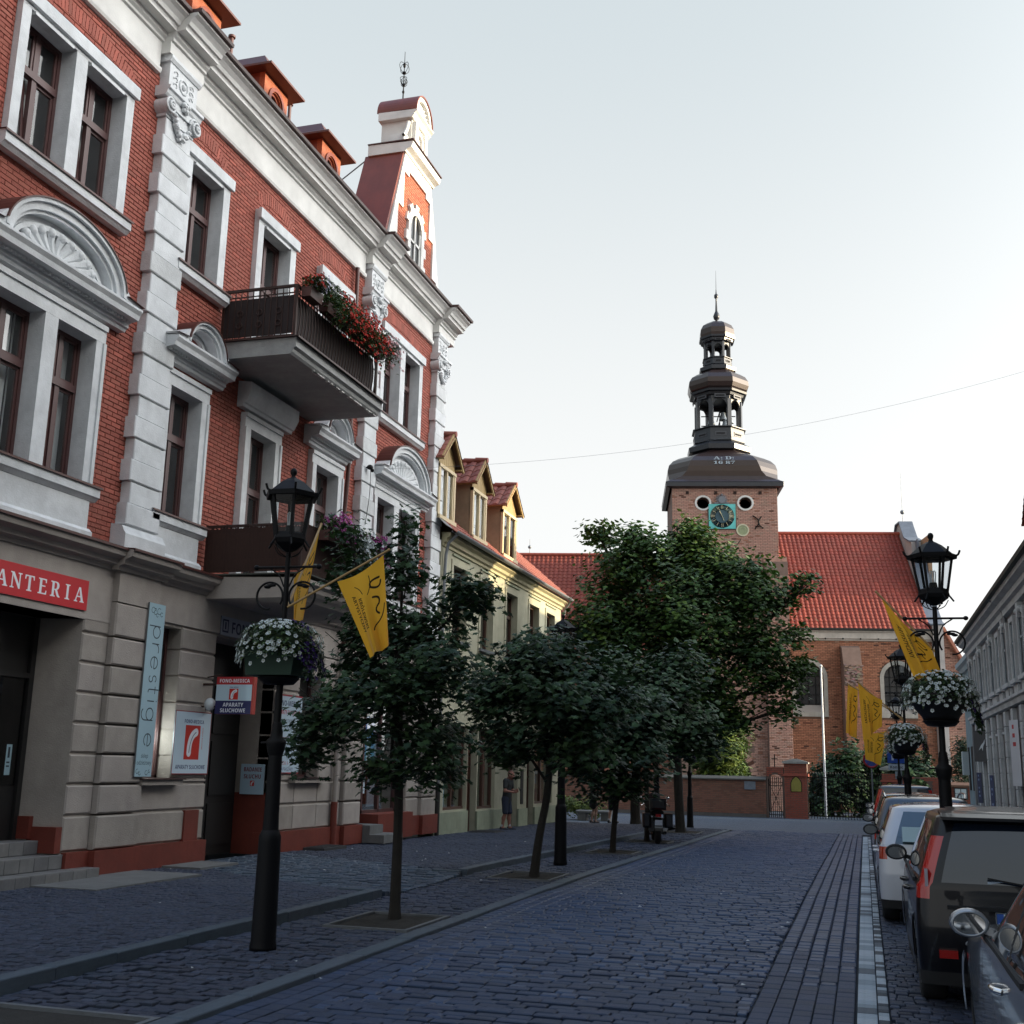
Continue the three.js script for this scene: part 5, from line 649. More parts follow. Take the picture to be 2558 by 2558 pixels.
// ---------- roof tiles ----------
function pantile(w, h) {                                        // one curved tile, x across, y up the slope, z out
  const b = B(), n = 5, P = (i, y, z) => { const t = i / n; return [lerp(-w / 2, w / 2, t), y, z + 0.035 * Math.sin(t * PI * 1.55 - 0.25) + 0.01]; };
  for (let i = 0; i < n; i++) { b.quad(P(i, -h * 0.56, 0.03), P(i + 1, -h * 0.56, 0.03), P(i + 1, h * 0.5, 0), P(i, h * 0.5, 0)); b.quad(P(i, -h * 0.56, -0.005), P(i + 1, -h * 0.56, -0.005), P(i + 1, -h * 0.56, 0.03), P(i, -h * 0.56, 0.03)); }
  return b;
}
function tileRoof(parent, { x0, x1, y0, z0, y1, z1, tw, th, color, seed, count = 0, inside, spread = 0.3, name = 'roof' }) {
  // slope from the eave line (y0,z0) to the ridge line (y1,z1), along local x
  const g = grp(name, parent), L = Math.hypot(y1 - y0, z1 - z0), ang = Math.atan2(y1 - y0, z0 - z1); g.position.set(0, y0, z0); g.rotation.x = -(PI / 2 - ang);
  const cols = Math.round((x1 - x0) / tw), rows = Math.round(L / th), w = (x1 - x0) / cols, h = L / rows, tones = brickTones(color, seed, 7, spread), mats = tones.map((c) => mat(c, 0.75, { bump: [0.3, 0.004] })), r = rng(seed + 1), unit = pantile(w, h), ug = unit.build(), rest = B(), list = [];
  g.updateWorldMatrix(true, false); const wv = V(0, 0, 0);
  for (let j = 0; j < rows; j++) for (let i = 0; i < cols; i++) { const x = x0 + (i + 0.5) * w, y = (j + 0.5) * h; if (inside && !inside(x, y0 + (y1 - y0) * y / L)) continue; wv.set(x, y, 0).applyMatrix4(g.matrixWorld); list.push({ x, y, d: wv.distanceTo(camera.position), t: Math.floor(r() * 7) }); }
  list.sort((a, b) => a.d - b.d);
  list.forEach((q, k) => { if (k < count) { const o = add('roof_tile', ug, mats[q.t], g); o.position.set(q.x, q.y, (r() - 0.5) * 0.006); } else { rest.col = tones[q.t]; const e = (r() - 0.5) * 0.008; for (let i = 0; i < unit.p.length; i += 3) rest.vert([unit.p[i] + q.x, unit.p[i + 1] + q.y, unit.p[i + 2] + e], [unit.n[i], unit.n[i + 1], unit.n[i + 2]], [unit.u[i] + q.x, unit.u[i + 1] + q.y]); } });
  if (rest.size) add('roof_tiling', rest, mat([1, 1, 1], 0.75, { vc: true }), g).userData.kind = 'stuff';
  add('underlay', B().quad([x0, 0, -0.03], [x1, 0, -0.03], [x1, L, -0.03], [x0, L, -0.03]), mat([0.06, 0.03, 0.025], 0.9), g);
  return g;
}
// ---------- the pale green house ----------
{
  const h = thing('green_house', 'low pale yellow-green house with red tiled roof and three dormers', 'house', null, [-11.6, 0, 0], PI / 2); h.updateMatrix();
  const A = 31.0, Z = 45.2, wallM = mat([0.50, 0.485, 0.36], 0.85, { stain: 3.2, bump: [0.4, 0.003] }), lowM = mat([0.36, 0.40, 0.29], 0.85, { stain: 2.6, bump: [0.4, 0.003] }), wood = mat([0.075, 0.033, 0.02], 0.5), ops = [[32.05, 33.35], [34.75, 36.05], [37.55, 38.85], [40.45, 41.75], [42.85, 44.1]];
  const gops = [[31.85, 33.9, 0.55, 3.0], [33.95, 34.85, -0.4, 3.0], [34.95, 36.75, 0.5, 3.0], [38.2, 39.4, -0.5, 2.75], [40.55, 41.5, -0.5, 2.9], [41.6, 44.1, 0.5, 2.9]];
  const sh = new THREE.Shape([[A, -0.8], [Z, -0.8], [Z, 8.3], [A, 8.3]].map((p) => new THREE.Vector2(...p)));
  for (const [a, b] of ops) sh.holes.push(new THREE.Path([[a, 5.5], [a, 7.72], [b, 7.72], [b, 5.5]].map((p) => new THREE.Vector2(...p))));
  for (const [a, b, c, d] of gops) sh.holes.push(new THREE.Path([[a, c], [a, d], [b, d], [b, c]].map((p) => new THREE.Vector2(...p))));
  const g = new THREE.ExtrudeGeometry(sh, { depth: 0.4, bevelEnabled: false }); g.translate(0, 0, -0.4); add('wall', g, wallM, h);
  add('end_wall', B().box(Z - 0.4, Z, -0.8, 8.3, -10, -0.4).tri([Z - 0.02, 8.3, 0], [Z - 0.02, 8.3, -10], [Z - 0.02, 13.2, -5]), wallM, h);
  ops.forEach(([a, b], i) => {
    const w = grp('window', h), c = (a + b) / 2; const s = B(); s.box(a - 0.16, a, 5.3, 7.72, 0, 0.03).box(b, b + 0.16, 5.3, 7.72, 0, 0.03).box(a - 0.16, b + 0.16, 7.72, 7.88, 0, 0.032); add('surround', s, wallM, w); add('head_moulding', B().box(a - 0.1, b + 0.2, 8.0, 8.05, 0, 0.05), lowM, w);
    add('frame', B().box(a, a + 0.07, 5.5, 7.72, -0.3, -0.2).box(b - 0.07, b, 5.5, 7.72, -0.3, -0.2).box(c - 0.05, c + 0.05, 5.5, 7.72, -0.3, -0.2).box(a, b, 7.65, 7.72, -0.3, -0.2).box(a, b, 6.9, 7.0, -0.3, -0.2), wood, w); add('pane', B().box(a, b, 5.5, 7.72, -0.26, -0.255), M.glass, w); add('interior', B().box(a - 0.2, b + 0.2, 5.3, 7.8, -1.3, -1.2).box(a - 0.1, a, 5.3, 7.8, -1.2, -0.41).box(b, b + 0.1, 5.3, 7.8, -1.2, -0.41).box(a, b, 7.8, 7.9, -1.2, -0.41), M.interior, w);
    add('sill', B().box(a - 0.14, b + 0.14, 5.4, 5.48, -0.05, 0.12), M.zinc, w);
  });
  gops.forEach(([a, b, c, d], i) => {
    const door = c < 0, w = grp(door ? 'door' : 'shop_window', h);
    if (door) { add('leaf', B().box(a + 0.08, b - 0.08, c, 2.2, -0.3, -0.24).box(a + 0.2, b - 0.2, c + 0.2, 0.7, -0.24, -0.22).box(a + 0.2, b - 0.2, 0.9, 2.0, -0.24, -0.22), wood, w); add('frame', B().box(a, a + 0.08, c, d, -0.32, -0.2).box(b - 0.08, b, c, d, -0.32, -0.2).box(a, b, d - 0.08, d, -0.32, -0.2).box(a, b, 2.2, 2.3, -0.32, -0.2), wood, w); add('fanlight', B().box(a + 0.08, b - 0.08, 2.3, d - 0.08, -0.27, -0.265), M.glassDark, w); add('handle', B().tube([[a + 0.16, 0.75, -0.2], [a + 0.16, 1.5, -0.2]], 0.02, 6), M.chrome, w); add('threshold', B().box(a, b, c, c + 0.14, -0.35, 0.06), mat([0.3, 0.3, 0.3], 0.8), w); }
    else { add('frame', B().box(a, a + 0.08, c, d, -0.22, -0.12).box(b - 0.08, b, c, d, -0.22, -0.12).box(a, b, d - 0.08, d, -0.22, -0.12).box(a, b, c, c + 0.08, -0.22, -0.1).box((a + b) / 2 - 0.04, (a + b) / 2 + 0.04, c, d, -0.22, -0.12), wood, w); add('pane', B().box(a + 0.08, b - 0.08, c + 0.08, d - 0.08, -0.18, -0.175), M.glass, w); add('display', B().box(a + 0.1, b - 0.1, c, d, -0.9, -0.85), mat([0.10, 0.045, 0.032], 0.9, { stain: 0.8, tex: 'patch' }), w); const st = B(), r = rng(i); for (let k = 0; k < 5; k++) { const x = lerp(a + 0.3, b - 0.3, r()); st.box(x - 0.1, x + 0.1, c + 0.1, c + 0.3 + r() * 0.9, -0.6, -0.5); } add('goods', st, mat([0.2, 0.16, 0.14], 0.8), w); if (!i) add('poster', face(B(), [a + 0.12, c + 0.1, -0.16], [a + 0.5, c + 0.1, -0.16], [a + 0.5, c + 1.0, -0.16], [a + 0.12, c + 1.0, -0.16]), mat([0.2, 0.34, 0.40], 0.6, { stain: 0.7, tex: 'patch' }), w); }
  });
  for (const [p, q, y] of [[A, 33.95, 0.5], [34.85, 38.2, 0.45], [39.4, 40.55, 0.4], [41.5, Z, 0.4]]) add('plinth', B().box(p, q, -0.8, y, -0.02, 0.06), lowM, h);
  add('intercom_panel', B().box(39.75, 40.05, 0.55, 1.7, 0, 0.03), M.interior, h);
  add('cornice', B().mould([[0, 7.98 + 0.14], [0.05, 8.12], [0.06, 8.2], [0.14, 8.24], [0.15, 8.34], [0.26, 8.4], [0.28, 8.5], [0, 8.52]], A, Z + 0.05), mat([0.52, 0.48, 0.31], 0.85, { stain: 3 }), h);
  { const b = B(), n = 8; for (let i = 0; i < n; i++) { const q = (k, r) => { const t = PI * k / n; return [-r * Math.cos(t), -r * Math.sin(t)]; }; const p = [q(i, 0.09), q(i + 1, 0.09)]; b.quad([A - 0.05, 8.55 + p[0][1], 0.42 + p[0][0]], [Z + 0.1, 8.55 + p[0][1], 0.42 + p[0][0]], [Z + 0.1, 8.55 + p[1][1], 0.42 + p[1][0]], [A - 0.05, 8.55 + p[1][1], 0.42 + p[1][0]]); } add('gutter', b, M.zinc, h); add('downpipe', B().tube([[Z - 0.05, 8.48, 0.42], [Z + 0.02, 8.2, 0.2], [Z + 0.02, 7.9, 0.1], [Z + 0.02, -0.3, 0.1]], 0.05, 7, 20), M.zinc, h); add('downpipe', B().tube([[31.2, 8.48, 0.42], [31.15, 8.2, 0.15], [31.15, 7.9, 0.1], [31.15, 1.2, 0.1]], 0.05, 7, 20), M.zinc, h); add('downpipe_foot', B().cyl(31.15, -0.2, 1.3, 0.1, 0.07), M.interior, h); }
  tileRoof(h, { x0: A, x1: Z + 0.15, y0: 8.5, z0: 0.42, y1: 13.2, z1: -5, tw: 0.24, th: 0.36, color: [0.26, 0.082, 0.055], seed: 71, count: 300 });
  add('rear_slope', B().quad([A, 13.2, -5], [Z, 13.2, -5], [Z, 8.3, -10.4], [A, 8.3, -10.4]), M.tinRed, h);
  const boards = mat([0.50, 0.36, 0.16], 0.7, { stain: 0.8, tex: 'wood' }), cheek = mat([0.32, 0.26, 0.175], 0.9, { stain: 2.2, bump: [0.3, 0.003] }), frameM = mat([0.55, 0.44, 0.27], 0.6);
  [31.2, 34.28, 37.65].forEach((c, i) => {
    const d = grp('dormer', h), w = i === 2 ? 0.84 : 0.72, zf = 0.02, yb = 8.9, ye = 10.72, yr = 11.5;
    add('cheek', B().box(c - w, c - w + 0.12, yb - 0.3, ye, -3, zf - 0.06).box(c + w - 0.12, c + w, yb - 0.3, ye, -3, zf - 0.06), cheek, d);
    for (let k = 0; k < 9; k++) { const a = c - w + k * 2 * w / 9, b = a + 2 * w / 9 - 0.012, top = (x) => ye + 0.06 + (yr - ye - 0.1) * (1 - Math.abs(x - c) / w); add('gable_board', B().prism([[a, 10.5], [b, 10.5], [b, top(b)], ...(a < c && b > c ? [[c, yr - 0.04]] : []), [a, top(a)]], zf - 0.06, zf), boards, d); }
    add('frame', B().box(c - w, c - w + 0.12, yb, 10.5, zf - 0.08, zf + 0.03).box(c + w - 0.12, c + w, yb, 10.5, zf - 0.08, zf + 0.03).box(c - w, c + w, 10.4, 10.5, zf - 0.08, zf + 0.05).box(c - w, c + w, yb - 0.05, yb + 0.06, zf - 0.08, zf + 0.09).box(c - 0.05, c + 0.05, yb, 10.4, zf - 0.06, zf + 0.02).box(c - w + 0.12, c - w + 0.2, yb + 0.06, 10.4, zf - 0.05, zf + 0.01).box(c + w - 0.2, c + w - 0.12, yb + 0.06, 10.4, zf - 0.05, zf + 0.01), frameM, d);
    for (const s of [-1, 1]) add('pane', B().box(Math.min(c + s * 0.05, c + s * (w - 0.2)), Math.max(c + s * 0.05, c + s * (w - 0.2)), yb + 0.06, 10.4, zf - 0.04, zf - 0.036), i === 2 && s > 0 ? M.glassDark : M.glass, d);
    add('interior', B().box(c - w + 0.14, c + w - 0.14, yb, 10.6, -1.2, -1.1), M.interior, d); add('curtain', B().box(c - w + 0.2, c + (i === 2 ? 0 : w - 0.2), yb + 0.1, 10.4, -0.25, -0.24), M.curtain, d);
    add('apron', B().quad([c - w - 0.05, yb - 0.05, zf + 0.06], [c + w + 0.05, yb - 0.05, zf + 0.06], [c + w + 0.05, yb - 0.3, 0.34], [c - w - 0.05, yb - 0.3, 0.34]), M.zinc, d);
    const o = 0.2, bb = B(); for (const s of [-1, 1]) { bb.bar([c + s * (w + o), ye - 0.13, zf + 0.2], [c, yr + 0.02, zf + 0.2], 0.05, 0.14); bb.box(Math.min(c + s * w, c + s * (w + o)), Math.max(c + s * w, c + s * (w + o)), ye - 0.12, ye - 0.08, -2.8, zf + 0.2); } add('bargeboard', bb, boards, d);
    for (const s of [-1, 1]) { const rg = grp('dormer_roof', d), L = Math.hypot(w + o, yr - ye + 0.13), ang = Math.atan2(yr - ye + 0.13, w + o), rows = 4, n = 9, tones = brickTones([0.25, 0.082, 0.06], 80 + i, 7, 0.3), b = B(); rg.position.set(c + s * (w + o), ye - 0.1, zf + 0.24); for (let j = 0; j < rows; j++) for (let k = 0; k < n; k++) { b.col = tones[(j * 5 + k * 3) % 7]; const t0 = j / rows - 0.03, t1 = (j + 1) / rows, z0 = -k * 0.33, z1 = z0 - 0.33, q = (t, z, e) => [-s * (w + o) * t, (yr - ye + 0.13) * t + e, z]; for (let m = 0; m < 4; m++) { const za = lerp(z0, z1, m / 4), zb = lerp(z0, z1, (m + 1) / 4), e = (v) => 0.035 * Math.sin(v * PI * 1.6 - 0.2); b.quad(q(t0, za, 0.05 + e(m / 4)), q(t0, zb, 0.05 + e((m + 1) / 4)), q(t1, zb, 0.02 + e((m + 1) / 4)), q(t1, za, 0.02 + e(m / 4))); b.quad(q(t0, za, 0), q(t0, zb, 0), q(t0, zb, 0.05 + e((m + 1) / 4)), q(t0, za, 0.05 + e(m / 4))); } } add('tiling', b, mat([1, 1, 1], 0.75, { vc: true }), rg).userData.kind = 'stuff'; add('underside', B().quad([0, -0.02, 0], [0, -0.02, -2.9], [-s * (w + o), yr - ye + 0.11, -2.9], [-s * (w + o), yr - ye + 0.11, 0]), mat([0.1, 0.06, 0.04], 0.9), rg); }
    const rd = B(); for (let k = 0; k < 7; k++) rd.geo(new THREE.CylinderGeometry(0.09, 0.105, 0.42, 8), new THREE.Matrix4().makeTranslation(c, yr + 0.06, zf + 0.05 - k * 0.4).multiply(new THREE.Matrix4().makeRotationX(PI / 2 + 0.05))); add('ridge_tile', rd, mat([0.25, 0.08, 0.058], 0.75), d).userData.kind = 'stuff';
  });
  rebase(h, 38.1, -0.2, 0);
}
// ---------- the church ----------
{
  const CF = new THREE.Matrix4().makeTranslation(-8.31, 0, -75).multiply(new THREE.Matrix4().makeRotationY(11.5 * DEG)), G0 = -0.55;
  const c = thing('church', 'old brick church with baroque copper spire and red pantile roof', 'church', null, [-8.31, 0, -75], 11.5 * DEG); c.updateMatrix();
  const mort = mat([0.24, 0.16, 0.13], 0.95, { stain: 2.5 }), tb = [...brickTones([0.40, 0.235, 0.18], 91, 5, 0.35), ...brickTones([0.30, 0.13, 0.085], 93, 2, 0.3), [0.10, 0.04, 0.026], [0.07, 0.03, 0.022]], nb = [...brickTones([0.34, 0.14, 0.08], 92, 6, 0.4), [0.17, 0.06, 0.035], [0.40, 0.22, 0.15], [0.08, 0.035, 0.025]], bvc = mat([1, 1, 1], 0.9, { vc: true }), copper = mat([0.03, 0.02, 0.022], 0.3, { ior: 1.6, specularColor: new THREE.Color(1, 0.85, 0.7), stain: 2.6 }), copD = mat([0.018, 0.021, 0.028], 0.35, { ior: 1.55, stain: 1.5 });
  const bw = (g, u0, u1, y0, y1, z, tones, seed, holes, count, inside) => pieces(g, 'brick', courses({ u0, u1, y0, y1, holes, bl: 0.31, bh: 0.105, gap: 0.026, z: z - 0.02, depth: 0.02, seed, inside }), { mats: toneMats(tones, 0.9, {}), tones, mVC: bvc, frame: CF, count, stuffName: 'brickwork', bevel: 0.06 });
  { // tower
    const t = grp('tower', c), holes = [[-0.95, 0.92, 17.4, 19.2], [-2.0, 1.75, -1, 3.35]];
    const sh = new THREE.Shape([[-3.3, G0], [3.62, G0], [3.62, 20.3], [-3.3, 20.3]].map((p) => new THREE.Vector2(...p))), ov = (x, y, a, b) => { const p = new THREE.Path(); p.absellipse(x, y, a, b, 0, 2 * PI, true); return p; };
    sh.holes.push(ov(-1.25, 19.22, 0.42, 0.4), ov(1.53, 19.22, 0.42, 0.4)); { const p = new THREE.Path(); p.moveTo(-1.7, 0); p.lineTo(-1.7, 1.5); p.absarc(-0.1, 1.5, 1.6, PI, 0, true); p.lineTo(1.5, 0); sh.holes.push(p); }
    const g = new THREE.ExtrudeGeometry(sh, { depth: 0.8, bevelEnabled: false, curveSegments: 16 }); g.translate(0, 0, -0.8); add('front_wall', g, mort, t);
    add('body', B().box(-3.3, -2.4, G0, 20.3, -7, -0.8).box(2.7, 3.62, G0, 20.3, -7, -0.8).box(-3.3, 3.62, G0, 20.3, -7.3, -6.8).box(-3.0, 3.2, 16.5, 16.6, -6.8, -0.8), mort, t);
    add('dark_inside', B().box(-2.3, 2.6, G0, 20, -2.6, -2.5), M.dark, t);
    bw(t, -3.3, 3.62, 3, 20.3, 0.01, tb, 95, holes, 150, (x, y) => { for (const q of [-1.25, 1.53]) if (Math.hypot((x - q), (y - 19.22)) < 0.47) return false; return true; });
    bw(t, 1.5, 2.6, G0, 3, 0.01, tb, 96, [], 0, (x, y) => Math.hypot(x + 0.1, Math.max(0, y - 1.5)) > 2.05);
    { const b = B(), r = rng(5); for (let i = 0; i < 26; i++) { const a = PI * i / 26, e = PI / 26 * 0.42, q = (t2, R) => [-0.1 - R * Math.cos(t2), 1.5 + R * Math.sin(t2)]; b.col = tb[Math.floor(r() * 9)]; b.prism([q(a - e, 1.62), q(a + e, 1.62), q(a + e, 2.02), q(a - e, 2.02)], -0.3, 0.05); } add('arch_bricks', b, bvc, t).userData.kind = 'stuff'; }
    for (const q of [-1.25, 1.53]) { const b = B(); for (let i = 0; i < 24; i++) { const p = (k, r) => { const a = k / 24 * 2 * PI; return [q + r * 1.05 * Math.cos(a), 19.22 + r * Math.sin(a)]; }; b.prism([p(i, 0.4), p(i + 1, 0.4), p(i + 1, 0.52), p(i, 0.52)], -0.1, 0.05); } add('sound_hole', b, M.whiteClean, t); }
    const be = B(); for (const x of [-2.28, -0.4, 0.86, 2.5]) be.box(x - 0.1, x + 0.1, 19.82, 20.02, 0, 0.06); add('beam_end', be, mat([0.03, 0.015, 0.012], 0.9), t);
    { const k = grp('clock', t); add('board', B().box(-0.89, 0.86, 17.46, 19.13, 0.02, 0.09), mat([0.14, 0.60, 0.58], 0.6, { stain: 2 }), k); add('dial', new THREE.TorusGeometry(0.62, 0.17, 2, 40).scale(1, 1, 0.12).translate(-0.015, 18.3, 0.1), mat([0.03, 0.07, 0.085], 0.6), k); add('centre', B().lathe([[0.001, 0], [0.45, 0], [0.45, 0.02]], 24).build().rotateX(PI / 2).translate(-0.015, 18.3, 0.1), mat([0.03, 0.075, 0.10], 0.6), k);
      const nu = B(); for (let i = 0; i < 12; i++) { const a = i / 12 * 2 * PI, s = Math.sin(a), q = Math.cos(a), n = i % 3 ? 1 : 2; for (let m = 0; m < n; m++) { const o = (m - (n - 1) / 2) * 0.09; nu.bar([-0.015 + s * 0.5 + q * o, 18.3 + q * 0.5 - s * o, 0.135], [-0.015 + s * 0.74 + q * o, 18.3 + q * 0.74 - s * o, 0.135], 0.045, 0.02); } } const gold = mat([0.62, 0.56, 0.36], 0.4); add('numerals', nu, gold, k); add('hands', B().bar([0.1, 18.0, 0.15], [-0.28, 18.92, 0.15], 0.06, 0.02).bar([-0.015, 18.3, 0.155], [-0.2, 18.62, 0.155], 0.09, 0.02), gold, k); }
    { const b = B(), r = rng(17); b.geo(new THREE.CylinderGeometry(0.24, 0.16, 0.1, 12), new THREE.Matrix4().makeTranslation(-0.02, 19.42, 0.08).multiply(new THREE.Matrix4().makeRotationX(PI / 2))); for (let i = 0; i < 14; i++) { const a = -0.5 + i / 13 * (PI + 1); b.bar([-0.02 + 0.2 * Math.cos(a), 19.42 + 0.2 * Math.sin(a), 0.08], [-0.02 + (0.36 + 0.06 * r()) * Math.cos(a), 19.42 + 0.38 * Math.sin(a), 0.08], 0.06, 0.05); } b.sph(-0.02, 19.76, 0.1, 0.08); b.box(-0.5, 0.46, 19.16, 19.24, 0.03, 0.09); add('crest', b, mat([0.16, 0.17, 0.19], 0.6), t); }
    { const b = B(); for (let i = 0; i < 18; i++) { const p = (k, r) => { const a = k / 18 * 2 * PI; return [1.31 + r * Math.cos(a), 17.38 + r * Math.sin(a)]; }; b.prism([p(i, 0.33), p(i + 1, 0.33), p(i + 1, 0.42), p(i, 0.42)], 0, 0.06); } add('roundel_rim', b, mat([0.5, 0.48, 0.34], 0.9), t); add('roundel', B().lathe([[0.001, 0.04], [0.34, 0.04]], 18).build().rotateX(PI / 2).translate(1.31, 17.38, 0), mat([0.34, 0.38, 0.22], 0.9, { stain: 0.8, tex: 'patch' }), t); }
    add('wall_anchor', B().tube([[2.0, 18.35, 0.06], [2.3, 18.1, 0.08], [2.35, 17.8, 0.08], [2.1, 17.45, 0.06]], 0.04, 5).tube([[2.55, 18.3, 0.06], [2.38, 18.0, 0.08], [2.42, 17.7, 0.08], [2.65, 17.5, 0.06]], 0.04, 5), M.iron, t);
    // lower, wider part and buttress on the right
    add('set_off', B().prism([[3.62, G0], [4.05, G0], [4.05, 14.6], [3.62, 15.5]], -6, -0.05), mort, t); bw(t, 3.62, 4.05, G0, 14.5, -0.03, tb, 97, [], 0);
    const bu = grp('buttress', c); add('core', B().prism([[2.62, G0], [4.1, G0], [4.1, 15.2], [2.62, 15.2]], 0, 0.5), mort, bu); add('weathering', B().mould([[0.53, 12], [0.53, 14.2], [0.02, 15.6], [0.02, 12]], 2.6, 4.12), mat([0.34, 0.19, 0.145], 0.9, { stain: 0.8, tex: 'patch' }), bu); bw(bu, 2.62, 4.1, G0, 14.2, 0.51, tb, 98, [[2.62, 4.1, 5.45, 6.5]], 0); add('plaster_patch', B().box(2.63, 4.09, 5.45, 6.5, 0.48, 0.52), mat([0.42, 0.22, 0.18], 0.95, { stain: 1.1, tex: 'patch' }), bu);
  }
  { // spire
    const s = grp('spire', c), X = 0.16, ZC = -3.5, oct = (b, prof) => { const ring = ([h, q, y]) => [[h - q, h], [h, h - q], [h, -(h - q)], [h - q, -h], [-(h - q), -h], [-h, -(h - q)], [-h, h - q], [-(h - q), h]].map((p) => [X + p[0], y, ZC + p[1]]); for (let i = 0; i < prof.length - 1; i++) { const a = ring(prof[i]), d = ring(prof[i + 1]); for (let k = 0; k < 8; k++) { const m = (k + 1) % 8; b.quad(a[m], a[k], d[k], d[m]); } } return b; }, R = (h, y) => [h, 0.586 * h, y];
    add('eave', oct(B(), [[3.6, 0.01, 20.22], [3.86, 0.01, 20.3], [3.86, 0.01, 20.58], [3.7, 0.02, 20.62]]), copD, s);
    add('dome', oct(B(), [[3.88, 0.01, 20.6], [3.72, 0.3, 20.78], [3.62, 0.85, 21.05], [3.66, 1.2, 21.4], [3.68, 1.35, 21.75], [3.58, 1.4, 22.15], [3.3, 1.35, 22.5], [2.9, 1.3, 22.78], [2.4, 1.2, 22.98], [2.05, 1.1, 23.15], [1.85, 1.05, 23.35]]), copper, s);
    { const m = new THREE.MeshPhysicalMaterial({ roughness: 0.5, side: THREE.DoubleSide, alphaTest: 0.5, map: signTexture(256, 256, (q, W, H) => { q.clearRect(0, 0, W, H); q.fillStyle = '#8d9aa3'; q.textAlign = 'center'; q.font = 'bold 96px serif'; q.fillText('A: D:', W / 2, 110); q.fillText('16 87', W / 2, 214); }) }); m.map.premultiplyAlpha = false; add('inscription', face(B(), [-0.6, 21.72, ZC + 3.76], [0.95, 21.72, ZC + 3.76], [0.95, 22.55, ZC + 3.52], [-0.6, 22.55, ZC + 3.52]), m, s); }
    add('lower_cornice', oct(B(), [R(1.8, 23.35), R(2.1, 23.42), R(2.14, 23.75), R(1.75, 24.02), R(1.62, 24.1)]), copD, s);
    const lantern = (name, y0, yb, yc, yt, rb, rc, rt, n) => {
      const g = grp(name, s);
      add('parapet', oct(B(), [R(rb * 0.94, y0), R(rb, y0 + 0.08), R(rb * 0.97, yb - 0.1), R(rb * 1.05, yb - 0.06), R(rb * 1.05, yb), R(rb * 0.5, yb)]), copD, g);
      const pn = B(), pf = B(); for (let k = 0; k < 8; k++) { const a = k * PI / 4, x = Math.sin(a), z = Math.cos(a), w = rb * 0.3; for (const [yy, rr] of [[(y0 + yb) / 2, rb * 0.985], [(yc + yt) / 2 + 0.05, rt * 0.95]]) { const m = new THREE.Matrix4().makeTranslation(X + x * rr, yy, ZC + z * rr).multiply(new THREE.Matrix4().makeRotationY(a)); pf.geo(new THREE.BoxGeometry(w * 1.5, 0.26 * rb / 1.7, 0.06), m); pn.geo(new THREE.BoxGeometry(w * 1.15, 0.1, 0.1), m); } } add('panel_moulding', pf, mat([0.06, 0.062, 0.07], 0.5, { metalness: 0.2 }), g); add('panel', pn, M.dark, g);
      for (let k = 0; k < 8; k++) { const a = PI / 8 + k * PI / 4, r = rc * 1.06; const b = B(); b.geo(new THREE.BoxGeometry(0.3 * rc / 1.57, yc - yb + 0.3, 0.22), new THREE.Matrix4().makeTranslation(X + r * Math.sin(a), (yb + yc) / 2 + 0.15, ZC + r * Math.cos(a)).multiply(new THREE.Matrix4().makeRotationY(a))); add('column', b, copD, g); }
      for (let k = 0; k < 8; k++) { const a = k * PI / 4, b = B(), w = rc * 0.42, hgt = yt - yc, m = new THREE.Matrix4().makeTranslation(X + rc * Math.sin(a), yc, ZC + rc * Math.cos(a)).multiply(new THREE.Matrix4().makeRotationY(a)); const shp = new THREE.Shape(); shp.moveTo(-w, -0.15); shp.lineTo(-w * 0.75, -0.15); shp.absarc(0, -0.15, w * 0.72, PI, 0, true); shp.lineTo(w, -0.15); shp.lineTo(w, hgt); shp.lineTo(-w, hgt); const e = new THREE.ExtrudeGeometry(shp, { depth: 0.12, bevelEnabled: false, curveSegments: 8 }); e.translate(0, 0, -0.06); b.geo(e, m); add('arch', b, copD, g); }
      add('head', oct(B(), [R(rc, yt - 0.35), R(rt * 0.92, yt - 0.25), R(rt * 0.95, yt - 0.08), R(rt * 1.06, yt - 0.04), R(rt * 1.08, yt + 0.1), R(rt, yt + 0.14)]), copD, g); add('ceiling', oct(B(), [R(0.01, yt - 0.3), R(rc, yt - 0.28)]), copD, g);
      return g;
    };
    lantern('bell_lantern', 24.05, 25.12, 26.85, 27.7, 1.74, 1.5, 1.82);
    { const b = B(); for (const [x, y, z, r] of [[0.3, 26.15, 0.3, 0.3], [0.42, 25.55, 0.5, 0.28], [-0.5, 25.9, 0, 0.28], [0.9, 26, -0.2, 0.2]]) b.lathe([[0.001, r * 1.2], [r * 0.5, r * 1.1], [r * 0.62, r * 0.4], [r, -r * 0.7], [r * 0.9, -r * 0.75]], 14, X + x, y, ZC + z); add('bell', b, mat([0.24, 0.27, 0.29], 0.45, { metalness: 0.5 }), s); const f = B(); for (const x of [-0.6, 0.1, 0.7]) f.bar([X + x, 25.1, ZC], [X + x, 26.9, ZC], 0.06); for (const y of [25.6, 26.3]) f.bar([X - 1.2, y, ZC], [X + 1.2, y, ZC], 0.06).bar([X, y, ZC - 1.2], [X, y, ZC + 1.2], 0.06); add('bell_frame', f, M.iron, s); }
    add('middle_onion', oct(B(), [R(1.82, 27.8), R(1.98, 27.95), R(2.08, 28.25), R(2.05, 28.6), R(1.85, 28.95), R(1.5, 29.2), R(1.2, 29.35), R(1.08, 29.5)]), copper, s);
    add('upper_cornice', oct(B(), [R(1.1, 29.45), R(1.24, 29.5), R(1.26, 29.75), R(0.98, 29.9)]), copD, s);
    lantern('upper_lantern', 29.88, 30.48, 31.4, 31.95, 0.98, 0.82, 1.15);
    add('top_onion', oct(B(), [R(1.15, 32.05), R(1.2, 32.25), R(1.17, 32.65), R(1.0, 33.0), R(0.7, 33.22), R(0.4, 33.34), R(0.12, 33.42)]), copper, s);
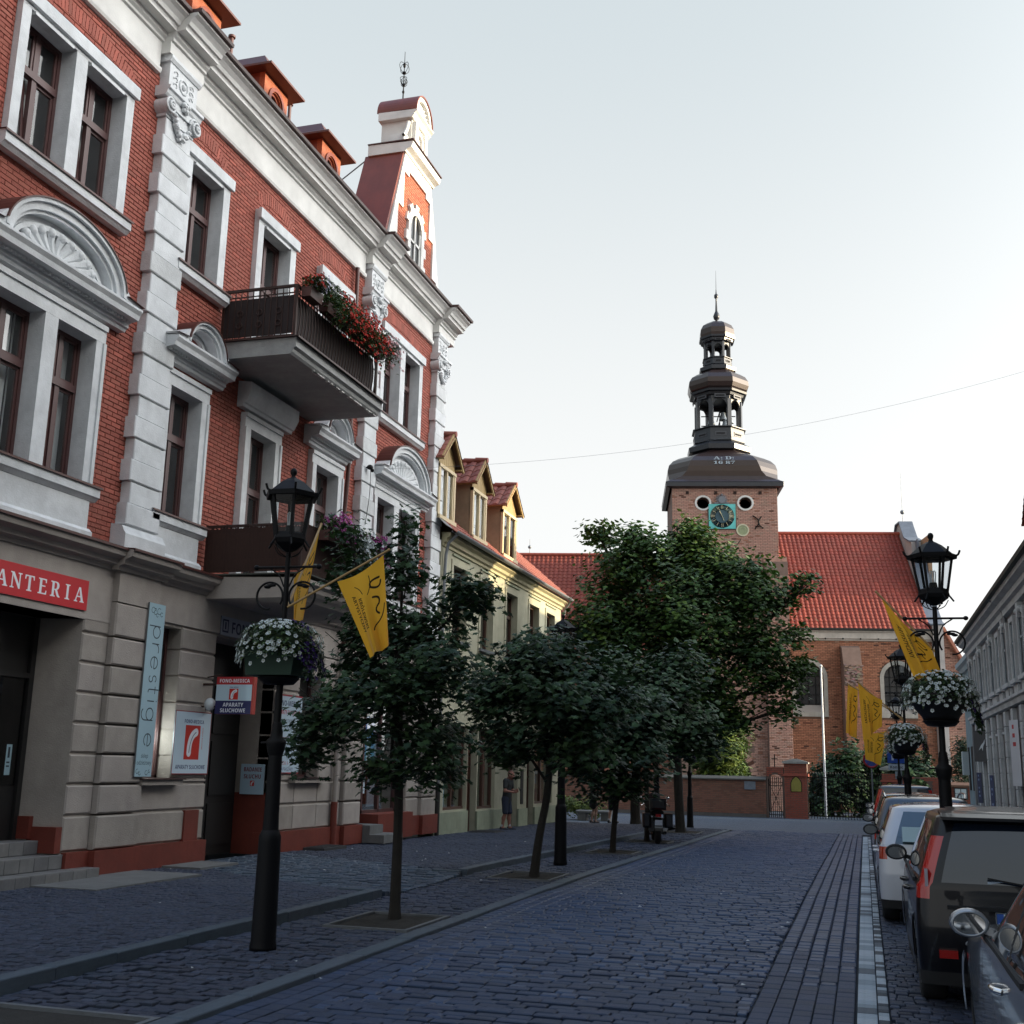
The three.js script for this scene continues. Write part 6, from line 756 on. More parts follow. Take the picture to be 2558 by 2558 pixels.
    add('finial', B().lathe([[0.1, 33.38], [0.06, 33.5], [0.2, 33.65], [0.25, 33.85], [0.18, 34.05], [0.09, 34.25], [0.06, 34.9], [0.055, 35.2], [0.15, 35.3], [0.15, 35.5], [0.05, 35.6], [0.02, 36.0], [0.008, 37.4]], 10, X, 0, ZC), copD, s);
  }
  { // nave to the right
    const n = grp('nave', c), z = -1, ops = [[5.48, 2.26], [11.05, 2.26]], y0 = 5.37, sp = 7.88;
    const sh = new THREE.Shape([[3.6, G0], [13.4, G0], [13.4, 11], [3.6, 11]].map((p) => new THREE.Vector2(...p)));
    for (const [u, w] of ops) { const p = new THREE.Path(), r = w / 2 - 0.25; p.moveTo(u - r, y0 + 0.3); p.lineTo(u - r, sp); p.absarc(u, sp, r, PI, 0, true); p.lineTo(u + r, y0 + 0.3); sh.holes.push(p); }
    const g = new THREE.ExtrudeGeometry(sh, { depth: 0.7, bevelEnabled: false, curveSegments: 18 }); g.translate(0, 0, z - 0.7); add('masonry', g, mat([0.16, 0.085, 0.055], 0.95, { stain: 2.5 }), n);
    bw(n, 4.05, 13.3, G0, 10.25, z + 0.01, nb, 111, [[7.5, 8.66, G0, 9.9], ...ops.map(([u, w]) => [u - w / 2, u + w / 2, y0 - 0.15, sp])], 140, (x, y) => ops.every(([u, w]) => y < sp || Math.hypot(x - u, y - sp) > w / 2 + 0.05));
    ops.forEach(([u, w]) => { const q = grp('window', n), R = w / 2, r = R - 0.25, sur = new THREE.Shape(); sur.moveTo(u - R, y0); sur.lineTo(u - R, sp); sur.absarc(u, sp, R, PI, 0, true); sur.lineTo(u + R, y0); const hol = new THREE.Path(); hol.moveTo(u - r, y0 + 0.28); hol.lineTo(u - r, sp); hol.absarc(u, sp, r, PI, 0, true); hol.lineTo(u + r, y0 + 0.28); sur.holes.push(hol); const e = new THREE.ExtrudeGeometry(sur, { depth: 0.5, bevelEnabled: false, curveSegments: 20 }); e.translate(0, 0, z - 0.45); add('surround', e, mat([0.48, 0.45, 0.40], 0.85, { stain: 1.5 }), q);
      add('sill', B().mould([[z - 0.35, y0 + 0.25], [z + 0.05, y0 + 0.25], [z - 0.3, y0 + 0.75]], u - r, u + r), mat([0.30, 0.27, 0.24], 0.9), q);
      const gl = new THREE.Shape(); gl.moveTo(u - r, y0 + 0.3); gl.lineTo(u - r, sp); gl.absarc(u, sp, r, PI, 0, true); gl.lineTo(u + r, y0 + 0.3); const gg = new THREE.ShapeGeometry(gl, 16); gg.translate(0, 0, z - 0.4); add('leaded_glass', gg, mat([0.03, 0.03, 0.032], 0.25), q); const ba = B(); for (let i = 1; i < 4; i++) ba.box(u - r + i * r / 2 - 0.025, u - r + i * r / 2 + 0.025, y0 + 0.3, sp + r * 0.8, z - 0.39, z - 0.35); for (let i = 0; i < 5; i++) ba.box(u - r, u + r, y0 + 0.8 + i * 0.6, y0 + 0.84 + i * 0.6, z - 0.39, z - 0.35); add('bars', ba, M.dark, q); });
    add('cornice', B().mould([[z, 10.25], [z + 0.1, 10.27], [z + 0.12, 10.36], [z + 0.2, 10.4], [z + 0.22, 10.78], [z + 0.3, 10.82], [z + 0.34, 10.95], [z, 11]], 3.7, 13.35), mat([0.62, 0.56, 0.50], 0.8, { stain: 2 }), n);
    const pins = B(); for (let u = 4.3; u < 13.2; u += 1.12) pins.sph(u, 10.38, z + 0.23, 0.06, 1, 6); add('tie_heads', pins, M.dark, n); add('gutter', B().mould([[z + 0.3, 10.9], [z + 0.46, 10.92], [z + 0.48, 11.05], [z + 0.3, 11.05]], 3.7, 13.35), M.interior, n);
    { const b = grp('buttress', n); add('core', B().box(7.5, 8.66, G0, 8.6, z, z + 0.9).mould([[z + 0.9, 8.6], [z + 0.45, 9.75], [z, 9.95], [z, 8.6]], 7.5, 8.66), mort, b); bw(b, 7.5, 8.66, G0, 7.3, z + 0.91, nb, 112, [], 0); const r = rng(3), ro = B(); for (let i = 0; i < 90; i++) { const u = 7.5 + r() * 1.0, y = 7.3 + r() * 1.3; ro.col = [0.22 + r() * 0.12, 0.15 + r() * 0.06, 0.12 + r() * 0.05]; ro.box(u, u + 0.12 + r() * 0.14, y, y + 0.09, z + 0.9, z + 0.92 + r() * 0.08); } add('weathered_bricks', ro, bvc, b).userData.kind = 'stuff'; }
    tileRoof(n, { x0: 3.75, x1: 13.25, y0: 11.0, z0: z + 0.4, y1: 18.75, z1: -8, tw: 0.31, th: 0.36, color: [0.27, 0.05, 0.027], seed: 121, count: 300, spread: 0.3 });
    add('rear_slope', B().quad([3.75, 18.75, -8], [13.25, 18.75, -8], [13.25, 11, -15], [3.75, 11, -15]), M.tinRed, n); const rd = B(); for (let u = 3.8; u < 13.2; u += 0.42) rd.geo(new THREE.CylinderGeometry(0.13, 0.155, 0.44, 8), new THREE.Matrix4().makeTranslation(u + 0.2, 18.8, -8).multiply(new THREE.Matrix4().makeRotationZ(PI / 2 - 0.06))); add('ridge_tiles', rd, mat([0.34, 0.07, 0.04], 0.75), n).userData.kind = 'stuff';
    // west gable seen edge-on, with its scrolled coping
    const gb = grp('gable', c), side = [[-0.6, G0], [-0.6, 11.3], [-1.2, 11.5], [-2.2, 12.6], [-3.0, 14.2], [-3.6, 16.0], [-4.6, 16.2], [-4.8, 17.6], [-6.2, 18.1], [-7.0, 19.0], [-7.4, 19.5], [-8.6, 19.5], [-9, 19], [-15, 11.3], [-15, G0]];
    add('masonry', B().mould(side, 13.3, 13.95), mat([0.52, 0.48, 0.46], 0.85, { stain: 2 }), gb); const co = B(); for (let i = 1; i < 12; i++) { const a = side[i], b = side[i + 1]; co.bar([13.62, a[1] + 0.04, a[0] + 0.03], [13.62, b[1] + 0.04, b[0] + 0.03], 0.95, 0.1); } add('coping', co, mat([0.16, 0.19, 0.24], 0.6, { stain: 1 }), gb);
    add('gable_pilaster', B().box(13.95, 14.2, 11, 17.4, -6.2, -3.2).box(13.95, 14.3, 17.4, 17.7, -6.4, -3.0), mat([0.5, 0.3, 0.17], 0.9, { stain: 1 }), gb);
    add('cross', B().cyl(13.6, 19.5, 20.9, -8, 0.03, 0.015, 6).sph(13.6, 20.4, -8, 0.16).cyl(13.6, 20.5, 23.4, -8, 0.02, 0.01, 5), M.zinc, gb);
    const cb = grp('corner_buttress', c), poly = [[13.95, G0], [16.1, G0], [16.1, 4.6], [15.45, 5.6], [15.45, 8.35], [14.5, 10.6], [13.95, 11.2]]; add('core', B().prism(poly, -3.5, z - 0.04), mort, cb); bw(cb, 13.95, 16.1, G0, 11, z - 0.02, tb, 113, [], 0, (x, y) => x < (y > 8.35 ? 15.45 - (y - 8.35) * 0.5 : y > 5.6 ? 15.4 : y > 4.6 ? 16.05 - (y - 4.6) * 0.6 : 16.0)); add('weathering', B().bar([15.5, 8.3, -2.2], [14.0, 11.2, -2.2], 3.0, 0.16).bar([16.15, 4.55, -2.2], [15.45, 5.7, -2.2], 3.0, 0.16), mat([0.42, 0.17, 0.11], 0.85), cb);
  }
  { // wing to the left of the tower
    const w = grp('choir', c); add('masonry', B().box(-24, -3.3, G0, 9.4, -15, -1), mat([0.3, 0.13, 0.085], 0.95, { stain: 2, tex: 'patch' }), w); tileRoof(w, { x0: -24, x1: -3.3, y0: 9.4, z0: -0.6, y1: 17.08, z1: -8, tw: 0.33, th: 0.4, color: [0.27, 0.052, 0.028], seed: 131, count: 200, spread: 0.3 }); add('rear_slope', B().quad([-24, 17.08, -8], [-3.3, 17.08, -8], [-3.3, 9.4, -15.4], [-24, 9.4, -15.4]), M.tinRed, w); const rd = B(); for (let u = -23.9; u < -3.4; u += 0.45) rd.geo(new THREE.CylinderGeometry(0.13, 0.155, 0.47, 8), new THREE.Matrix4().makeTranslation(u + 0.2, 17.13, -8).multiply(new THREE.Matrix4().makeRotationZ(PI / 2 - 0.06))); add('ridge_tiles', rd, mat([0.34, 0.07, 0.04], 0.75), w).userData.kind = 'stuff'; add('roof_spike', B().cyl(-13.4, 17.1, 18.3, -8, 0.03, 0.01, 5).sph(-13.4, 17.7, -8, 0.13), M.zinc, w);
  }
}
// ---------- churchyard wall, gates ----------
{
  const Zw = -63, g0 = -0.6, WT = brickTones([0.20, 0.095, 0.065], 141, 9, 0.5), mort = mat([0.17, 0.12, 0.10], 0.95, { stain: 1.5 }), vc = mat([1, 1, 1], 0.9, { vc: true }), RT = brickTones([0.27, 0.075, 0.05], 142, 9, 0.35);
  const wallThing = (name, label, cat, x0, x1, top, seed, tones, depth = 0.45, holes = [], count = 0) => {
    const cx = (x0 + x1) / 2, t = thing(name, label, cat, null, [cx, g0, Zw], 0), f = new THREE.Matrix4().makeTranslation(cx, g0, Zw), H = top - g0; t.updateMatrix();
    const sh = new THREE.Shape([[x0 - cx, 0], [x1 - cx, 0], [x1 - cx, H], [x0 - cx, H]].map((p) => new THREE.Vector2(...p))); for (const h of holes) { const p = new THREE.Path(), u = (h[0] + h[1]) / 2 - cx, r = (h[1] - h[0]) / 2; p.moveTo(u - r, 0.02); p.lineTo(u - r, h[2] - g0); p.absarc(u, h[2] - g0, r, PI, 0, true); p.lineTo(u + r, 0.02); sh.holes.push(p); }
    const e = new THREE.ExtrudeGeometry(sh, { depth, bevelEnabled: false }); e.translate(0, 0, -depth); add('masonry', e, mort, t);
    pieces(t, 'brick', courses({ u0: x0 - cx, u1: x1 - cx, y0: 0, y1: H, holes: holes.map((h) => [h[0] - cx - 0.05, h[1] - cx + 0.05, 0, h[2] - g0 + (h[1] - h[0]) * 0.35]), bl: 0.29, bh: 0.095, gap: 0.02, z: -0.005, depth: 0.02, seed, inside: (x, y) => holes.every((h) => Math.hypot(x - ((h[0] + h[1]) / 2 - cx), Math.max(0, y - (h[2] - g0))) > (h[1] - h[0]) / 2 + 0.06) }), { mats: toneMats(tones, 0.9, {}), tones, mVC: vc, frame: f, count, stuffName: 'brickwork', bevel: 0.06 });
    return t;
  };
  const lw = wallThing('churchyard_wall', 'long low churchyard brick wall with stone coping behind the trees', 'wall', -26, -4.95, 1.42, 151, WT, 0.45, [], 250); add('coping', B().mould([[0.12, 2.0], [0.12, 2.06], [-0.22, 2.2], [-0.57, 2.06], [-0.57, 2.0]], -10.52, 10.52), mat([0.12, 0.115, 0.105], 0.9, { stain: 1.4 }), lw); add('footing', B().box(-10.5, 10.5, 0, 0.28, 0, 0.1), mat([0.13, 0.12, 0.115], 0.9, { stain: 1 }), lw);
  const p1 = wallThing('gate_pillar', 'thick red brick gate pillar with white cap, between small and large gate', 'gate pillar', -4.02, -2.86, 2.3, 152, RT, 1.1, [], 120);
  const cap = (t, w) => { add('cap', B().box(-w / 2 - 0.09, w / 2 + 0.09, 2.9, 2.98, -1.2, 0.1).prism([[-w / 2 - 0.12, 2.98], [w / 2 + 0.12, 2.98], [0.1, 3.14], [-0.1, 3.14]], -1.22, 0.12), mat([0.5, 0.49, 0.47], 0.8, { stain: 0.8 }), t); add('neck_band', B().box(-w / 2 - 0.06, w / 2 + 0.06, 2.25, 2.36, -1.16, 0.07), mat(RT[2], 0.9), t); const s = new THREE.Shape(); s.moveTo(-0.25, 1.48); s.lineTo(0.25, 1.48); s.lineTo(0.25, 1.86); s.quadraticCurveTo(0.22, 2.1, 0, 2.22); s.quadraticCurveTo(-0.22, 2.1, -0.25, 1.86); const e = new THREE.ExtrudeGeometry(s, { depth: 0.02, bevelEnabled: false }); e.translate(0.02, 0, 0.03); add('plaque', e, mat([0.33, 0.29, 0.06], 0.5, { stain: 0.6 }), t); const e2 = new THREE.ExtrudeGeometry(s, { depth: 0.02, bevelEnabled: false }); e2.scale(1.14, 1.1, 1); e2.translate(0.02, -0.17, 0.008); add('plaque_rim', e2, M.dark, t); };
  cap(p1, 1.16);
  const p2 = wallThing('gate_pillar', 'second red brick gate pillar, right of the large iron gate behind the parked cars', 'gate pillar', 0.85, 1.55, 2.1, 153, RT, 1.1, [], 40); cap(p2, 0.7); p2.scale.set(1, 0.92, 1);
  wallThing('gate_lintel_wall', 'red brick arch with small cross above the narrow wicket gate', 'wall', -4.93, -4.05, 2.1, 154, RT, 0.4, [[-4.86, -4.1, 1.35]], 20).userData.label = 'narrow red brick arch over the wicket gate';
  tag(add('wall_cross', B().bar([-4.5, 2.1, -63.1], [-4.5, 2.75, -63.1], 0.05).bar([-4.66, 2.52, -63.1], [-4.34, 2.52, -63.1], 0.05), M.iron), 'small dark iron cross on top of the wicket gate arch', 'cross');
  wallThing('churchyard_wall', 'low red brick wall with arched opening right of the gates', 'wall', 1.55, 4.0, 1.75, 155, RT, 0.4, [[1.95, 3.2, 1.05]]); const rw = wallThing('churchyard_wall', 'low brick wall with rounded coping holding the white notice board', 'wall', 4.0, 7.5, 1.35, 156, RT, 0.4); add('coping', B().mould([[0.1, 1.9], [0.1, 2.0], [-0.2, 2.14], [-0.5, 2.0], [-0.5, 1.9]], -1.75, 1.75), mat([0.22, 0.12, 0.085], 0.9, { stain: 0.8 }), rw);
  tag(add('notice_board', B().box(4.28, 4.9, 0.72, 1.26, -62.95, -62.9), mat([0.045, 0.05, 0.055], 0.6)), 'dark notice board frame on the right churchyard wall', 'notice board'); const nb2 = scene.children[scene.children.length - 1]; for (let i = 0; i < 4; i++) add('paper', B().box(4.32 + (i % 2) * 0.28, 4.56 + (i % 2) * 0.28, 0.77 + (i >> 1) * 0.23, 0.98 + (i >> 1) * 0.23, -62.895, -62.89), mat([0.5, 0.56, 0.6], 0.7), nb2); nb2.userData.label = 'notice board with four white papers on the right churchyard wall';
  tag(add('wall_plaque', B().box(-6.08, -5.5, 0.92, 1.34, -62.97, -62.93), mat([0.2, 0.23, 0.28], 0.5, { stain: 0.5 })), 'plain grey plaque on the churchyard wall left of the wicket gate', 'plaque');
  const gate = (label, x0, x1, h, n) => { const t = thing('iron_gate', label, 'gate', null, [(x0 + x1) / 2, -0.5, Zw - 0.2]), w = (x1 - x0) / 2, f = B(); f.bar([-w, 0.16, 0], [w, 0.16, 0], 0.04).bar([-w, 0.34, 0], [w, 0.34, 0], 0.03).bar([-w, h - 0.18, 0], [w, h - 0.18, 0], 0.04).bar([-w, h - 0.36, 0], [w, h - 0.36, 0], 0.03).bar([-w, 0.16, 0], [0, h * 0.5, 0], 0.025).bar([w, 0.16, 0], [0, h * 0.5, 0], 0.025).bar([-w, h - 0.2, 0], [0, h * 0.5, 0], 0.025).bar([w, h - 0.2, 0], [0, h * 0.5, 0], 0.025); add('frame', f, M.iron, t); for (let i = 0; i <= n; i++) { const x = lerp(-w, w, i / n); add('bar', B().bar([x, 0.03, 0], [x, h, 0], 0.032).geo(new THREE.ConeGeometry(0.035, 0.12, 4), new THREE.Matrix4().makeTranslation(x, h + 0.06, 0)), M.iron, t); } return t; };
  gate('narrow wicket gate of black iron bars under the brick arch', -4.84, -4.12, 2.0, 7); gate('wide black iron double gate with vertical bars between the brick pillars', -2.84, 0.83, 2.3, 26);
  const fp = thing('flagpole', 'tall thin white flagpole before the arched church window', 'flagpole', null, [-2.06, -0.5, -66]); add('pole', B().cyl(0, 0, 8.1, 0, 0.065, 0.05, 8), mat([0.62, 0.63, 0.65], 0.5), fp); add('finial', B().sph(0, 8.12, 0, 0.09), mat([0.5, 0.5, 0.5], 0.5), fp);
}
// ---------- buildings on the right (local x = minus the forward distance) ----------
{
  const h = thing('grey_building', 'two storey grey neoclassical building with white window surrounds at right edge', 'building', null, [4.5, 0, 0], -PI / 2), a = -52.5, b = -26.5, wallM = mat([0.20, 0.195, 0.21], 0.85, { stain: 2.5 }), trim = mat([0.60, 0.63, 0.65], 0.8, { stain: 1.6 }), dk = mat([0.02, 0.022, 0.028], 0.35), blueT = mat([0.34, 0.40, 0.44], 0.7, { stain: 2 });
  add('wall', B().box(a, b, -0.8, 7.1, -9, 0), wallM, h); add('end_wall', B().tri([a, 7.1, 0], [a, 7.1, -9], [a, 11, -4.5]), wallM, h);
  add('cornice', B().mould([[0, 6.75], [0.12, 6.78], [0.14, 6.95], [0.24, 7.0], [0.26, 7.14], [0.42, 7.22], [0.44, 7.34], [0, 7.36]], a, b), trim, h); add('gutter', B().mould([[0.36, 7.34], [0.56, 7.36], [0.58, 7.46], [0.4, 7.5]], a - 0.05, b), mat([0.03, 0.04, 0.03], 0.6), h);
  add('ledge', B().mould([[0, 3.95], [0.14, 3.97], [0.16, 4.12], [0.22, 4.16], [0.22, 4.24], [0, 4.26]], a, b), trim, h);
  for (const q of [a + 0.1, -38.9]) add('downpipe', B().tube([[q, 7.35, 0.5], [q, 7.1, 0.15], [q, 6.8, 0.08], [q, -0.3, 0.08]], 0.06, 7, 24), M.zinc, h);
  let k = 0; for (let u = a + 1.1; u < b - 1; u += 2.02, k++) {
    const w = grp('window', h), big = k % 2 === 0, hw = big ? 0.55 : 0.36; add('surround', B().box(u - hw - 0.16, u - hw, 4.7, 6.4, 0, 0.1).box(u + hw, u + hw + 0.16, 4.7, 6.4, 0, 0.1).box(u - hw - 0.16, u + hw + 0.16, 6.4, 6.56, 0, 0.1).box(u - hw - 0.22, u + hw + 0.22, 4.58, 4.7, 0, 0.16), trim, w); if (big) add('keystone', B().prism([[u - 0.12, 6.3], [u + 0.12, 6.3], [u + 0.2, 6.72], [u - 0.2, 6.72]], 0, 0.16).sph(u - 0.3, 6.5, 0.1, 0.1, 1, 8).sph(u + 0.3, 6.5, 0.1, 0.1, 1, 8), trim, w);
    add('frame', B().box(u - 0.03, u + 0.03, 4.7, 6.4, 0.03, 0.06).box(u - hw, u + hw, 5.75, 5.82, 0.03, 0.06).box(u - hw, u - hw + 0.05, 4.7, 6.4, 0.03, 0.06).box(u + hw - 0.05, u + hw, 4.7, 6.4, 0.03, 0.06), blueT, w); add('pane', B().box(u - hw, u + hw, 4.7, 6.4, 0.012, 0.02), dk, w); add('apron', B().box(u - hw - 0.1, u + hw + 0.1, 4.28, 4.55, 0, 0.07), trim, w);
    const p = grp('ground_pilaster', h), c = u + 1.0; for (let i = 0; i < 9; i++) add('rustic_block', B().block(c - 0.22, c + 0.22, -0.45 + i * 0.485, -0.45 + (i + 1) * 0.485 - 0.02, -0.02, 0.13, 0.015), trim, p);
    const s = grp(k % 3 === 1 ? 'door' : 'shop_window', h); add('frame', B().box(u - 0.62, u - 0.54, -0.4, 3.3, 0, 0.07).box(u + 0.54, u + 0.62, -0.4, 3.3, 0, 0.07).box(u - 0.62, u + 0.62, 3.22, 3.3, 0, 0.07), trim, s); add('pane', B().box(u - 0.54, u + 0.54, k % 3 === 1 ? -0.3 : 0.4, 3.22, 0.01, 0.02), dk, s);
  }
  const roofM = mat([0.26, 0.075, 0.05], 0.75, { stain: 1 }); add('roof', B().quad([a, 7.45, 0.5], [b, 7.45, 0.5], [b, 11.2, -4.5], [a, 11.2, -4.5]).quad([a, 7.1, -9.2], [b, 7.1, -9.2], [b, 11.2, -4.5], [a, 11.2, -4.5]), roofM, h); { const s = B(); for (let u = a + 0.15; u < b; u += 0.3) s.bar([u, 7.5, 0.5], [u, 11.24, -4.5], 0.08, 0.06); add('tile_rows', s, roofM, h).userData.kind = 'stuff'; }
  const d = grp('dormer', h); add('front', B().box(-36.5, -35.0, 7.5, 9.3, -1.6, -0.6), mat([0.24, 0.24, 0.26], 0.8, { stain: 1.5 }), d); add('frame', B().box(-36.56, -36.4, 7.5, 9.3, -0.6, -0.5).box(-35.1, -34.9, 7.5, 9.3, -0.6, -0.5).box(-36.56, -34.9, 9.2, 9.35, -0.62, -0.45), mat([0.09, 0.05, 0.045], 0.7), d); { const r = B(); for (const s of [-1, 1]) for (let i = 0; i < 5; i++) { const q = (t, z) => [-35.75 + s * (1.02 - 1.02 * t), 9.25 + 0.75 * t + (t === 0 ? 0 : 0), z]; const t0 = i / 5, t1 = (i + 1) / 5; r.quad(q(t0, -0.35), q(t0, -3), q(t1, -3), q(t1, -0.35)); r.bar([q(t0, 0)[0], q(t0, 0)[1] + 0.03, -0.35], [q(t0, 0)[0], q(t0, 0)[1] + 0.03, -3], 0.09, 0.06); } add('dormer_roof', r, roofM, d); }
  rebase(h, -39.5, -0.3, 0);
  const sg = thing('hanging_sign', 'dark square shop sign with a pale leaping mark on the grey facade', 'sign', null, [4.3, 2.98, -47.5], -PI / 2 + 0.5); add('panel', B().box(-0.5, 0.5, -0.58, 0.58, -0.04, 0), mat([0.022, 0.026, 0.03], 0.5), sg); { const p = [[-0.18, -0.16], [-0.04, 0.02], [0.14, 0.14], [0.22, 0.24], [0.2, 0.1], [0.1, -0.02], [0.06, -0.18], [0.0, -0.06], [-0.1, -0.12]]; add('mark', B().prism(p, 0.002, 0.01), mat([0.5, 0.54, 0.56], 0.5), sg); }
  const bnr = (label, u, y0, y1, w, c1, c2, txt) => { const t = thing('wall_sign', label, 'sign', null, [4.28, (y0 + y1) / 2, -u], -PI / 2 + 0.35); add('panel', B().box(-w / 2, w / 2, (y0 - y1) / 2, (y1 - y0) / 2, -0.03, -0.002), M.zinc, t); add('print', face(B(), [-w / 2, (y0 - y1) / 2, 0], [w / 2, (y0 - y1) / 2, 0], [w / 2, (y1 - y0) / 2, 0], [-w / 2, (y1 - y0) / 2, 0]), signMat(96, 256, (q, W, H) => { q.fillStyle = c1; q.fillRect(0, 0, W, H); q.fillStyle = c2; for (let i = 0; i < 7; i++) if (txt[i]) q.fillRect(W * 0.3, 18 + i * 34, W * (0.2 + 0.06 * (i % 3)), 16); }), t); };
  bnr('narrow dark blue vertical sign with pale marks beside the grey building door', 49.2, 0.85, 2.0, 0.4, '#1d2c4c', '#6e86a8', [1, 1, 0, 1, 1, 1, 0]); bnr('second blue vertical sign, nearer the camera, on the grey building', 44.5, 0.6, 1.9, 0.3, '#23355c', '#7790b4', [1, 0, 1, 1, 0, 1, 1]); bnr('red and white banner at the right picture edge on the grey building', 37.2, 1.6, 3.5, 0.55, '#c9ccd2', '#b2343a', [1, 1, 1, 0, 0, 0, 0]);
  const bl = thing('blue_house', 'narrow pale blue house just beyond the grey building', 'house', null, [4.85, 0, 0], -PI / 2), bm = mat([0.25, 0.36, 0.42], 0.8, { stain: 2 }); add('wall', B().box(-61, -53, -0.8, 7.1, -8, 0), bm, bl); add('cornice', B().mould([[0, 6.7], [0.1, 6.72], [0.16, 6.9], [0.3, 7.0], [0.32, 7.2], [0, 7.25]], -61.1, -53), mat([0.36, 0.44, 0.48], 0.8), bl); add('roof', B().box(-61.05, -53, 7.25, 8.4, -7, -0.2), mat([0.03, 0.045, 0.045], 0.7), bl); for (const u of [-60, -58.2, -56.4, -54.6]) { add('window', B().box(u - 0.35, u + 0.35, 4.9, 6.1, 0, 0.03), M.dark, bl); add('window', B().box(u - 0.4, u + 0.4, 1.2, 3.2, 0, 0.03), M.dark, bl); } add('meter_box', B().box(-60.7, -60.0, 1.9, 3.0, 0, 0.3), mat([0.4, 0.47, 0.5], 0.7), bl); rebase(bl, -57, -0.5, 0);
  const tall = (label, x, z0, z1, H, name) => { const t = thing('apartment_house', label, 'house', 'tall houses along the near right side', [x, 0, 0], -PI / 2), m = mat([0.42, 0.37, 0.30], 0.85, { stain: 4 }); add('wall', B().box(-z1, -z0, -0.8, H, -11, 0), m, t); add('roof', B().quad([-z1, H, 0.4], [-z0, H, 0.4], [-z0, H + 3.5, -5.5], [-z1, H + 3.5, -5.5]).quad([-z1, H, -11.4], [-z0, H, -11.4], [-z0, H + 3.5, -5.5], [-z1, H + 3.5, -5.5]).tri([-z1, H, 0], [-z1, H, -11], [-z1, H + 3.4, -5.5]).tri([-z0, H, 0], [-z0, H, -11], [-z0, H + 3.4, -5.5]), mat([0.3, 0.08, 0.05], 0.75, { stain: 1 }), t); for (let u = -z1 + 1.5; u < -z0 - 1; u += 2.6) for (let y = 1; y < H - 2; y += 3.6) { const w = grp('window', t); add('frame', B().box(u - 0.65, u + 0.65, y, y + 2.1, 0, 0.06), M.whiteClean, w); add('pane', B().box(u - 0.52, u + 0.52, y + 0.12, y + 1.98, 0.06, 0.07), dk, w); } rebase(t, -(z0 + z1) / 2, 0, 0); };
  tall('tall cream house across the street beside the camera', 4.6, -24, 26, 16.2); tall('tall cream rear house behind the grey building', 10.4, 22, 40, 18.0);
}
// ---------- trees and plants ----------
const LOBES = [[0, -0.5], [0.2, -0.28], [0.5, -0.3], [0.3, -0.02], [0.46, 0.24], [0.17, 0.18], [0, 0.52], [-0.17, 0.18], [-0.46, 0.24], [-0.3, -0.02], [-0.5, -0.3], [-0.2, -0.28]];
const SIMPLE = [[0, -0.5], [0.36, -0.1], [0.2, 0.28], [0, 0.5], [-0.2, 0.28], [-0.36, -0.1]];
function leaf(b, c, n, roll, size, shape, col, fold = 0.12) {
  const N = n.clone().normalize(), u = V(Math.cos(roll), 0.35, Math.sin(roll)).cross(N).normalize(), w = N.clone().cross(u), P = (p) => { const f = fold * size * (Math.abs(p[0]) * 1.6 - 0.3 * p[1]); return [c.x + (u.x * p[0] + w.x * p[1]) * size - N.x * f, c.y + (u.y * p[0] + w.y * p[1]) * size - N.y * f, c.z + (u.z * p[0] + w.z * p[1]) * size - N.z * f]; }, m = P([0, 0]);
  b.col = col; for (let i = 0; i < shape.length; i++) b.tri(m, P(shape[i]), P(shape[(i + 1) % shape.length]));
}
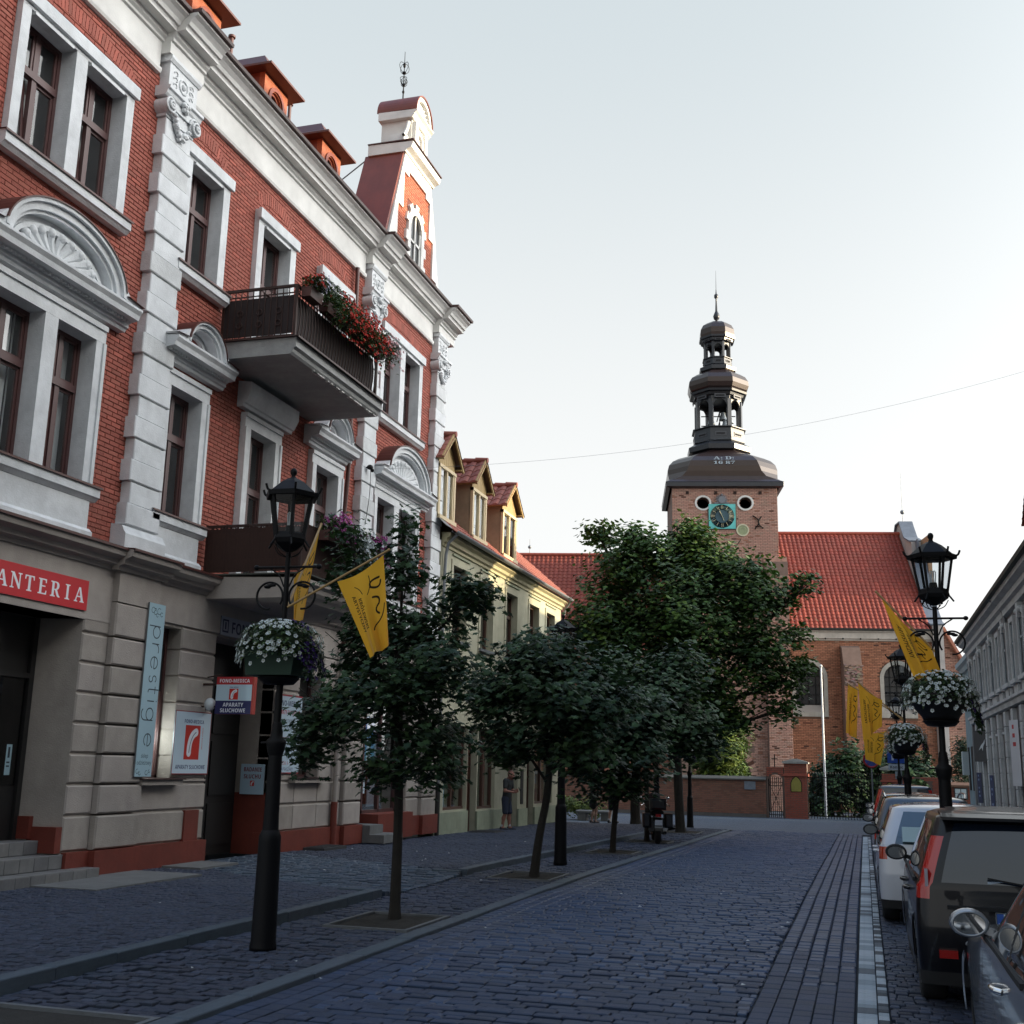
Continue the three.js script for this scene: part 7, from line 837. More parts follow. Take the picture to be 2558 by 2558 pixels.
function tree({ label, name = 'tree', group, pos, trunk, r0, r1, blobs, leafSize, shape, tones, seed, per = 16, spread = 0.28, limbs = true }) {
  const t = thing(name, label, name === 'tree' ? 'tree' : 'bush', group, pos), r = rng(seed), cr = B();
  const tb = B(), path = trunk.map((p) => V(...p)), curve = new THREE.CatmullRomCurve3(path), fr = curve.computeFrenetFrames(14), nS = 9;
  for (let i = 0; i < 14; i++) { const q = (k, a) => { const s = k / 14, p = curve.getPoint(s), rr = lerp(r0, r1, s) * (1 + 0.06 * Math.sin(a * 3 + s * 9)) * (s < 0.06 ? 1.25 : 1); return [p.x + rr * (fr.normals[k].x * Math.cos(a) + fr.binormals[k].x * Math.sin(a)), p.y + rr * (fr.normals[k].y * Math.cos(a) + fr.binormals[k].y * Math.sin(a)), p.z + rr * (fr.normals[k].z * Math.cos(a) + fr.binormals[k].z * Math.sin(a))]; }; for (let j = 0; j < nS; j++) { const a = j / nS * 2 * PI, c = (j + 1) / nS * 2 * PI; tb.quad(q(i, a), q(i, c), q(i + 1, c), q(i + 1, a)); } }
  add('trunk', tb, M.bark, t);
  const top = path[path.length - 1];
  for (const bl of blobs) {
    const [x, y, z, rx, ry, rz, n] = bl, C = V(x, y, z);
    if (limbs) { const s = curve.getPoint(0.72 + r() * 0.28), mid = s.clone().lerp(C, 0.5).add(V(0, -0.12 * ry, 0)); add('limb', B().tube([[s.x, s.y, s.z], [mid.x, mid.y, mid.z], [C.x, C.y, C.z]], r1 * (0.35 + 0.25 * Math.min(1, rx / 1.5)), 6), M.bark, t); for (let k = 0; k < 5; k++) { const e = V(x + (r() - 0.5) * 1.7 * rx, y + (r() - 0.3) * 1.5 * ry, z + (r() - 0.5) * 1.7 * rz); cr.col = [0.045, 0.04, 0.03]; const a = mid.clone().lerp(C, r()); cr.tube([[a.x, a.y, a.z], [e.x, e.y, e.z]], r1 * 0.13, 4); } }
    for (let i = 0; i < n; i++) {
      const a = r() * 2 * PI, ph = Math.acos(2 * r() - 1), k = Math.pow(r(), 0.42) * (0.82 + 0.32 * Math.sin(a * 3.1 + ph * 2.3 + x * 3) * 0.6 + 0.2 * r()), d = V(Math.sin(ph) * Math.cos(a), Math.cos(ph), Math.sin(ph) * Math.sin(a)), cc = V(x + d.x * rx * k, y + d.y * ry * k, z + d.z * rz * k), tone = tones[Math.floor(r() * tones.length)], m = Math.round(per * (0.5 + r())), out = V(d.x, 0.1, d.z);
      for (let j = 0; j < m; j++) { const o = V(r() - 0.5, (r() - 0.5) * 0.75, r() - 0.5).multiplyScalar(2 * spread), p = cc.clone().add(o), nn = V((r() - 0.5) * 1.3, 0.75 + r() * 0.5, (r() - 0.5) * 1.3).addScaledVector(out, 0.7), g = 0.75 + 0.5 * r(); leaf(cr, p, nn, r() * 6.28, leafSize * (0.65 + 0.6 * r()), shape, [tone[0] * g, tone[1] * g, tone[2] * g]); }
    }
  }
  const c = add('crown', cr, M.leaf, t); c.userData.kind = 'stuff'; return t;
}
const TG = 'young street trees on the left', dg = [[0.03, 0.07, 0.03], [0.04, 0.085, 0.03], [0.026, 0.056, 0.03], [0.05, 0.10, 0.034]], mg = [[0.045, 0.105, 0.02], [0.055, 0.125, 0.02], [0.032, 0.075, 0.022], [0.085, 0.155, 0.022]];
const rel = (P, q) => [q[0] - P[0], q[1] - P[1], 0];
{
  const P = [-5.56, 0, -13.69];
  tree({ label: 'nearest young tree with loose open crown and slim straight trunk', group: TG, pos: P, r0: 0.068, r1: 0.045, seed: 501, leafSize: 0.105, shape: LOBES, tones: dg, per: 15, spread: 0.2,
    trunk: [[0, -0.05, 0], [0.0, 1.0, 0], [-0.03, 2.0, 0.02], [-0.1, 3.4, 0]], blobs: [[-0.25, 2.75, 0.1, 0.95, 0.95, 0.9, 190], [-1.05, 2.3, 0.2, 0.42, 0.5, 0.5, 46], [0.42, 2.15, -0.1, 0.5, 0.5, 0.6, 56], [0.55, 3.05, 0.1, 0.62, 0.55, 0.6, 70], [-0.85, 4.28, 0, 0.36, 0.32, 0.35, 26], [-0.05, 4.3, 0.1, 0.33, 0.42, 0.35, 26], [0.85, 3.95, 0, 0.42, 0.34, 0.4, 30], [-0.45, 3.6, 0, 0.55, 0.42, 0.5, 46], [0.2, 3.6, 0, 0.5, 0.38, 0.5, 36], [-0.86, 4.8, 0.05, 0.16, 0.24, 0.16, 8], [-0.1, 4.84, 0, 0.12, 0.26, 0.14, 7], [-0.1, 1.72, 0.1, 0.6, 0.22, 0.5, 26], [-1.3, 1.95, 0.1, 0.2, 0.3, 0.25, 12], [0.55, 1.72, 0.1, 0.3, 0.3, 0.3, 16]] });
}
{
  const P = [-5.52, 0, -19.83];
  tree({ label: 'globe shaped young tree with leaning trunk in front of the second left lamp', group: TG, pos: P, r0: 0.082, r1: 0.055, seed: 502, leafSize: 0.135, shape: LOBES, tones: dg, per: 15, spread: 0.24,
    trunk: [[0, -0.05, 0], [0.1, 0.7, 0], [0.22, 1.4, 0], [0.3, 2.4, 0]], blobs: [[0.3, 3.0, 0, 1.35, 1.05, 1.3, 260], [-0.75, 3.15, 0.1, 0.75, 0.75, 0.8, 80], [1.05, 2.95, 0, 0.85, 0.85, 0.9, 90], [0.1, 3.75, 0, 0.9, 0.5, 0.9, 90], [-0.3, 2.15, 0, 0.8, 0.4, 0.8, 60], [0.8, 2.0, 0, 0.7, 0.45, 0.8, 50]] });
}
{
  const P = [-5.73, -0.08, -27.44];
  tree({ label: 'third young tree, its low dark crown before the motorcycle', group: TG, pos: P, r0: 0.075, r1: 0.055, seed: 503, leafSize: 0.18, shape: SIMPLE, tones: dg, per: 16, spread: 0.3,
    trunk: [[0, -0.05, 0], [0.05, 0.7, 0], [0.1, 1.3, 0], [0.2, 2.3, 0]], blobs: [[0.25, 2.5, 0, 1.3, 1.1, 1.2, 180], [-0.7, 2.7, 0, 0.8, 0.8, 0.8, 70], [0.1, 1.55, 0, 0.8, 0.4, 0.8, 50], [0.6, 3.3, 0, 0.9, 0.7, 0.9, 80]] });
}
{
  const P = [-5.92, -0.14, -33.02];
  tree({ label: 'fourth young tree whose thin trunk stands right before the motorcycle', group: TG, pos: P, r0: 0.075, r1: 0.055, seed: 504, leafSize: 0.2, shape: SIMPLE, tones: [...dg, mg[2]], per: 16, spread: 0.34,
    trunk: [[0, -0.05, 0], [0.02, 0.9, 0], [0.0, 1.8, 0], [0.1, 3.0, 0]], blobs: [[0.4, 3.6, 0, 1.9, 1.5, 1.6, 210], [1.4, 2.9, 0, 0.9, 0.8, 0.9, 60], [-0.9, 4.4, 0, 1.1, 0.9, 1.0, 80], [1.0, 4.7, 0, 0.9, 0.8, 0.9, 60]] });
}
{
  const P = [-6.01, -0.22, -39.99], q = (x, y, z, ...k) => [x + 6.01, y + 0.22, z, ...k];
  tree({ label: 'big spreading tree before the church tower, its top lit by the sun', pos: P, r0: 0.17, r1: 0.13, seed: 505, leafSize: 0.2, shape: SIMPLE, tones: mg, per: 24, spread: 0.46,
    trunk: [[0, -0.1, 0], [-0.05, 1.2, 0], [-0.1, 2.6, 0], [-0.05, 4.6, 0]],
    blobs: [q(-5.9, 7.0, 0, 2.7, 2.2, 2.5, 360), q(-8.4, 6.9, 0.3, 1.6, 1.5, 1.6, 150), q(-8.0, 8.9, 0, 1.4, 1.1, 1.3, 110), q(-4.9, 8.7, 0, 1.35, 1.15, 1.4, 120), q(-3.6, 7.8, 0.2, 1.35, 1.5, 1.4, 120), q(-3.4, 5.6, 0.3, 1.15, 1.5, 1.3, 100), q(-5.4, 4.7, 0.4, 1.8, 1.2, 1.7, 150), q(-7.9, 5.0, 0.2, 1.6, 1.1, 1.5, 110), q(-6.3, 9.2, 0, 1.4, 1.0, 1.3, 100), q(-5.55, 9.9, 0, 0.7, 0.65, 0.7, 40), q(-8.9, 10.2, 0, 0.6, 0.45, 0.5, 18), q(-7.6, 10.0, 0, 0.7, 0.45, 0.6, 24), q(-2.35, 7.6, 0, 0.5, 0.3, 0.4, 14), q(-1.75, 8.1, 0, 0.42, 0.2, 0.3, 9), q(-2.2, 6.4, 0, 0.55, 0.35, 0.5, 16), q(-2.4, 4.9, 0, 0.5, 0.7, 0.5, 24), q(-1.9, 5.45, 0, 0.4, 0.18, 0.3, 8), q(-2.6, 3.9, 0, 0.5, 0.35, 0.4, 14), q(-4.2, 3.6, 0.2, 0.9, 0.5, 0.9, 40), q(-9.8, 6.3, 0, 0.6, 0.6, 0.6, 22)] });
}
{
  const P = [-8.4, -0.25, -44.5];
  tree({ label: 'second large tree left behind the big one, hiding the choir wall', pos: P, r0: 0.2, r1: 0.13, seed: 506, leafSize: 0.25, shape: SIMPLE, tones: [...dg, mg[0], mg[2]], per: 16, spread: 0.42, trunk: [[0, -0.1, 0], [0, 1.5, 0], [0.1, 3, 0], [0, 4.2, 0]], blobs: [[0, 5.4, 0, 2.3, 2.0, 2.2, 190], [-1.5, 4.6, 0, 1.2, 1.2, 1.2, 70], [1.6, 4.4, 0, 1.4, 1.2, 1.3, 80], [0.2, 3.2, 0, 1.8, 0.9, 1.6, 80], [-0.8, 7.0, 0, 1.3, 1.0, 1.2, 70]] });
}
function shrub(label, pos, blobs, tones, seed, size, shape = SIMPLE, name = 'bush', per = 14, spread = 0.26) { return tree({ label, name, pos, trunk: [[0, -0.1, 0], [0, 0.3, 0], [0.02, 0.6, 0], [0, 0.9, 0]], r0: 0.07, r1: 0.05, blobs, leafSize: size, shape, tones, seed, per, spread, limbs: false }); }
const NEEDLE = [[0, -0.5], [0.09, -0.1], [0.07, 0.25], [0, 0.5], [-0.07, 0.25], [-0.09, -0.1]];
shrub('bright yellow-green feathery bush behind the churchyard wall', [-7.4, -0.5, -65], [[0, 3.6, 0, 1.45, 1.9, 1.3, 330], [0.2, 2.0, 0, 1.3, 1.2, 1.2, 150], [-0.5, 4.9, 0, 0.7, 0.8, 0.7, 60], [0.6, 4.8, 0, 0.7, 0.7, 0.7, 60], [-1.1, 3.0, 0, 0.7, 1.2, 0.8, 70]], [[0.10, 0.16, 0.02], [0.07, 0.13, 0.02], [0.14, 0.19, 0.025], [0.05, 0.09, 0.02]], 601, 0.42, NEEDLE, 'bush', 16, 0.4);
shrub('dark evergreen shrub mass behind the large iron gate, left part', [-1.9, -0.5, -69.5], [[0, 1.6, 0, 1.3, 1.9, 1.2, 190], [1.2, 2.2, 0, 1.3, 2.0, 1.2, 200], [-0.6, 0.7, 0.2, 0.9, 1.0, 0.9, 60]], dg, 602, 0.3, SIMPLE, 'bush', 15, 0.35);
shrub('dark evergreen shrub mass behind the large iron gate, taller right part', [0.6, -0.5, -70.5], [[0, 2.0, 0, 1.5, 2.4, 1.3, 240], [1.4, 1.8, 0, 1.3, 2.2, 1.2, 170], [-0.8, 1.2, 0, 1.0, 1.5, 1.0, 90]], dg, 603, 0.3, SIMPLE, 'bush', 15, 0.35);
shrub('broad dark shrub behind the right-hand lamps and churchyard wall', [2.6, -0.5, -66.5], [[0, 2.0, 0, 1.5, 1.6, 1.2, 170], [0.8, 1.0, 0, 1.4, 1.2, 1.0, 110], [-0.9, 2.8, 0, 0.8, 0.9, 0.8, 60]], [...dg, [0.06, 0.08, 0.04]], 604, 0.28, SIMPLE, 'bush', 14, 0.33);
shrub('upright dark conifer at the right church corner', [5.0, -0.5, -66.8], [[0, 1.5, 0, 0.95, 1.8, 0.9, 150], [0.1, 3.0, 0, 0.75, 1.2, 0.7, 90], [0.15, 3.9, 0, 0.4, 0.6, 0.4, 30]], [[0.025, 0.05, 0.03], [0.035, 0.065, 0.035]], 605, 0.3, NEEDLE, 'bush', 18, 0.3);
shrub('low yellow-green clipped hedge at the end of the green house', [-11.9, -0.3, -50], [[0, 0.45, 0, 0.6, 0.5, 0.6, 90], [0.6, 0.4, 0, 0.6, 0.45, 0.6, 80], [-0.6, 0.5, 0, 0.6, 0.5, 0.6, 80]], [[0.10, 0.14, 0.02], [0.07, 0.11, 0.02], [0.13, 0.17, 0.025]], 606, 0.11, SIMPLE, 'hedge', 12, 0.16);
{ const t = thing('stone_bench', 'low pale stone block bench beside the clipped hedge', 'bench', null, [-11.0, -0.33, -49]); add('seat', B().block(-0.75, 0.75, 0.3, 0.42, -0.3, 0.3, 0.03), M.concrete, t); for (const s of [-0.5, 0.5]) add('support', B().box(s - 0.18, s + 0.18, 0, 0.3, -0.26, 0.26), M.concrete, t); }
// ---------- cars: stacked outlines, windows and lamps cut from the same skin ----------
// local axes: x across (0 = middle), y up, z towards the rear end (+z = rear); the rear bumper is at z = 0, nose at z = -L
function car({ label, pos, rot = 0, L = 4.3, W = 1.74, H = 1.5, paint, kind = 'hatch', belt = 0.9, hood = 1.15, ws = [1.0, 1.75], rg = [0.05, 0.42], rails, wiper, plate, lampC, sideLamp, name = 'parked_car', category = 'car', R = 0.31, wb = [0.72, 3.35], handles = [-L * 0.32, -L * 0.53], tint = [0.03, 0.035, 0.04] }) {
  const t = thing(name, label, category, 'cars parked along the right side', pos, rot), hw = W / 2;
  const side = (y) => { const k = y / belt; if (y <= belt) return hw * (0.93 + 0.07 * Math.sin(clamp(k, 0, 1) * PI * 0.62 + 0.35)); const s = (y - belt) / (H - belt); return hw * lerp(0.985, 0.76, Math.pow(s, 1.12)) - 0.02; };
  const rear = (y) => { if (y < 0.62) return 0.02 + 0.07 * Math.pow((0.62 - y) / 0.5, 2); if (y < belt) return lerp(0.02, rg[0], (y - 0.62) / (belt - 0.62)); const s = (y - belt) / (H - belt); return lerp(rg[0], rg[1], Math.pow(s, 1.15)); };
  const front = (y) => { if (y < 0.62) return L - 0.03 - 0.05 * Math.pow((0.62 - y) / 0.5, 2); if (y < belt + 0.04) { const s = (y - 0.62) / (belt + 0.04 - 0.62); return lerp(L - 0.04, L - hood, Math.pow(s, 2.4)); } const s = (y - belt - 0.04) / (H - belt - 0.04); return lerp(L - hood, L - hood - (ws[1] - ws[0]) * 1.15, s); };
  const ys = []; for (let y = 0.2; y < belt; y += 0.035) ys.push(y); for (let y = belt; y < H - 0.05; y += 0.036) ys.push(y); ys.push(H - 0.045, H - 0.02, H - 0.004);
  const NR = 22, NS = 64, NC = 5, loop = (y) => {
    const w = side(y), a = rear(y), f = front(y), p = [], cap = y > H - 0.05 ? (y - (H - 0.05)) / 0.046 : 0, inset = cap * cap * 0.16, rr = 0.1, rf = 0.3, W2 = w - inset, A = a + inset * 1.3, Fz = f - inset * 1.3;
    for (let i = 0; i <= NR; i++) { const x = lerp(-(W2 - rr), W2 - rr, i / NR); p.push([x, y, -(A + 0.05 * (1 - Math.pow(Math.abs(x) / W2, 2)) * -0.6 + 0.03)]); }
    for (let i = 1; i < NC; i++) { const q = i / NC * PI / 2; p.push([W2 - rr + rr * Math.sin(q), y, -(A + 0.03 + rr * (1 - Math.cos(q)))]); }
    for (let i = 0; i <= NS; i++) { const s = i / NS; p.push([W2 - 0.02 * Math.sin(s * PI) * -1 - (s > 0.75 ? 0.05 * Math.pow((s - 0.75) / 0.25, 2) : 0), y, -lerp(A + 0.03 + rr, Fz - rf, s)]); }
    for (let i = 1; i < NC; i++) { const q = i / NC * PI / 2; p.push([W2 - 0.05 - rf + rf * Math.cos(q), y, -(Fz - rf + rf * Math.sin(q))]); }
    for (let i = 0; i <= 14; i++) p.push([lerp(W2 - 0.05 - rf, -(W2 - 0.05 - rf), i / 14), y, -(Fz + 0.03 * Math.sin(i / 14 * PI))]);
    for (let i = NC - 1; i >= 1; i--) { const q = i / NC * PI / 2; p.push([-(W2 - 0.05 - rf + rf * Math.cos(q)), y, -(Fz - rf + rf * Math.sin(q))]); }
    for (let i = NS; i >= 0; i--) { const s = i / NS; p.push([-(W2 + 0.02 * Math.sin(s * PI) - (s > 0.75 ? 0.05 * Math.pow((s - 0.75) / 0.25, 2) : 0)), y, -lerp(A + 0.03 + rr, Fz - rf, s)]); }
    for (let i = NC - 1; i >= 1; i--) { const q = i / NC * PI / 2; p.push([-(W2 - rr + rr * Math.sin(q)), y, -(A + 0.03 + rr * (1 - Math.cos(q)))]); }
    return p;
  };
  const loops = ys.map(loop), n = loops[0].length, bins = { body: [], trim: [], side_window: [], rear_window: [], windscreen: [], tail_lamp: [], bumper: [], pillar: [] };
  const iS0 = NR + NC, iS1 = iS0 + NS, iF0 = iS1 + NC - 1, iF1 = iF0 + 15, iT0 = iF1 + NC - 1, iT1 = iT0 + NS;
  const zf = wb.map((v) => -v), doorZ = -L + hood + 0.12;
  for (let j = 0; j < ys.length - 1; j++) for (let i = 0; i < n; i++) {
    const k = (i + 1) % n, q = [loops[j][i], loops[j][k], loops[j + 1][k], loops[j + 1][i]], c = [0, 1, 2].map((d) => (q[0][d] + q[2][d]) / 2), y = c[1], onSide = (i >= iS0 && i < iS1) || (i >= iT0 && i < iT1), onRear = i < NR, onFront = i >= iF0 && i < iF1, s = (y - belt) / (H - belt);
    if (Math.abs(c[0]) > hw * 0.8 && zf.some((z) => Math.hypot(c[2] - z, y - R) < R + 0.045)) continue;
    let bin = 'body';
    if (sideLamp ? ((i >= NR && i < iS0 + 1) || i >= n - NC) && y > sideLamp[0] && y < sideLamp[1] : false) bin = 'tail_lamp';
    else if (y > belt + 0.045 && s < 0.86) {
      if (onSide) { const top = front(y) - 0.14, zz = -c[2]; const back = rear(y) + (kind === 'sedan' ? 0.5 : 0.3); const pill = [L * 0.49, L * 0.255].some((v) => Math.abs(zz - v) < 0.035); bin = zz > back && zz < top - 0.2 ? (pill ? 'pillar' : 'side_window') : zz > top - 0.2 ? 'body' : 'body'; }
      else if (onRear && Math.abs(c[0]) < side(y) - 0.17) bin = 'rear_window';
      else if (onFront && Math.abs(c[0]) < side(y) - 0.28) bin = 'windscreen';
    } else if (y < 0.3) bin = 'bumper';
    bins[bin].push(q);
  }
  const glassM = mat(tint, 0.04, { clearcoat: 1, clearcoatRoughness: 0.02 }), mats = { body: paint, trim: M.rubber, side_window: glassM, rear_window: glassM, windscreen: glassM, tail_lamp: lampC ?? mat([0.42, 0.012, 0.008], 0.15, { clearcoat: 1 }), bumper: M.rubber, pillar: M.rubber };
  // smooth shading: average normals over the whole skin
  const key = (p) => Math.round(p[0] * 2e3) + '_' + Math.round(p[1] * 2e3) + '_' + Math.round(p[2] * 2e3), acc = new Map();
  const nrm = (q) => { const a = V(q[1][0] - q[0][0], q[1][1] - q[0][1], q[1][2] - q[0][2]), b = V(q[3][0] - q[0][0], q[3][1] - q[0][1], q[3][2] - q[0][2]); return a.cross(b).normalize(); };
  for (const b in bins) for (const q of bins[b]) { const N = nrm(q); for (const p of q) { const k = key(p); (acc.get(k) ?? acc.set(k, V(0, 0, 0)).get(k)).add(N); } }
  for (const b in bins) if (bins[b].length) { const bf = B(); for (const q of bins[b]) { const v = q.map((p) => { const m = acc.get(key(p)).clone().normalize(); return [p, [m.x, m.y, m.z]]; }); for (const [x, y, z] of [[0, 1, 2], [0, 2, 3]]) for (const e of [x, y, z]) bf.vert(v[e][0], v[e][1], [v[e][0][2], v[e][0][1]]); } add(b, bf, mats[b], t); }
  // roof skin, closing the top loop; underside
  { const bf = B(), top = loops[loops.length - 1], zs = top.map((p) => p[2]), z0 = Math.max(...zs), z1 = Math.min(...zs), hwT = Math.max(...top.map((p) => p[0])), nx = 12, nz = 20, P = (a, c) => { const u = lerp(-1, 1, a / nx), v = lerp(0, 1, c / nz), edge = Math.sqrt(Math.max(0, 1 - Math.pow(Math.abs(v * 2 - 1), 14))); return [u * hwT * edge, H - 0.004 + 0.03 * (1 - u * u) * Math.sin(v * PI), lerp(z0, z1, v)]; }; const g = new THREE.BufferGeometry(), pos = [], idx = []; for (let c = 0; c <= nz; c++) for (let a = 0; a <= nx; a++) pos.push(...P(a, c)); for (let c = 0; c < nz; c++) for (let a = 0; a < nx; a++) { const q = c * (nx + 1) + a; idx.push(q, q + nx + 1, q + 1, q + 1, q + nx + 1, q + nx + 2); } g.setAttribute('position', new THREE.Float32BufferAttribute(pos, 3)); g.setIndex(idx); g.computeVertexNormals(); g.setAttribute('uv', new THREE.Float32BufferAttribute(new Float32Array(pos.length / 3 * 2), 2)); add('roof', g, paint, t); add('underbody', B().box(-hw * 0.72, hw * 0.72, 0.18, 0.26, -L + 0.15, -0.12).box(-hw * 0.62, hw * 0.62, 0.22, belt - 0.08, -L + 0.4, -0.3), M.dark, t); }
  if (rails) add('roof_rail', (() => { const b = B(); for (const s of [-1, 1]) b.tube([[s * hw * 0.74, H - 0.02, -0.55], [s * hw * 0.76, H + 0.04, -0.75], [s * hw * 0.76, H + 0.04, -2.0], [s * hw * 0.74, H - 0.02, -2.25]], 0.018, 6); return b; })(), M.chrome, t);
  for (const z of zf) for (const s of [-1, 1]) { const w = grp('wheel', t); w.position.set(s * (hw - 0.13), R, z); w.rotation.z = PI / 2; add('tyre', B().lathe([[R * 0.62, -0.1], [R * 0.9, -0.105], [R * 0.985, -0.08], [R, 0], [R * 0.985, 0.08], [R * 0.9, 0.105], [R * 0.62, 0.1]], 28), M.rubber, w); const rb = B(); rb.lathe([[0.001, 0.06 * -s], [R * 0.2, 0.075 * -s], [R * 0.3, 0.06 * -s]], 16); for (let k = 0; k < 5; k++) { const a = k / 5 * 2 * PI; rb.bar([R * 0.15 * Math.cos(a), 0.07 * -s, R * 0.15 * Math.sin(a)], [R * 0.6 * Math.cos(a), 0.08 * -s, R * 0.6 * Math.sin(a)], 0.07, 0.02); } rb.lathe([[R * 0.56, 0.095 * -s], [R * 0.64, 0.1 * -s], [R * 0.64, -0.09 * -s]], 28); add('rim', rb, mat([0.3, 0.31, 0.33], 0.3, { metalness: 0.9 }), w); add('disc', B().lathe([[0.001, 0.02 * -s], [R * 0.56, 0.02 * -s]], 20), M.dark, w); }
  for (const s of [-1, 1]) { const mz = doorZ + 0.42, my = belt + 0.1, mx = s * (hw + 0.075), m = grp('mirror', t); const sh = B(); { const e = new THREE.SphereGeometry(1, 16, 12); sh.geo(e, new THREE.Matrix4().makeTranslation(mx, my, mz - 0.05).multiply(new THREE.Matrix4().makeScale(0.108, 0.08, 0.08))); } sh.bar([s * (hw - 0.06), my - 0.05, mz - 0.04], [mx - s * 0.05, my - 0.03, mz - 0.04], 0.05, 0.04); add('shell', sh, s < 0 && wiper === 'silver' ? paint : M.rubber, m); const gb = B(); for (let i = 0; i < 20; i++) { const q = (k) => { const a = k / 20 * 2 * PI, x = Math.cos(a), y = Math.sin(a), e = 4, d = Math.pow(Math.pow(Math.abs(x), e) + Math.pow(Math.abs(y), e), -1 / e); return [mx + x * d * 0.084, my + y * d * 0.056, mz + 0.037]; }; gb.tri([mx, my, mz + 0.037], q(i), q(i + 1)); } add('glass', gb, mat([0.55, 0.56, 0.58], 0.04, { metalness: 1 }), m); add('bezel', B().geo(new THREE.TorusGeometry(0.079, 0.012, 6, 24), new THREE.Matrix4().makeTranslation(mx, my, mz + 0.028).multiply(new THREE.Matrix4().makeScale(1.18, 0.82, 1))), s < 0 && wiper === 'silver' ? paint : M.rubber, m); }
  for (const s of [-1, 1]) for (const z of handles) { const x = s * (side(belt - 0.12) + 0.02); add('door_handle', B().tube([[x - s * 0.01, belt - 0.12, z - 0.02], [x + s * 0.03, belt - 0.115, z + 0.03], [x + s * 0.03, belt - 0.115, z + 0.13], [x - s * 0.01, belt - 0.12, z + 0.17]], 0.017, 6), wiper === 'silver' ? M.chrome : paint, t); }
  { const b = B(); for (const s of [-1, 1]) for (const z of [-L * 0.27, -L * 0.49, doorZ + 0.15]) for (let i = 0; i < 10; i++) { const ya = lerp(0.32, belt, i / 10), yb = lerp(0.32, belt, (i + 1) / 10); b.quad([s * (side(ya) + 0.021), ya, z - 0.004], [s * (side(ya) + 0.021), ya, z + 0.004], [s * (side(yb) + 0.021), yb, z + 0.004], [s * (side(yb) + 0.021), yb, z - 0.004]); } add('door_gap', b, M.dark, t); }
  { const b = B(); for (const s of [-1, 1]) b.bar([s * (side(belt) + 0.004), belt + 0.02, -0.5], [s * (side(belt) + 0.0), belt + 0.02, doorZ], 0.02, 0.03); add('beading', b, M.rubber, t); }
  { const b = B(); for (const s of [-1, 1]) for (const z of zf) for (let i = 0; i < 16; i++) { const q = (k, r, o) => { const a = -0.15 + (PI + 0.3) * k / 16; return [s * (side(Math.max(0.2, R + r * Math.sin(a))) + 0.012 + o), R + r * Math.sin(a), z + r * Math.cos(a)]; }; b.quad(q(i, R + 0.028, 0), q(i + 1, R + 0.028, 0), q(i + 1, R + 0.075, 0.008), q(i, R + 0.075, 0.008)); } add('wheel_arch', b, paint, t); }
  if (plate) { const p = grp('number_plate', t); add('panel', B().box(-0.26, 0.26, plate[1] - 0.058, plate[1] + 0.058, -0.03, 0.005), mat([0.5, 0.55, 0.6], 0.4), p); add('print', face(B(), [-0.26, plate[1] - 0.058, 0.0065], [0.26, plate[1] - 0.058, 0.0065], [0.26, plate[1] + 0.058, 0.0065], [-0.26, plate[1] + 0.058, 0.0065]), signMat(512, 116, (c, w, h) => { c.fillStyle = '#c6d3dd'; c.fillRect(0, 0, w, h); c.strokeStyle = '#141820'; c.lineWidth = 5; c.strokeRect(3, 3, w - 6, h - 6); c.fillStyle = '#2a55a5'; c.fillRect(6, 6, 50, h - 12); c.fillStyle = '#dfe6ee'; c.font = 'bold 30px sans-serif'; c.textAlign = 'center'; c.fillText('PL', 31, 100); c.fillStyle = '#12141a'; c.font = '98px sans-serif'; c.textAlign = 'left'; c.fillText(plate[0], 72, 94); }), p); p.position.z = plate[2] ?? -rear(plate[1]) + 0.0; }
  return t;
}
const pBlack = mat([0.003, 0.003, 0.005], 0.35, { specularIntensity: 0.4, clearcoat: 0.5, clearcoatRoughness: 0.03 }), pSilver = mat([0.22, 0.245, 0.28], 0.32, { metalness: 0.55, clearcoat: 1, clearcoatRoughness: 0.05 }), pWhite = mat([0.52, 0.54, 0.58], 0.35, { clearcoat: 1, clearcoatRoughness: 0.04 }), pNavy = mat([0.015, 0.018, 0.028], 0.28, { clearcoat: 1, clearcoatRoughness: 0.04 }), pGraph = mat([0.028, 0.03, 0.036], 0.3, { metalness: 0.3, clearcoat: 1, clearcoatRoughness: 0.04 });
car({ label: 'silver grey car nearest the camera, cut off by the lower right picture corner', pos: [1.5, 0, -5.35], L: 4.4, W: 1.76, H: 1.46, belt: 0.92, paint: pSilver, wiper: 'silver', hood: 1.75, ws: [0.9, 1.75], handles: [-0.35, -1.36], tint: [0.02, 0.024, 0.028], wb: [0.78, 3.45] });
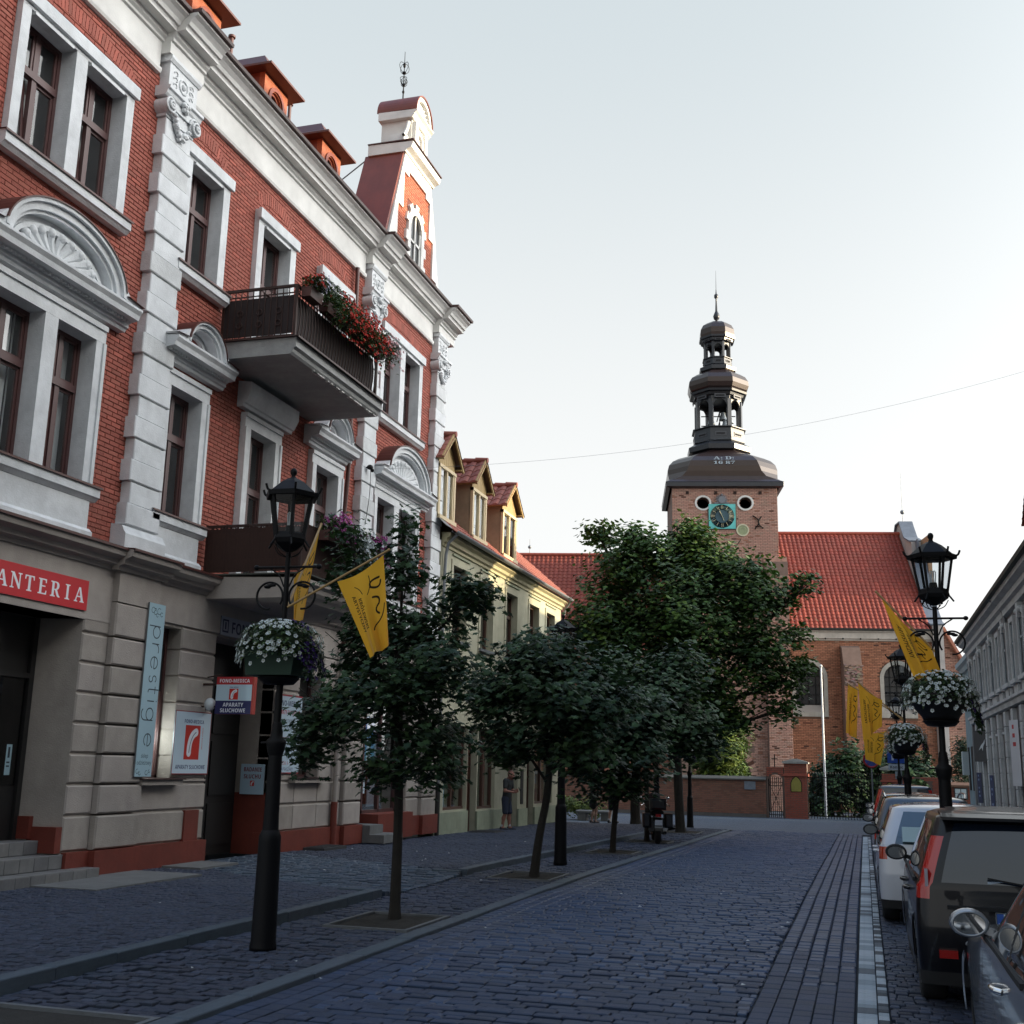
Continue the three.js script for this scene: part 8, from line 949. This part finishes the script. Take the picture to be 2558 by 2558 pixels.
{
  const v = car({ label: 'black people carrier with tall red tail lamps and silver-sheened roof', pos: [1.22, 0, -10.35], L: 4.3, W: 1.72, H: 1.56, belt: 0.96, paint: pBlack, hood: 1.0, ws: [0.85, 1.75], rg: [0.04, 0.3], sideLamp: [0.88, 1.36], plate: ['PO 6K47', 0.73, 0.012], rails: false, tint: [0.008, 0.013, 0.024], wb: [0.66, 3.25] });
  const lm = mat([0.55, 0.02, 0.012], 0.12, { clearcoat: 1 }), wl = mat([0.35, 0.32, 0.36], 0.15, { clearcoat: 1 });
  for (const s of [-1, 1]) { add('reflector', B().box(Math.min(s * 0.56, s * 0.7), Math.max(s * 0.56, s * 0.7), 0.42, 0.48, -0.06, 0.012), mat([0.28, 0.01, 0.008], 0.2), v); const q = B(); q.box(Math.min(s * 0.755, s * 0.78), Math.max(s * 0.755, s * 0.78), 0.96, 1.1, -0.3, -0.07); add('reversing_lamp', q, wl, v); const fr = B(); fr.box(Math.min(s * 0.66, s * 0.664), Math.max(s * 0.66, s * 0.664), 0.86, 1.08, -0.2, -0.02); }
  add('tailgate_trim', B().box(-0.62, 0.62, 0.795, 0.825, -0.1, 0.006), M.rubber, v); add('oval_badge', B().lathe([[0.001, 0.0], [0.07, 0.0], [0.085, -0.01]], 24).build().rotateX(PI / 2).scale(1, 0.45, 1).translate(0, 0.885, 0.014), mat([0.05, 0.09, 0.22], 0.3), v); add('badge_rim', new THREE.TorusGeometry(0.08, 0.007, 6, 28).scale(1, 0.45, 1).translate(0, 0.885, 0.014), M.chrome, v); add('spoiler', B().mould([[-0.62, 1.555], [-0.28, 1.542], [-0.16, 1.515], [-0.16, 1.49], [-0.3, 1.5], [-0.62, 1.53]], -0.62, 0.62), pBlack, v); add('exhaust', B().geo(new THREE.TorusGeometry(0.035, 0.008, 6, 16), new THREE.Matrix4().makeTranslation(-0.45, 0.54, 0.0).multiply(new THREE.Matrix4().makeScale(1.2, 0.6, 1))), M.zinc, v);
  add('window_sticker', face(B(), [-0.3, 1.0, -0.055], [0.0, 1.0, -0.055], [0.0, 1.02, -0.06], [-0.3, 1.02, -0.06]), mat([0.3, 0.36, 0.42], 0.6), v); add('wiper', B().bar([0, 1.0, -0.03], [-0.3, 1.045, -0.04], 0.012), M.rubber, v);
}
{ const w = car({ label: 'white hatchback parked ahead of the black people carrier', pos: [0.98, 0, -15.85], L: 4.2, W: 1.7, H: 1.47, belt: 0.95, paint: pWhite, hood: 1.1, ws: [0.9, 1.75], rg: [0.05, 0.5], sideLamp: [0.78, 0.95], tint: [0.03, 0.05, 0.06], lampC: mat([0.40, 0.035, 0.012], 0.15, { clearcoat: 1 }), wb: [0.7, 3.25] }); add('window_paper', face(B(), [-0.55, 1.02, -0.05], [-0.3, 1.02, -0.05], [-0.32, 1.2, -0.14], [-0.55, 1.2, -0.14]), mat([0.4, 0.55, 0.6], 0.7), w); }
car({ label: 'dark estate car with pale roof rails and white mirror beyond the white hatchback', pos: [0.98, gy(21.2), -20.9], L: 4.4, W: 1.74, H: 1.5, belt: 0.95, paint: pGraph, rails: true, hood: 1.1, rg: [0.05, 0.4], sideLamp: [0.78, 0.92], wb: [0.75, 3.4] });
car({ label: 'dark navy car with blue-white rear window, fifth in the parked row', pos: [1.05, gy(27), -28.3], L: 4.3, W: 1.74, H: 1.5, belt: 0.92, paint: pNavy, hood: 1.1, rg: [0.1, 0.6], sideLamp: [0.74, 0.9], tint: [0.05, 0.07, 0.09] });
car({ label: 'dark car with red frame edges at the far end of the parked row', pos: [1.05, gy(34), -33.6], L: 4.4, W: 1.78, H: 1.72, belt: 1.0, paint: pNavy, hood: 1.0, rg: [0.05, 0.25], sideLamp: [0.8, 1.6] });
car({ label: 'farthest dark car of the row, barely showing its left side', pos: [1.2, gy(39), -39.6], L: 4.2, W: 1.74, H: 1.5, belt: 0.95, paint: pBlack, hood: 1.1 });
{ // motorcycle, seen from behind
  const t = thing('motorcycle', 'black touring motorcycle parked between tree trunks, seen from behind', 'motorcycle', null, [-5.5, -0.14, -32.4], 0.25), R = 0.31, bl = mat([0.01, 0.01, 0.011], 0.3, { clearcoat: 0.6 });
  for (const [z, n] of [[0, 'rear_wheel'], [-1.45, 'front_wheel']]) { const w = grp(n, t); w.position.set(0, R, z); add('tyre', new THREE.TorusGeometry(R - 0.07, n === 'rear_wheel' ? 0.085 : 0.065, 12, 28).rotateY(PI / 2), M.rubber, w); const s = B(); s.lathe([[0.001, -0.06], [0.07, -0.06], [0.07, 0.06], [0.001, 0.06]], 12); const g = s.build().rotateZ(PI / 2); add('hub', g, M.zinc, w); const sp = B(); for (let i = 0; i < 6; i++) { const a = i / 6 * 2 * PI; sp.bar([0, 0.05 * Math.cos(a), 0.05 * Math.sin(a)], [0, 0.22 * Math.cos(a), 0.22 * Math.sin(a)], 0.03); } add('spoke', sp, M.zinc, w); }
  add('rear_mudguard', (() => { const b = B(); for (let i = 0; i < 10; i++) { const q = (k, x) => { const a = 0.1 + k / 10 * 2.2; return [x, R + (R + 0.07) * Math.sin(a), (R + 0.07) * Math.cos(a)]; }; b.quad(q(i, -0.11), q(i, 0.11), q(i + 1, 0.11), q(i + 1, -0.11)); } return b; })(), bl, t);
  add('seat', B().prism([[-0.15, 0.78], [0.15, 0.78], [0.17, 0.84], [0.1, 0.9], [-0.1, 0.9], [-0.17, 0.84]], -0.75, 0.02), mat([0.012, 0.012, 0.012], 0.8), t); add('tank', B().sph(0, 0.86, -0.92, 0.2, 0.9, 14).sph(0, 0.88, -0.75, 0.15, 0.9, 12), bl, t); add('engine', B().box(-0.2, 0.2, 0.3, 0.66, -1.05, -0.55).cyl(-0.16, 0.35, 0.65, -0.8, 0.09).cyl(0.16, 0.35, 0.65, -0.8, 0.09), M.zinc, t);
  for (const s of [-1, 1]) { add('pannier', B().block(s * 0.3 - 0.11, s * 0.3 + 0.11, 0.42, 0.8, -0.42, 0.12, 0.05), bl, t); add('exhaust', B().tube([[s * 0.17, 0.3, -0.7], [s * 0.19, 0.26, -0.2], [s * 0.19, 0.3, 0.2]], 0.045, 8), M.chrome, t); add('fork', B().bar([s * 0.09, 0.31, -1.45], [s * 0.08, 0.95, -1.15], 0.045), M.chrome, t); add('mirror', B().tube([[s * 0.3, 1.02, -1.0], [s * 0.36, 1.18, -1.02]], 0.01, 5).sph(s * 0.37, 1.2, -1.02, 0.055, 0.7), M.chrome, t); }
  add('handlebar', B().tube([[-0.4, 0.98, -0.85], [-0.28, 1.04, -1.0], [0, 1.0, -1.1], [0.28, 1.04, -1.0], [0.4, 0.98, -0.85]], 0.016, 6), M.chrome, t); add('windshield', B().prism([[-0.2, 1.0], [0.2, 1.0], [0.16, 1.3], [0, 1.36], [-0.16, 1.3]], -1.2, -1.19), M.glassDark, t); add('top_box', B().block(-0.22, 0.22, 0.9, 1.2, -0.12, 0.28, 0.06), bl, t); add('tail_lamp', B().box(-0.08, 0.08, 0.72, 0.79, 0.24, 0.3), mat([0.3, 0.01, 0.01], 0.2), t); add('number_plate', B().box(-0.1, 0.1, 0.5, 0.64, 0.36, 0.37), mat([0.5, 0.53, 0.58], 0.5), t);
}
// ---------- traffic signs at the end of the row ----------
{
  const t = thing('traffic_sign', 'round blue no-stopping sign with red ring, half hidden behind the yellow flags', 'road sign', null, [0.3, gy(50), -50]); add('post', B().cyl(0, 0, 3.1, -0.03, 0.03), M.zinc, t); const z = new THREE.Matrix4().makeTranslation(0, 2.75, 0).multiply(new THREE.Matrix4().makeRotationX(PI / 2)); add('disc', B().geo(new THREE.CylinderGeometry(0.33, 0.33, 0.02, 28), z), mat([0.02, 0.06, 0.3], 0.4), t); add('red_ring', new THREE.TorusGeometry(0.3, 0.04, 4, 32).scale(1, 1, 0.3).translate(0, 2.75, 0.012), mat([0.35, 0.02, 0.02], 0.4), t); add('red_cross', B().bar([-0.2, 2.95, 0.014], [0.2, 2.55, 0.014], 0.05, 0.01).bar([0.2, 2.95, 0.014], [-0.2, 2.55, 0.014], 0.05, 0.01), mat([0.35, 0.02, 0.02], 0.4), t);
  const p = thing('parking_sign', 'blue parking sign with white plate reading Koniec beside the far lamp', 'road sign', null, [1.12, gy(46), -46]); add('post', B().cyl(0.2, 0, 3.3, -0.03, 0.03), M.zinc, p); add('panel', B().box(-0.27, 0.33, 2.55, 3.22, -0.02, -0.002), M.zinc, p); add('print', face(B(), [-0.27, 2.55, 0], [0.33, 2.55, 0], [0.33, 3.22, 0], [-0.27, 3.22, 0]), signMat(128, 144, (c, W, H) => { c.fillStyle = '#1f4fae'; c.fillRect(0, 0, W, H); c.fillStyle = '#c8d4e6'; c.font = 'bold 110px sans-serif'; c.textAlign = 'center'; c.fillText('P', W * 0.42, 122); }), p); add('plate', B().box(-0.25, 0.33, 2.3, 2.52, -0.02, -0.002), M.zinc, p); add('plate_print', face(B(), [-0.25, 2.3, 0], [0.33, 2.3, 0], [0.33, 2.52, 0], [-0.25, 2.52, 0]), signMat(128, 50, (c, W, H) => { c.fillStyle = '#bcc8d4'; c.fillRect(0, 0, W, H); c.fillStyle = '#15181e'; c.font = 'bold 32px sans-serif'; c.textAlign = 'center'; c.fillText('Koniec', W / 2, 37); }), p); add('small_plate', B().box(-0.02, 0.2, 1.98, 2.25, -0.02, 0), mat([0.35, 0.42, 0.46], 0.6), p);
}
// ---------- people: one smooth skin from tapered capsules ----------
function skinMesh(bones, cell, k = 0.03) {
  let lo = [1e9, 1e9, 1e9], hi = [-1e9, -1e9, -1e9];
  for (const b of bones) for (const [p, r] of [[b[0], b[2]], [b[1], b[3]]]) for (let i = 0; i < 3; i++) { lo[i] = Math.min(lo[i], p[i] - r - k - 2 * cell); hi[i] = Math.max(hi[i], p[i] + r + k + 2 * cell); }
  const n = [0, 1, 2].map((i) => Math.ceil((hi[i] - lo[i]) / cell) + 1), S = new Float32Array(n[0] * n[1] * n[2]).fill(1), id = (x, y, z) => (z * n[1] + y) * n[0] + x;
  for (const [a, b, ra, rb, fl] of bones) {                       // smooth minimum, bone by bone, inside each bone's own box
    const m = Math.max(ra, rb) + k * 2 + cell * 2, L = [0, 1, 2].map((i) => Math.max(0, Math.floor((Math.min(a[i], b[i]) - m - lo[i]) / cell))), U = [0, 1, 2].map((i) => Math.min(n[i] - 1, Math.ceil((Math.max(a[i], b[i]) + m - lo[i]) / cell))), ab = [0, 1, 2].map((i) => b[i] - a[i]), q = ab[0] ** 2 + ab[1] ** 2 + ab[2] ** 2 || 1e-9, f = fl ?? 1;
    for (let z = L[2]; z <= U[2]; z++) for (let y = L[1]; y <= U[1]; y++) for (let x = L[0]; x <= U[0]; x++) { const p = [lo[0] + x * cell - a[0], lo[1] + y * cell - a[1], lo[2] + z * cell - a[2]], t = clamp((p[0] * ab[0] + p[1] * ab[1] + p[2] * ab[2]) / q, 0, 1), d = Math.hypot(p[0] - ab[0] * t, p[1] - ab[1] * t, (p[2] - ab[2] * t) * f) - lerp(ra, rb, t), i = id(x, y, z), s = S[i], h = Math.max(k - Math.abs(s - d), 0) / k; S[i] = Math.min(s, d) - h * h * k * 0.25; }
  }
  const vid = new Int32Array(S.length).fill(-1), pos = [], idx = [], C = [[0, 0, 0], [1, 0, 0], [0, 1, 0], [1, 1, 0], [0, 0, 1], [1, 0, 1], [0, 1, 1], [1, 1, 1]], E = [[0, 1], [2, 3], [4, 5], [6, 7], [0, 2], [1, 3], [4, 6], [5, 7], [0, 4], [1, 5], [2, 6], [3, 7]];
  for (let z = 0; z < n[2] - 1; z++) for (let y = 0; y < n[1] - 1; y++) for (let x = 0; x < n[0] - 1; x++) { const v = C.map((c) => S[id(x + c[0], y + c[1], z + c[2])]); let m = 0; for (let i = 0; i < 8; i++) if (v[i] < 0) m |= 1 << i; if (!m || m === 255) continue; let sx = 0, sy = 0, sz = 0, c = 0; for (const [a, b] of E) if ((v[a] < 0) !== (v[b] < 0)) { const t = v[a] / (v[a] - v[b]); sx += lerp(C[a][0], C[b][0], t); sy += lerp(C[a][1], C[b][1], t); sz += lerp(C[a][2], C[b][2], t); c++; } vid[id(x, y, z)] = pos.length / 3; pos.push(lo[0] + (x + sx / c) * cell, lo[1] + (y + sy / c) * cell, lo[2] + (z + sz / c) * cell); }
  const q = (a, b, c, d, fl) => { if (a < 0 || b < 0 || c < 0 || d < 0) return; fl ? idx.push(a, c, b, a, d, c) : idx.push(a, b, c, a, c, d); };
  for (let z = 1; z < n[2] - 1; z++) for (let y = 1; y < n[1] - 1; y++) for (let x = 1; x < n[0] - 1; x++) { const s = S[id(x, y, z)] < 0; if (s !== S[id(x + 1, y, z)] < 0) q(vid[id(x, y - 1, z - 1)], vid[id(x, y, z - 1)], vid[id(x, y, z)], vid[id(x, y - 1, z)], !s); if (s !== S[id(x, y + 1, z)] < 0) q(vid[id(x - 1, y, z - 1)], vid[id(x - 1, y, z)], vid[id(x, y, z)], vid[id(x, y, z - 1)], !s); if (s !== S[id(x, y, z + 1)] < 0) q(vid[id(x - 1, y - 1, z)], vid[id(x, y - 1, z)], vid[id(x, y, z)], vid[id(x - 1, y, z)], !s); }
  const g = new THREE.BufferGeometry(); g.setAttribute('position', new THREE.Float32BufferAttribute(pos, 3)); g.setIndex(idx); g.computeVertexNormals(); return g;
}
function hand(w, e, up) {                                          // w wrist, e direction of the fingers, up thumb side
  const D = V(...e).normalize(), U = V(...up).addScaledVector(D, -V(...up).dot(D)).normalize(), N = D.clone().cross(U), P = (d, u, n) => { const p = V(...w).addScaledVector(D, d).addScaledVector(U, u).addScaledVector(N, n); return [p.x, p.y, p.z]; }, b = [[P(-0.02, 0, 0), P(0.03, 0, 0), 0.026, 0.024], [P(0.03, 0.02, 0), P(0.085, 0.03, 0), 0.019, 0.014], [P(0.03, 0, 0), P(0.09, 0.01, 0), 0.019, 0.014], [P(0.03, -0.02, 0), P(0.085, -0.012, 0), 0.018, 0.013], [P(0.03, -0.03, 0), P(0.078, -0.032, 0), 0.016, 0.012]];
  [[0.03, 0.042], [0.01, 0.047], [-0.012, 0.043], [-0.032, 0.034]].forEach(([u, L], i) => { const a = P(0.085, u, 0), m = P(0.085 + L * 0.75, u * 1.08, 0.012), t = P(0.085 + L * 1.1, u * 1.08, 0.04), r = i === 3 ? 0.0075 : 0.009; b.push([a, m, r, r * 0.95], [m, t, r * 0.95, r * 0.8]); });
  b.push([P(0.015, 0.025, 0), P(0.05, 0.055, 0.012), 0.013, 0.011], [P(0.05, 0.055, 0.012), P(0.085, 0.06, 0.03), 0.0105, 0.008]); return skinMesh(b, 0.0042, 0.008);
}
function person({ label, pos, rot, h = 1.8, skin = [0.30, 0.17, 0.12], legs, arms, head = [0, 1.62, 0.06], lean = 0.03, hair, top, bottom, shoes, hairC = [0.03, 0.022, 0.016], female }) {
  const t = thing('person', label, 'person', 'people on the left pavement', pos, rot), sc = h / 1.78, sh = female ? 0.165 : 0.195, sk = mat(skin, 0.6), B1 = [], hip = [0, 0.93, 0], chest = [0, 1.32, lean * 0.7], nk = [0, 1.48, lean], s01 = [-1, 1];
  B1.push([hip, [0, 1.1, lean * 0.3], female ? 0.135 : 0.13, 0.115, 1.25], [[0, 1.1, lean * 0.3], chest, 0.118, 0.145, 1.3], [[-0.07, 1.36, lean * 0.8], [0.07, 1.36, lean * 0.8], 0.1, 0.1, 1.1], [[-sh + 0.03, 1.42, lean], [sh - 0.03, 1.42, lean], 0.06, 0.06], [nk, [head[0] * 0.5, head[1] - 0.1, head[2] * 0.6], 0.056, 0.052]);
  const hd = [[head, [head[0], head[1] + 0.07, head[2] - 0.012], 0.088, 0.09], [[head[0], head[1] - 0.07, head[2] + 0.03], [head[0], head[1] - 0.04, head[2] + 0.035], 0.05, 0.062], [[head[0], head[1] - 0.005, head[2] + 0.093], [head[0], head[1] - 0.03, head[2] + 0.108], 0.009, 0.015], [[head[0] - 0.03, head[1] + 0.035, head[2] + 0.08], [head[0] + 0.03, head[1] + 0.035, head[2] + 0.08], 0.012, 0.012], [[head[0] - 0.02, head[1] - 0.065, head[2] + 0.088], [head[0] + 0.02, head[1] - 0.065, head[2] + 0.088], 0.008, 0.008], ...s01.map((s) => [[head[0] + s * 0.09, head[1] - 0.02, head[2] - 0.01], [head[0] + s * 0.094, head[1] + 0.03, head[2] - 0.015], 0.014, 0.018])];
  const leg = (s) => legs[s < 0 ? 0 : 1], arm = (s) => arms[s < 0 ? 0 : 1];
  for (const s of s01) { const [kn, an] = leg(s), hp = [s * 0.09, 0.9, 0]; B1.push([hp, kn, 0.09, 0.058], [kn, [lerp(kn[0], an[0], 0.35), lerp(kn[1], an[1], 0.35), lerp(kn[2], an[2], 0.35) - 0.02], 0.054, 0.056], [[lerp(kn[0], an[0], 0.35), lerp(kn[1], an[1], 0.35), lerp(kn[2], an[2], 0.35) - 0.02], an, 0.055, 0.036], [an, [an[0] + s * 0.015, 0.035, an[2] + 0.14], 0.038, 0.03]); const [el, wr] = arm(s), so = [s * sh, 1.42, lean]; B1.push([so, el, 0.052, 0.04], [el, wr, 0.041, 0.027]); }
  const parts = [skinMesh(B1, 0.013, 0.035), skinMesh(hd, 0.005, 0.012)]; for (const s of s01) { const [el, wr, up] = arm(s); parts.push(hand(wr, arm(s)[3] ?? [wr[0] - el[0], wr[1] - el[1], wr[2] - el[2]], up ?? [0, 0, 1])); }
  const body = mergeGeometries(parts.map((g) => { const q = g.toNonIndexed(); q.setAttribute('uv', new THREE.Float32BufferAttribute(new Float32Array(q.attributes.position.count * 2), 2)); return q; })), g0 = grp('figure', t);
  t.remove(g0); const put = (n, g, m) => { const o = add(n, g, m, t); o.scale.setScalar(sc); return o; };
  put('body', body, sk);
  for (const s of s01) put('eye', B().sph(head[0] + s * 0.032, head[1] + 0.012, head[2] + 0.083, 0.011, 0.8, 8), M.dark);
  const hb = [[[head[0], head[1] + 0.05, head[2] - 0.03], [head[0], head[1] + 0.09, head[2] - 0.012], 0.088, 0.08], ...(hair === 'long' ? [[[head[0], head[1] + 0.02, head[2] - 0.06], [head[0], head[1] - 0.2, head[2] - 0.09], 0.085, 0.07], ...s01.map((s) => [[head[0] + s * 0.06, head[1] + 0.03, head[2] - 0.03], [head[0] + s * 0.08, head[1] - 0.15, head[2] - 0.05], 0.05, 0.035])] : [])]; if (hair) put('hair', skinMesh(hb, 0.008, 0.02), mat(hairC, 0.7));
  const inf = (b, e) => [b[0], b[1], b[2] + e, b[3] + e, b[4]];
  const tb = [...B1.slice(0, 4).map((b) => inf(b, 0.02))]; if (!female) for (const s of s01) { const so = [s * sh, 1.42, lean], el = arm(s)[0]; tb.push([so, [lerp(so[0], el[0], 0.62), lerp(so[1], el[1], 0.62), lerp(so[2], el[2], 0.62)], 0.072, 0.066]); }
  if (female) { tb.push([[0, 0.95, 0], [0, 0.72, 0], 0.165, 0.185, 1.25]); put('dress', skinMesh(tb, 0.012, 0.03), top); }
  else { tb[0] = [[0, 0.88, 0], [0, 1.1, lean * 0.3], 0.155, 0.14, 1.2]; put('shirt', skinMesh(tb, 0.012, 0.03), top); const lb = [[[-0.05, 0.9, 0], [0.05, 0.9, 0], 0.125, 0.125, 1.05]]; for (const s of s01) { const kn = leg(s)[0]; lb.push([[s * 0.09, 0.88, 0], [kn[0], kn[1] + 0.04, kn[2]], 0.108, 0.09]); } put('shorts', skinMesh(lb, 0.012, 0.025), bottom); }
  for (const s of s01) { const an = leg(s)[1]; put('shoe', skinMesh([[[an[0], 0.045, an[2] - 0.04], [an[0] + s * 0.012, 0.04, an[2] + 0.12], 0.044, 0.04], [[an[0] + s * 0.012, 0.035, an[2] + 0.12], [an[0] + s * 0.02, 0.032, an[2] + 0.19], 0.042, 0.032], [[an[0], 0.07, an[2] - 0.03], [an[0], 0.09, an[2] - 0.01], 0.045, 0.04]], 0.007, 0.02), shoes); if (!female) put('sock', B().cyl(an[0], 0.09, 0.17, an[2], 0.044, 0.042, 12), mat([0.5, 0.5, 0.52], 0.9)); }
  return t;
}
const man = person({ label: 'person in dark tee and navy shorts by the green house door, head bowed over hands', pos: [-11.05, gy(36.3) + 0.02, -36.3], rot: PI / 2 - 0.15, h: 1.92, lean: 0.05, head: [0, 1.57, 0.15], hair: 'short', hairC: [0.12, 0.05, 0.035], skin: [0.27, 0.12, 0.085], top: mat([0.028, 0.032, 0.034], 0.9), bottom: mat([0.022, 0.03, 0.055], 0.9), shoes: mat([0.03, 0.035, 0.05], 0.7),
  legs: [[[-0.1, 0.49, 0.02], [-0.12, 0.08, -0.06]], [[0.1, 0.49, 0.06], [0.12, 0.08, 0.06]]], arms: [[[-0.25, 1.14, 0.07], [-0.09, 1.1, 0.29], [0, 1, 0.2], [0.5, 0.35, 0.7]], [[0.25, 1.14, 0.07], [0.09, 1.12, 0.29], [0, 1, 0.2], [-0.5, 0.35, 0.7]]] });
tag(add('mobile_phone', new THREE.BoxGeometry(0.012, 0.15, 0.075).rotateZ(0.5).translate(-11.05 + 0.46, gy(36.3) + 0.02 + 1.27, -36.3 + 0.06), M.dark), 'dark phone in the hands of the person in navy shorts', 'phone');
person({ label: 'person in short black sleeveless dress walking near the stone bench', pos: [-10.35, gy(46) , -45.9], rot: 2.6, h: 1.76, female: true, hair: 'long', hairC: [0.035, 0.02, 0.014], top: mat([0.008, 0.008, 0.009], 0.9), shoes: mat([0.03, 0.02, 0.02], 0.6), skin: [0.26, 0.15, 0.11], legs: [[[-0.1, 0.48, 0.06], [-0.1, 0.09, 0.0]], [[0.1, 0.48, 0.12], [0.1, 0.1, -0.02]]], arms: [[[-0.24, 1.16, -0.06], [-0.26, 0.9, 0.03]], [[0.24, 1.16, 0.0], [0.25, 0.91, 0.12]]] });
person({ label: 'person in dark clothes half hidden behind a young tree trunk', pos: [-9.72, gy(46.6), -46.6], rot: 2.9, h: 1.85, hair: 'short', top: mat([0.012, 0.013, 0.016], 0.9), bottom: mat([0.016, 0.018, 0.024], 0.9), shoes: mat([0.02, 0.02, 0.022], 0.7), skin: [0.28, 0.16, 0.12], legs: [[[-0.1, 0.49, 0.1], [-0.1, 0.08, 0.05]], [[0.1, 0.49, 0.03], [0.1, 0.09, -0.12]]], arms: [[[-0.26, 1.15, -0.03], [-0.27, 0.9, 0.08]], [[0.26, 1.15, 0.02], [0.27, 0.9, 0.1]]] });
// ---------- finish ----------
scene.traverse((o) => { if (o.isMesh) o.castShadow = o.receiveShadow = true; });
renderer.render(scene, camera);
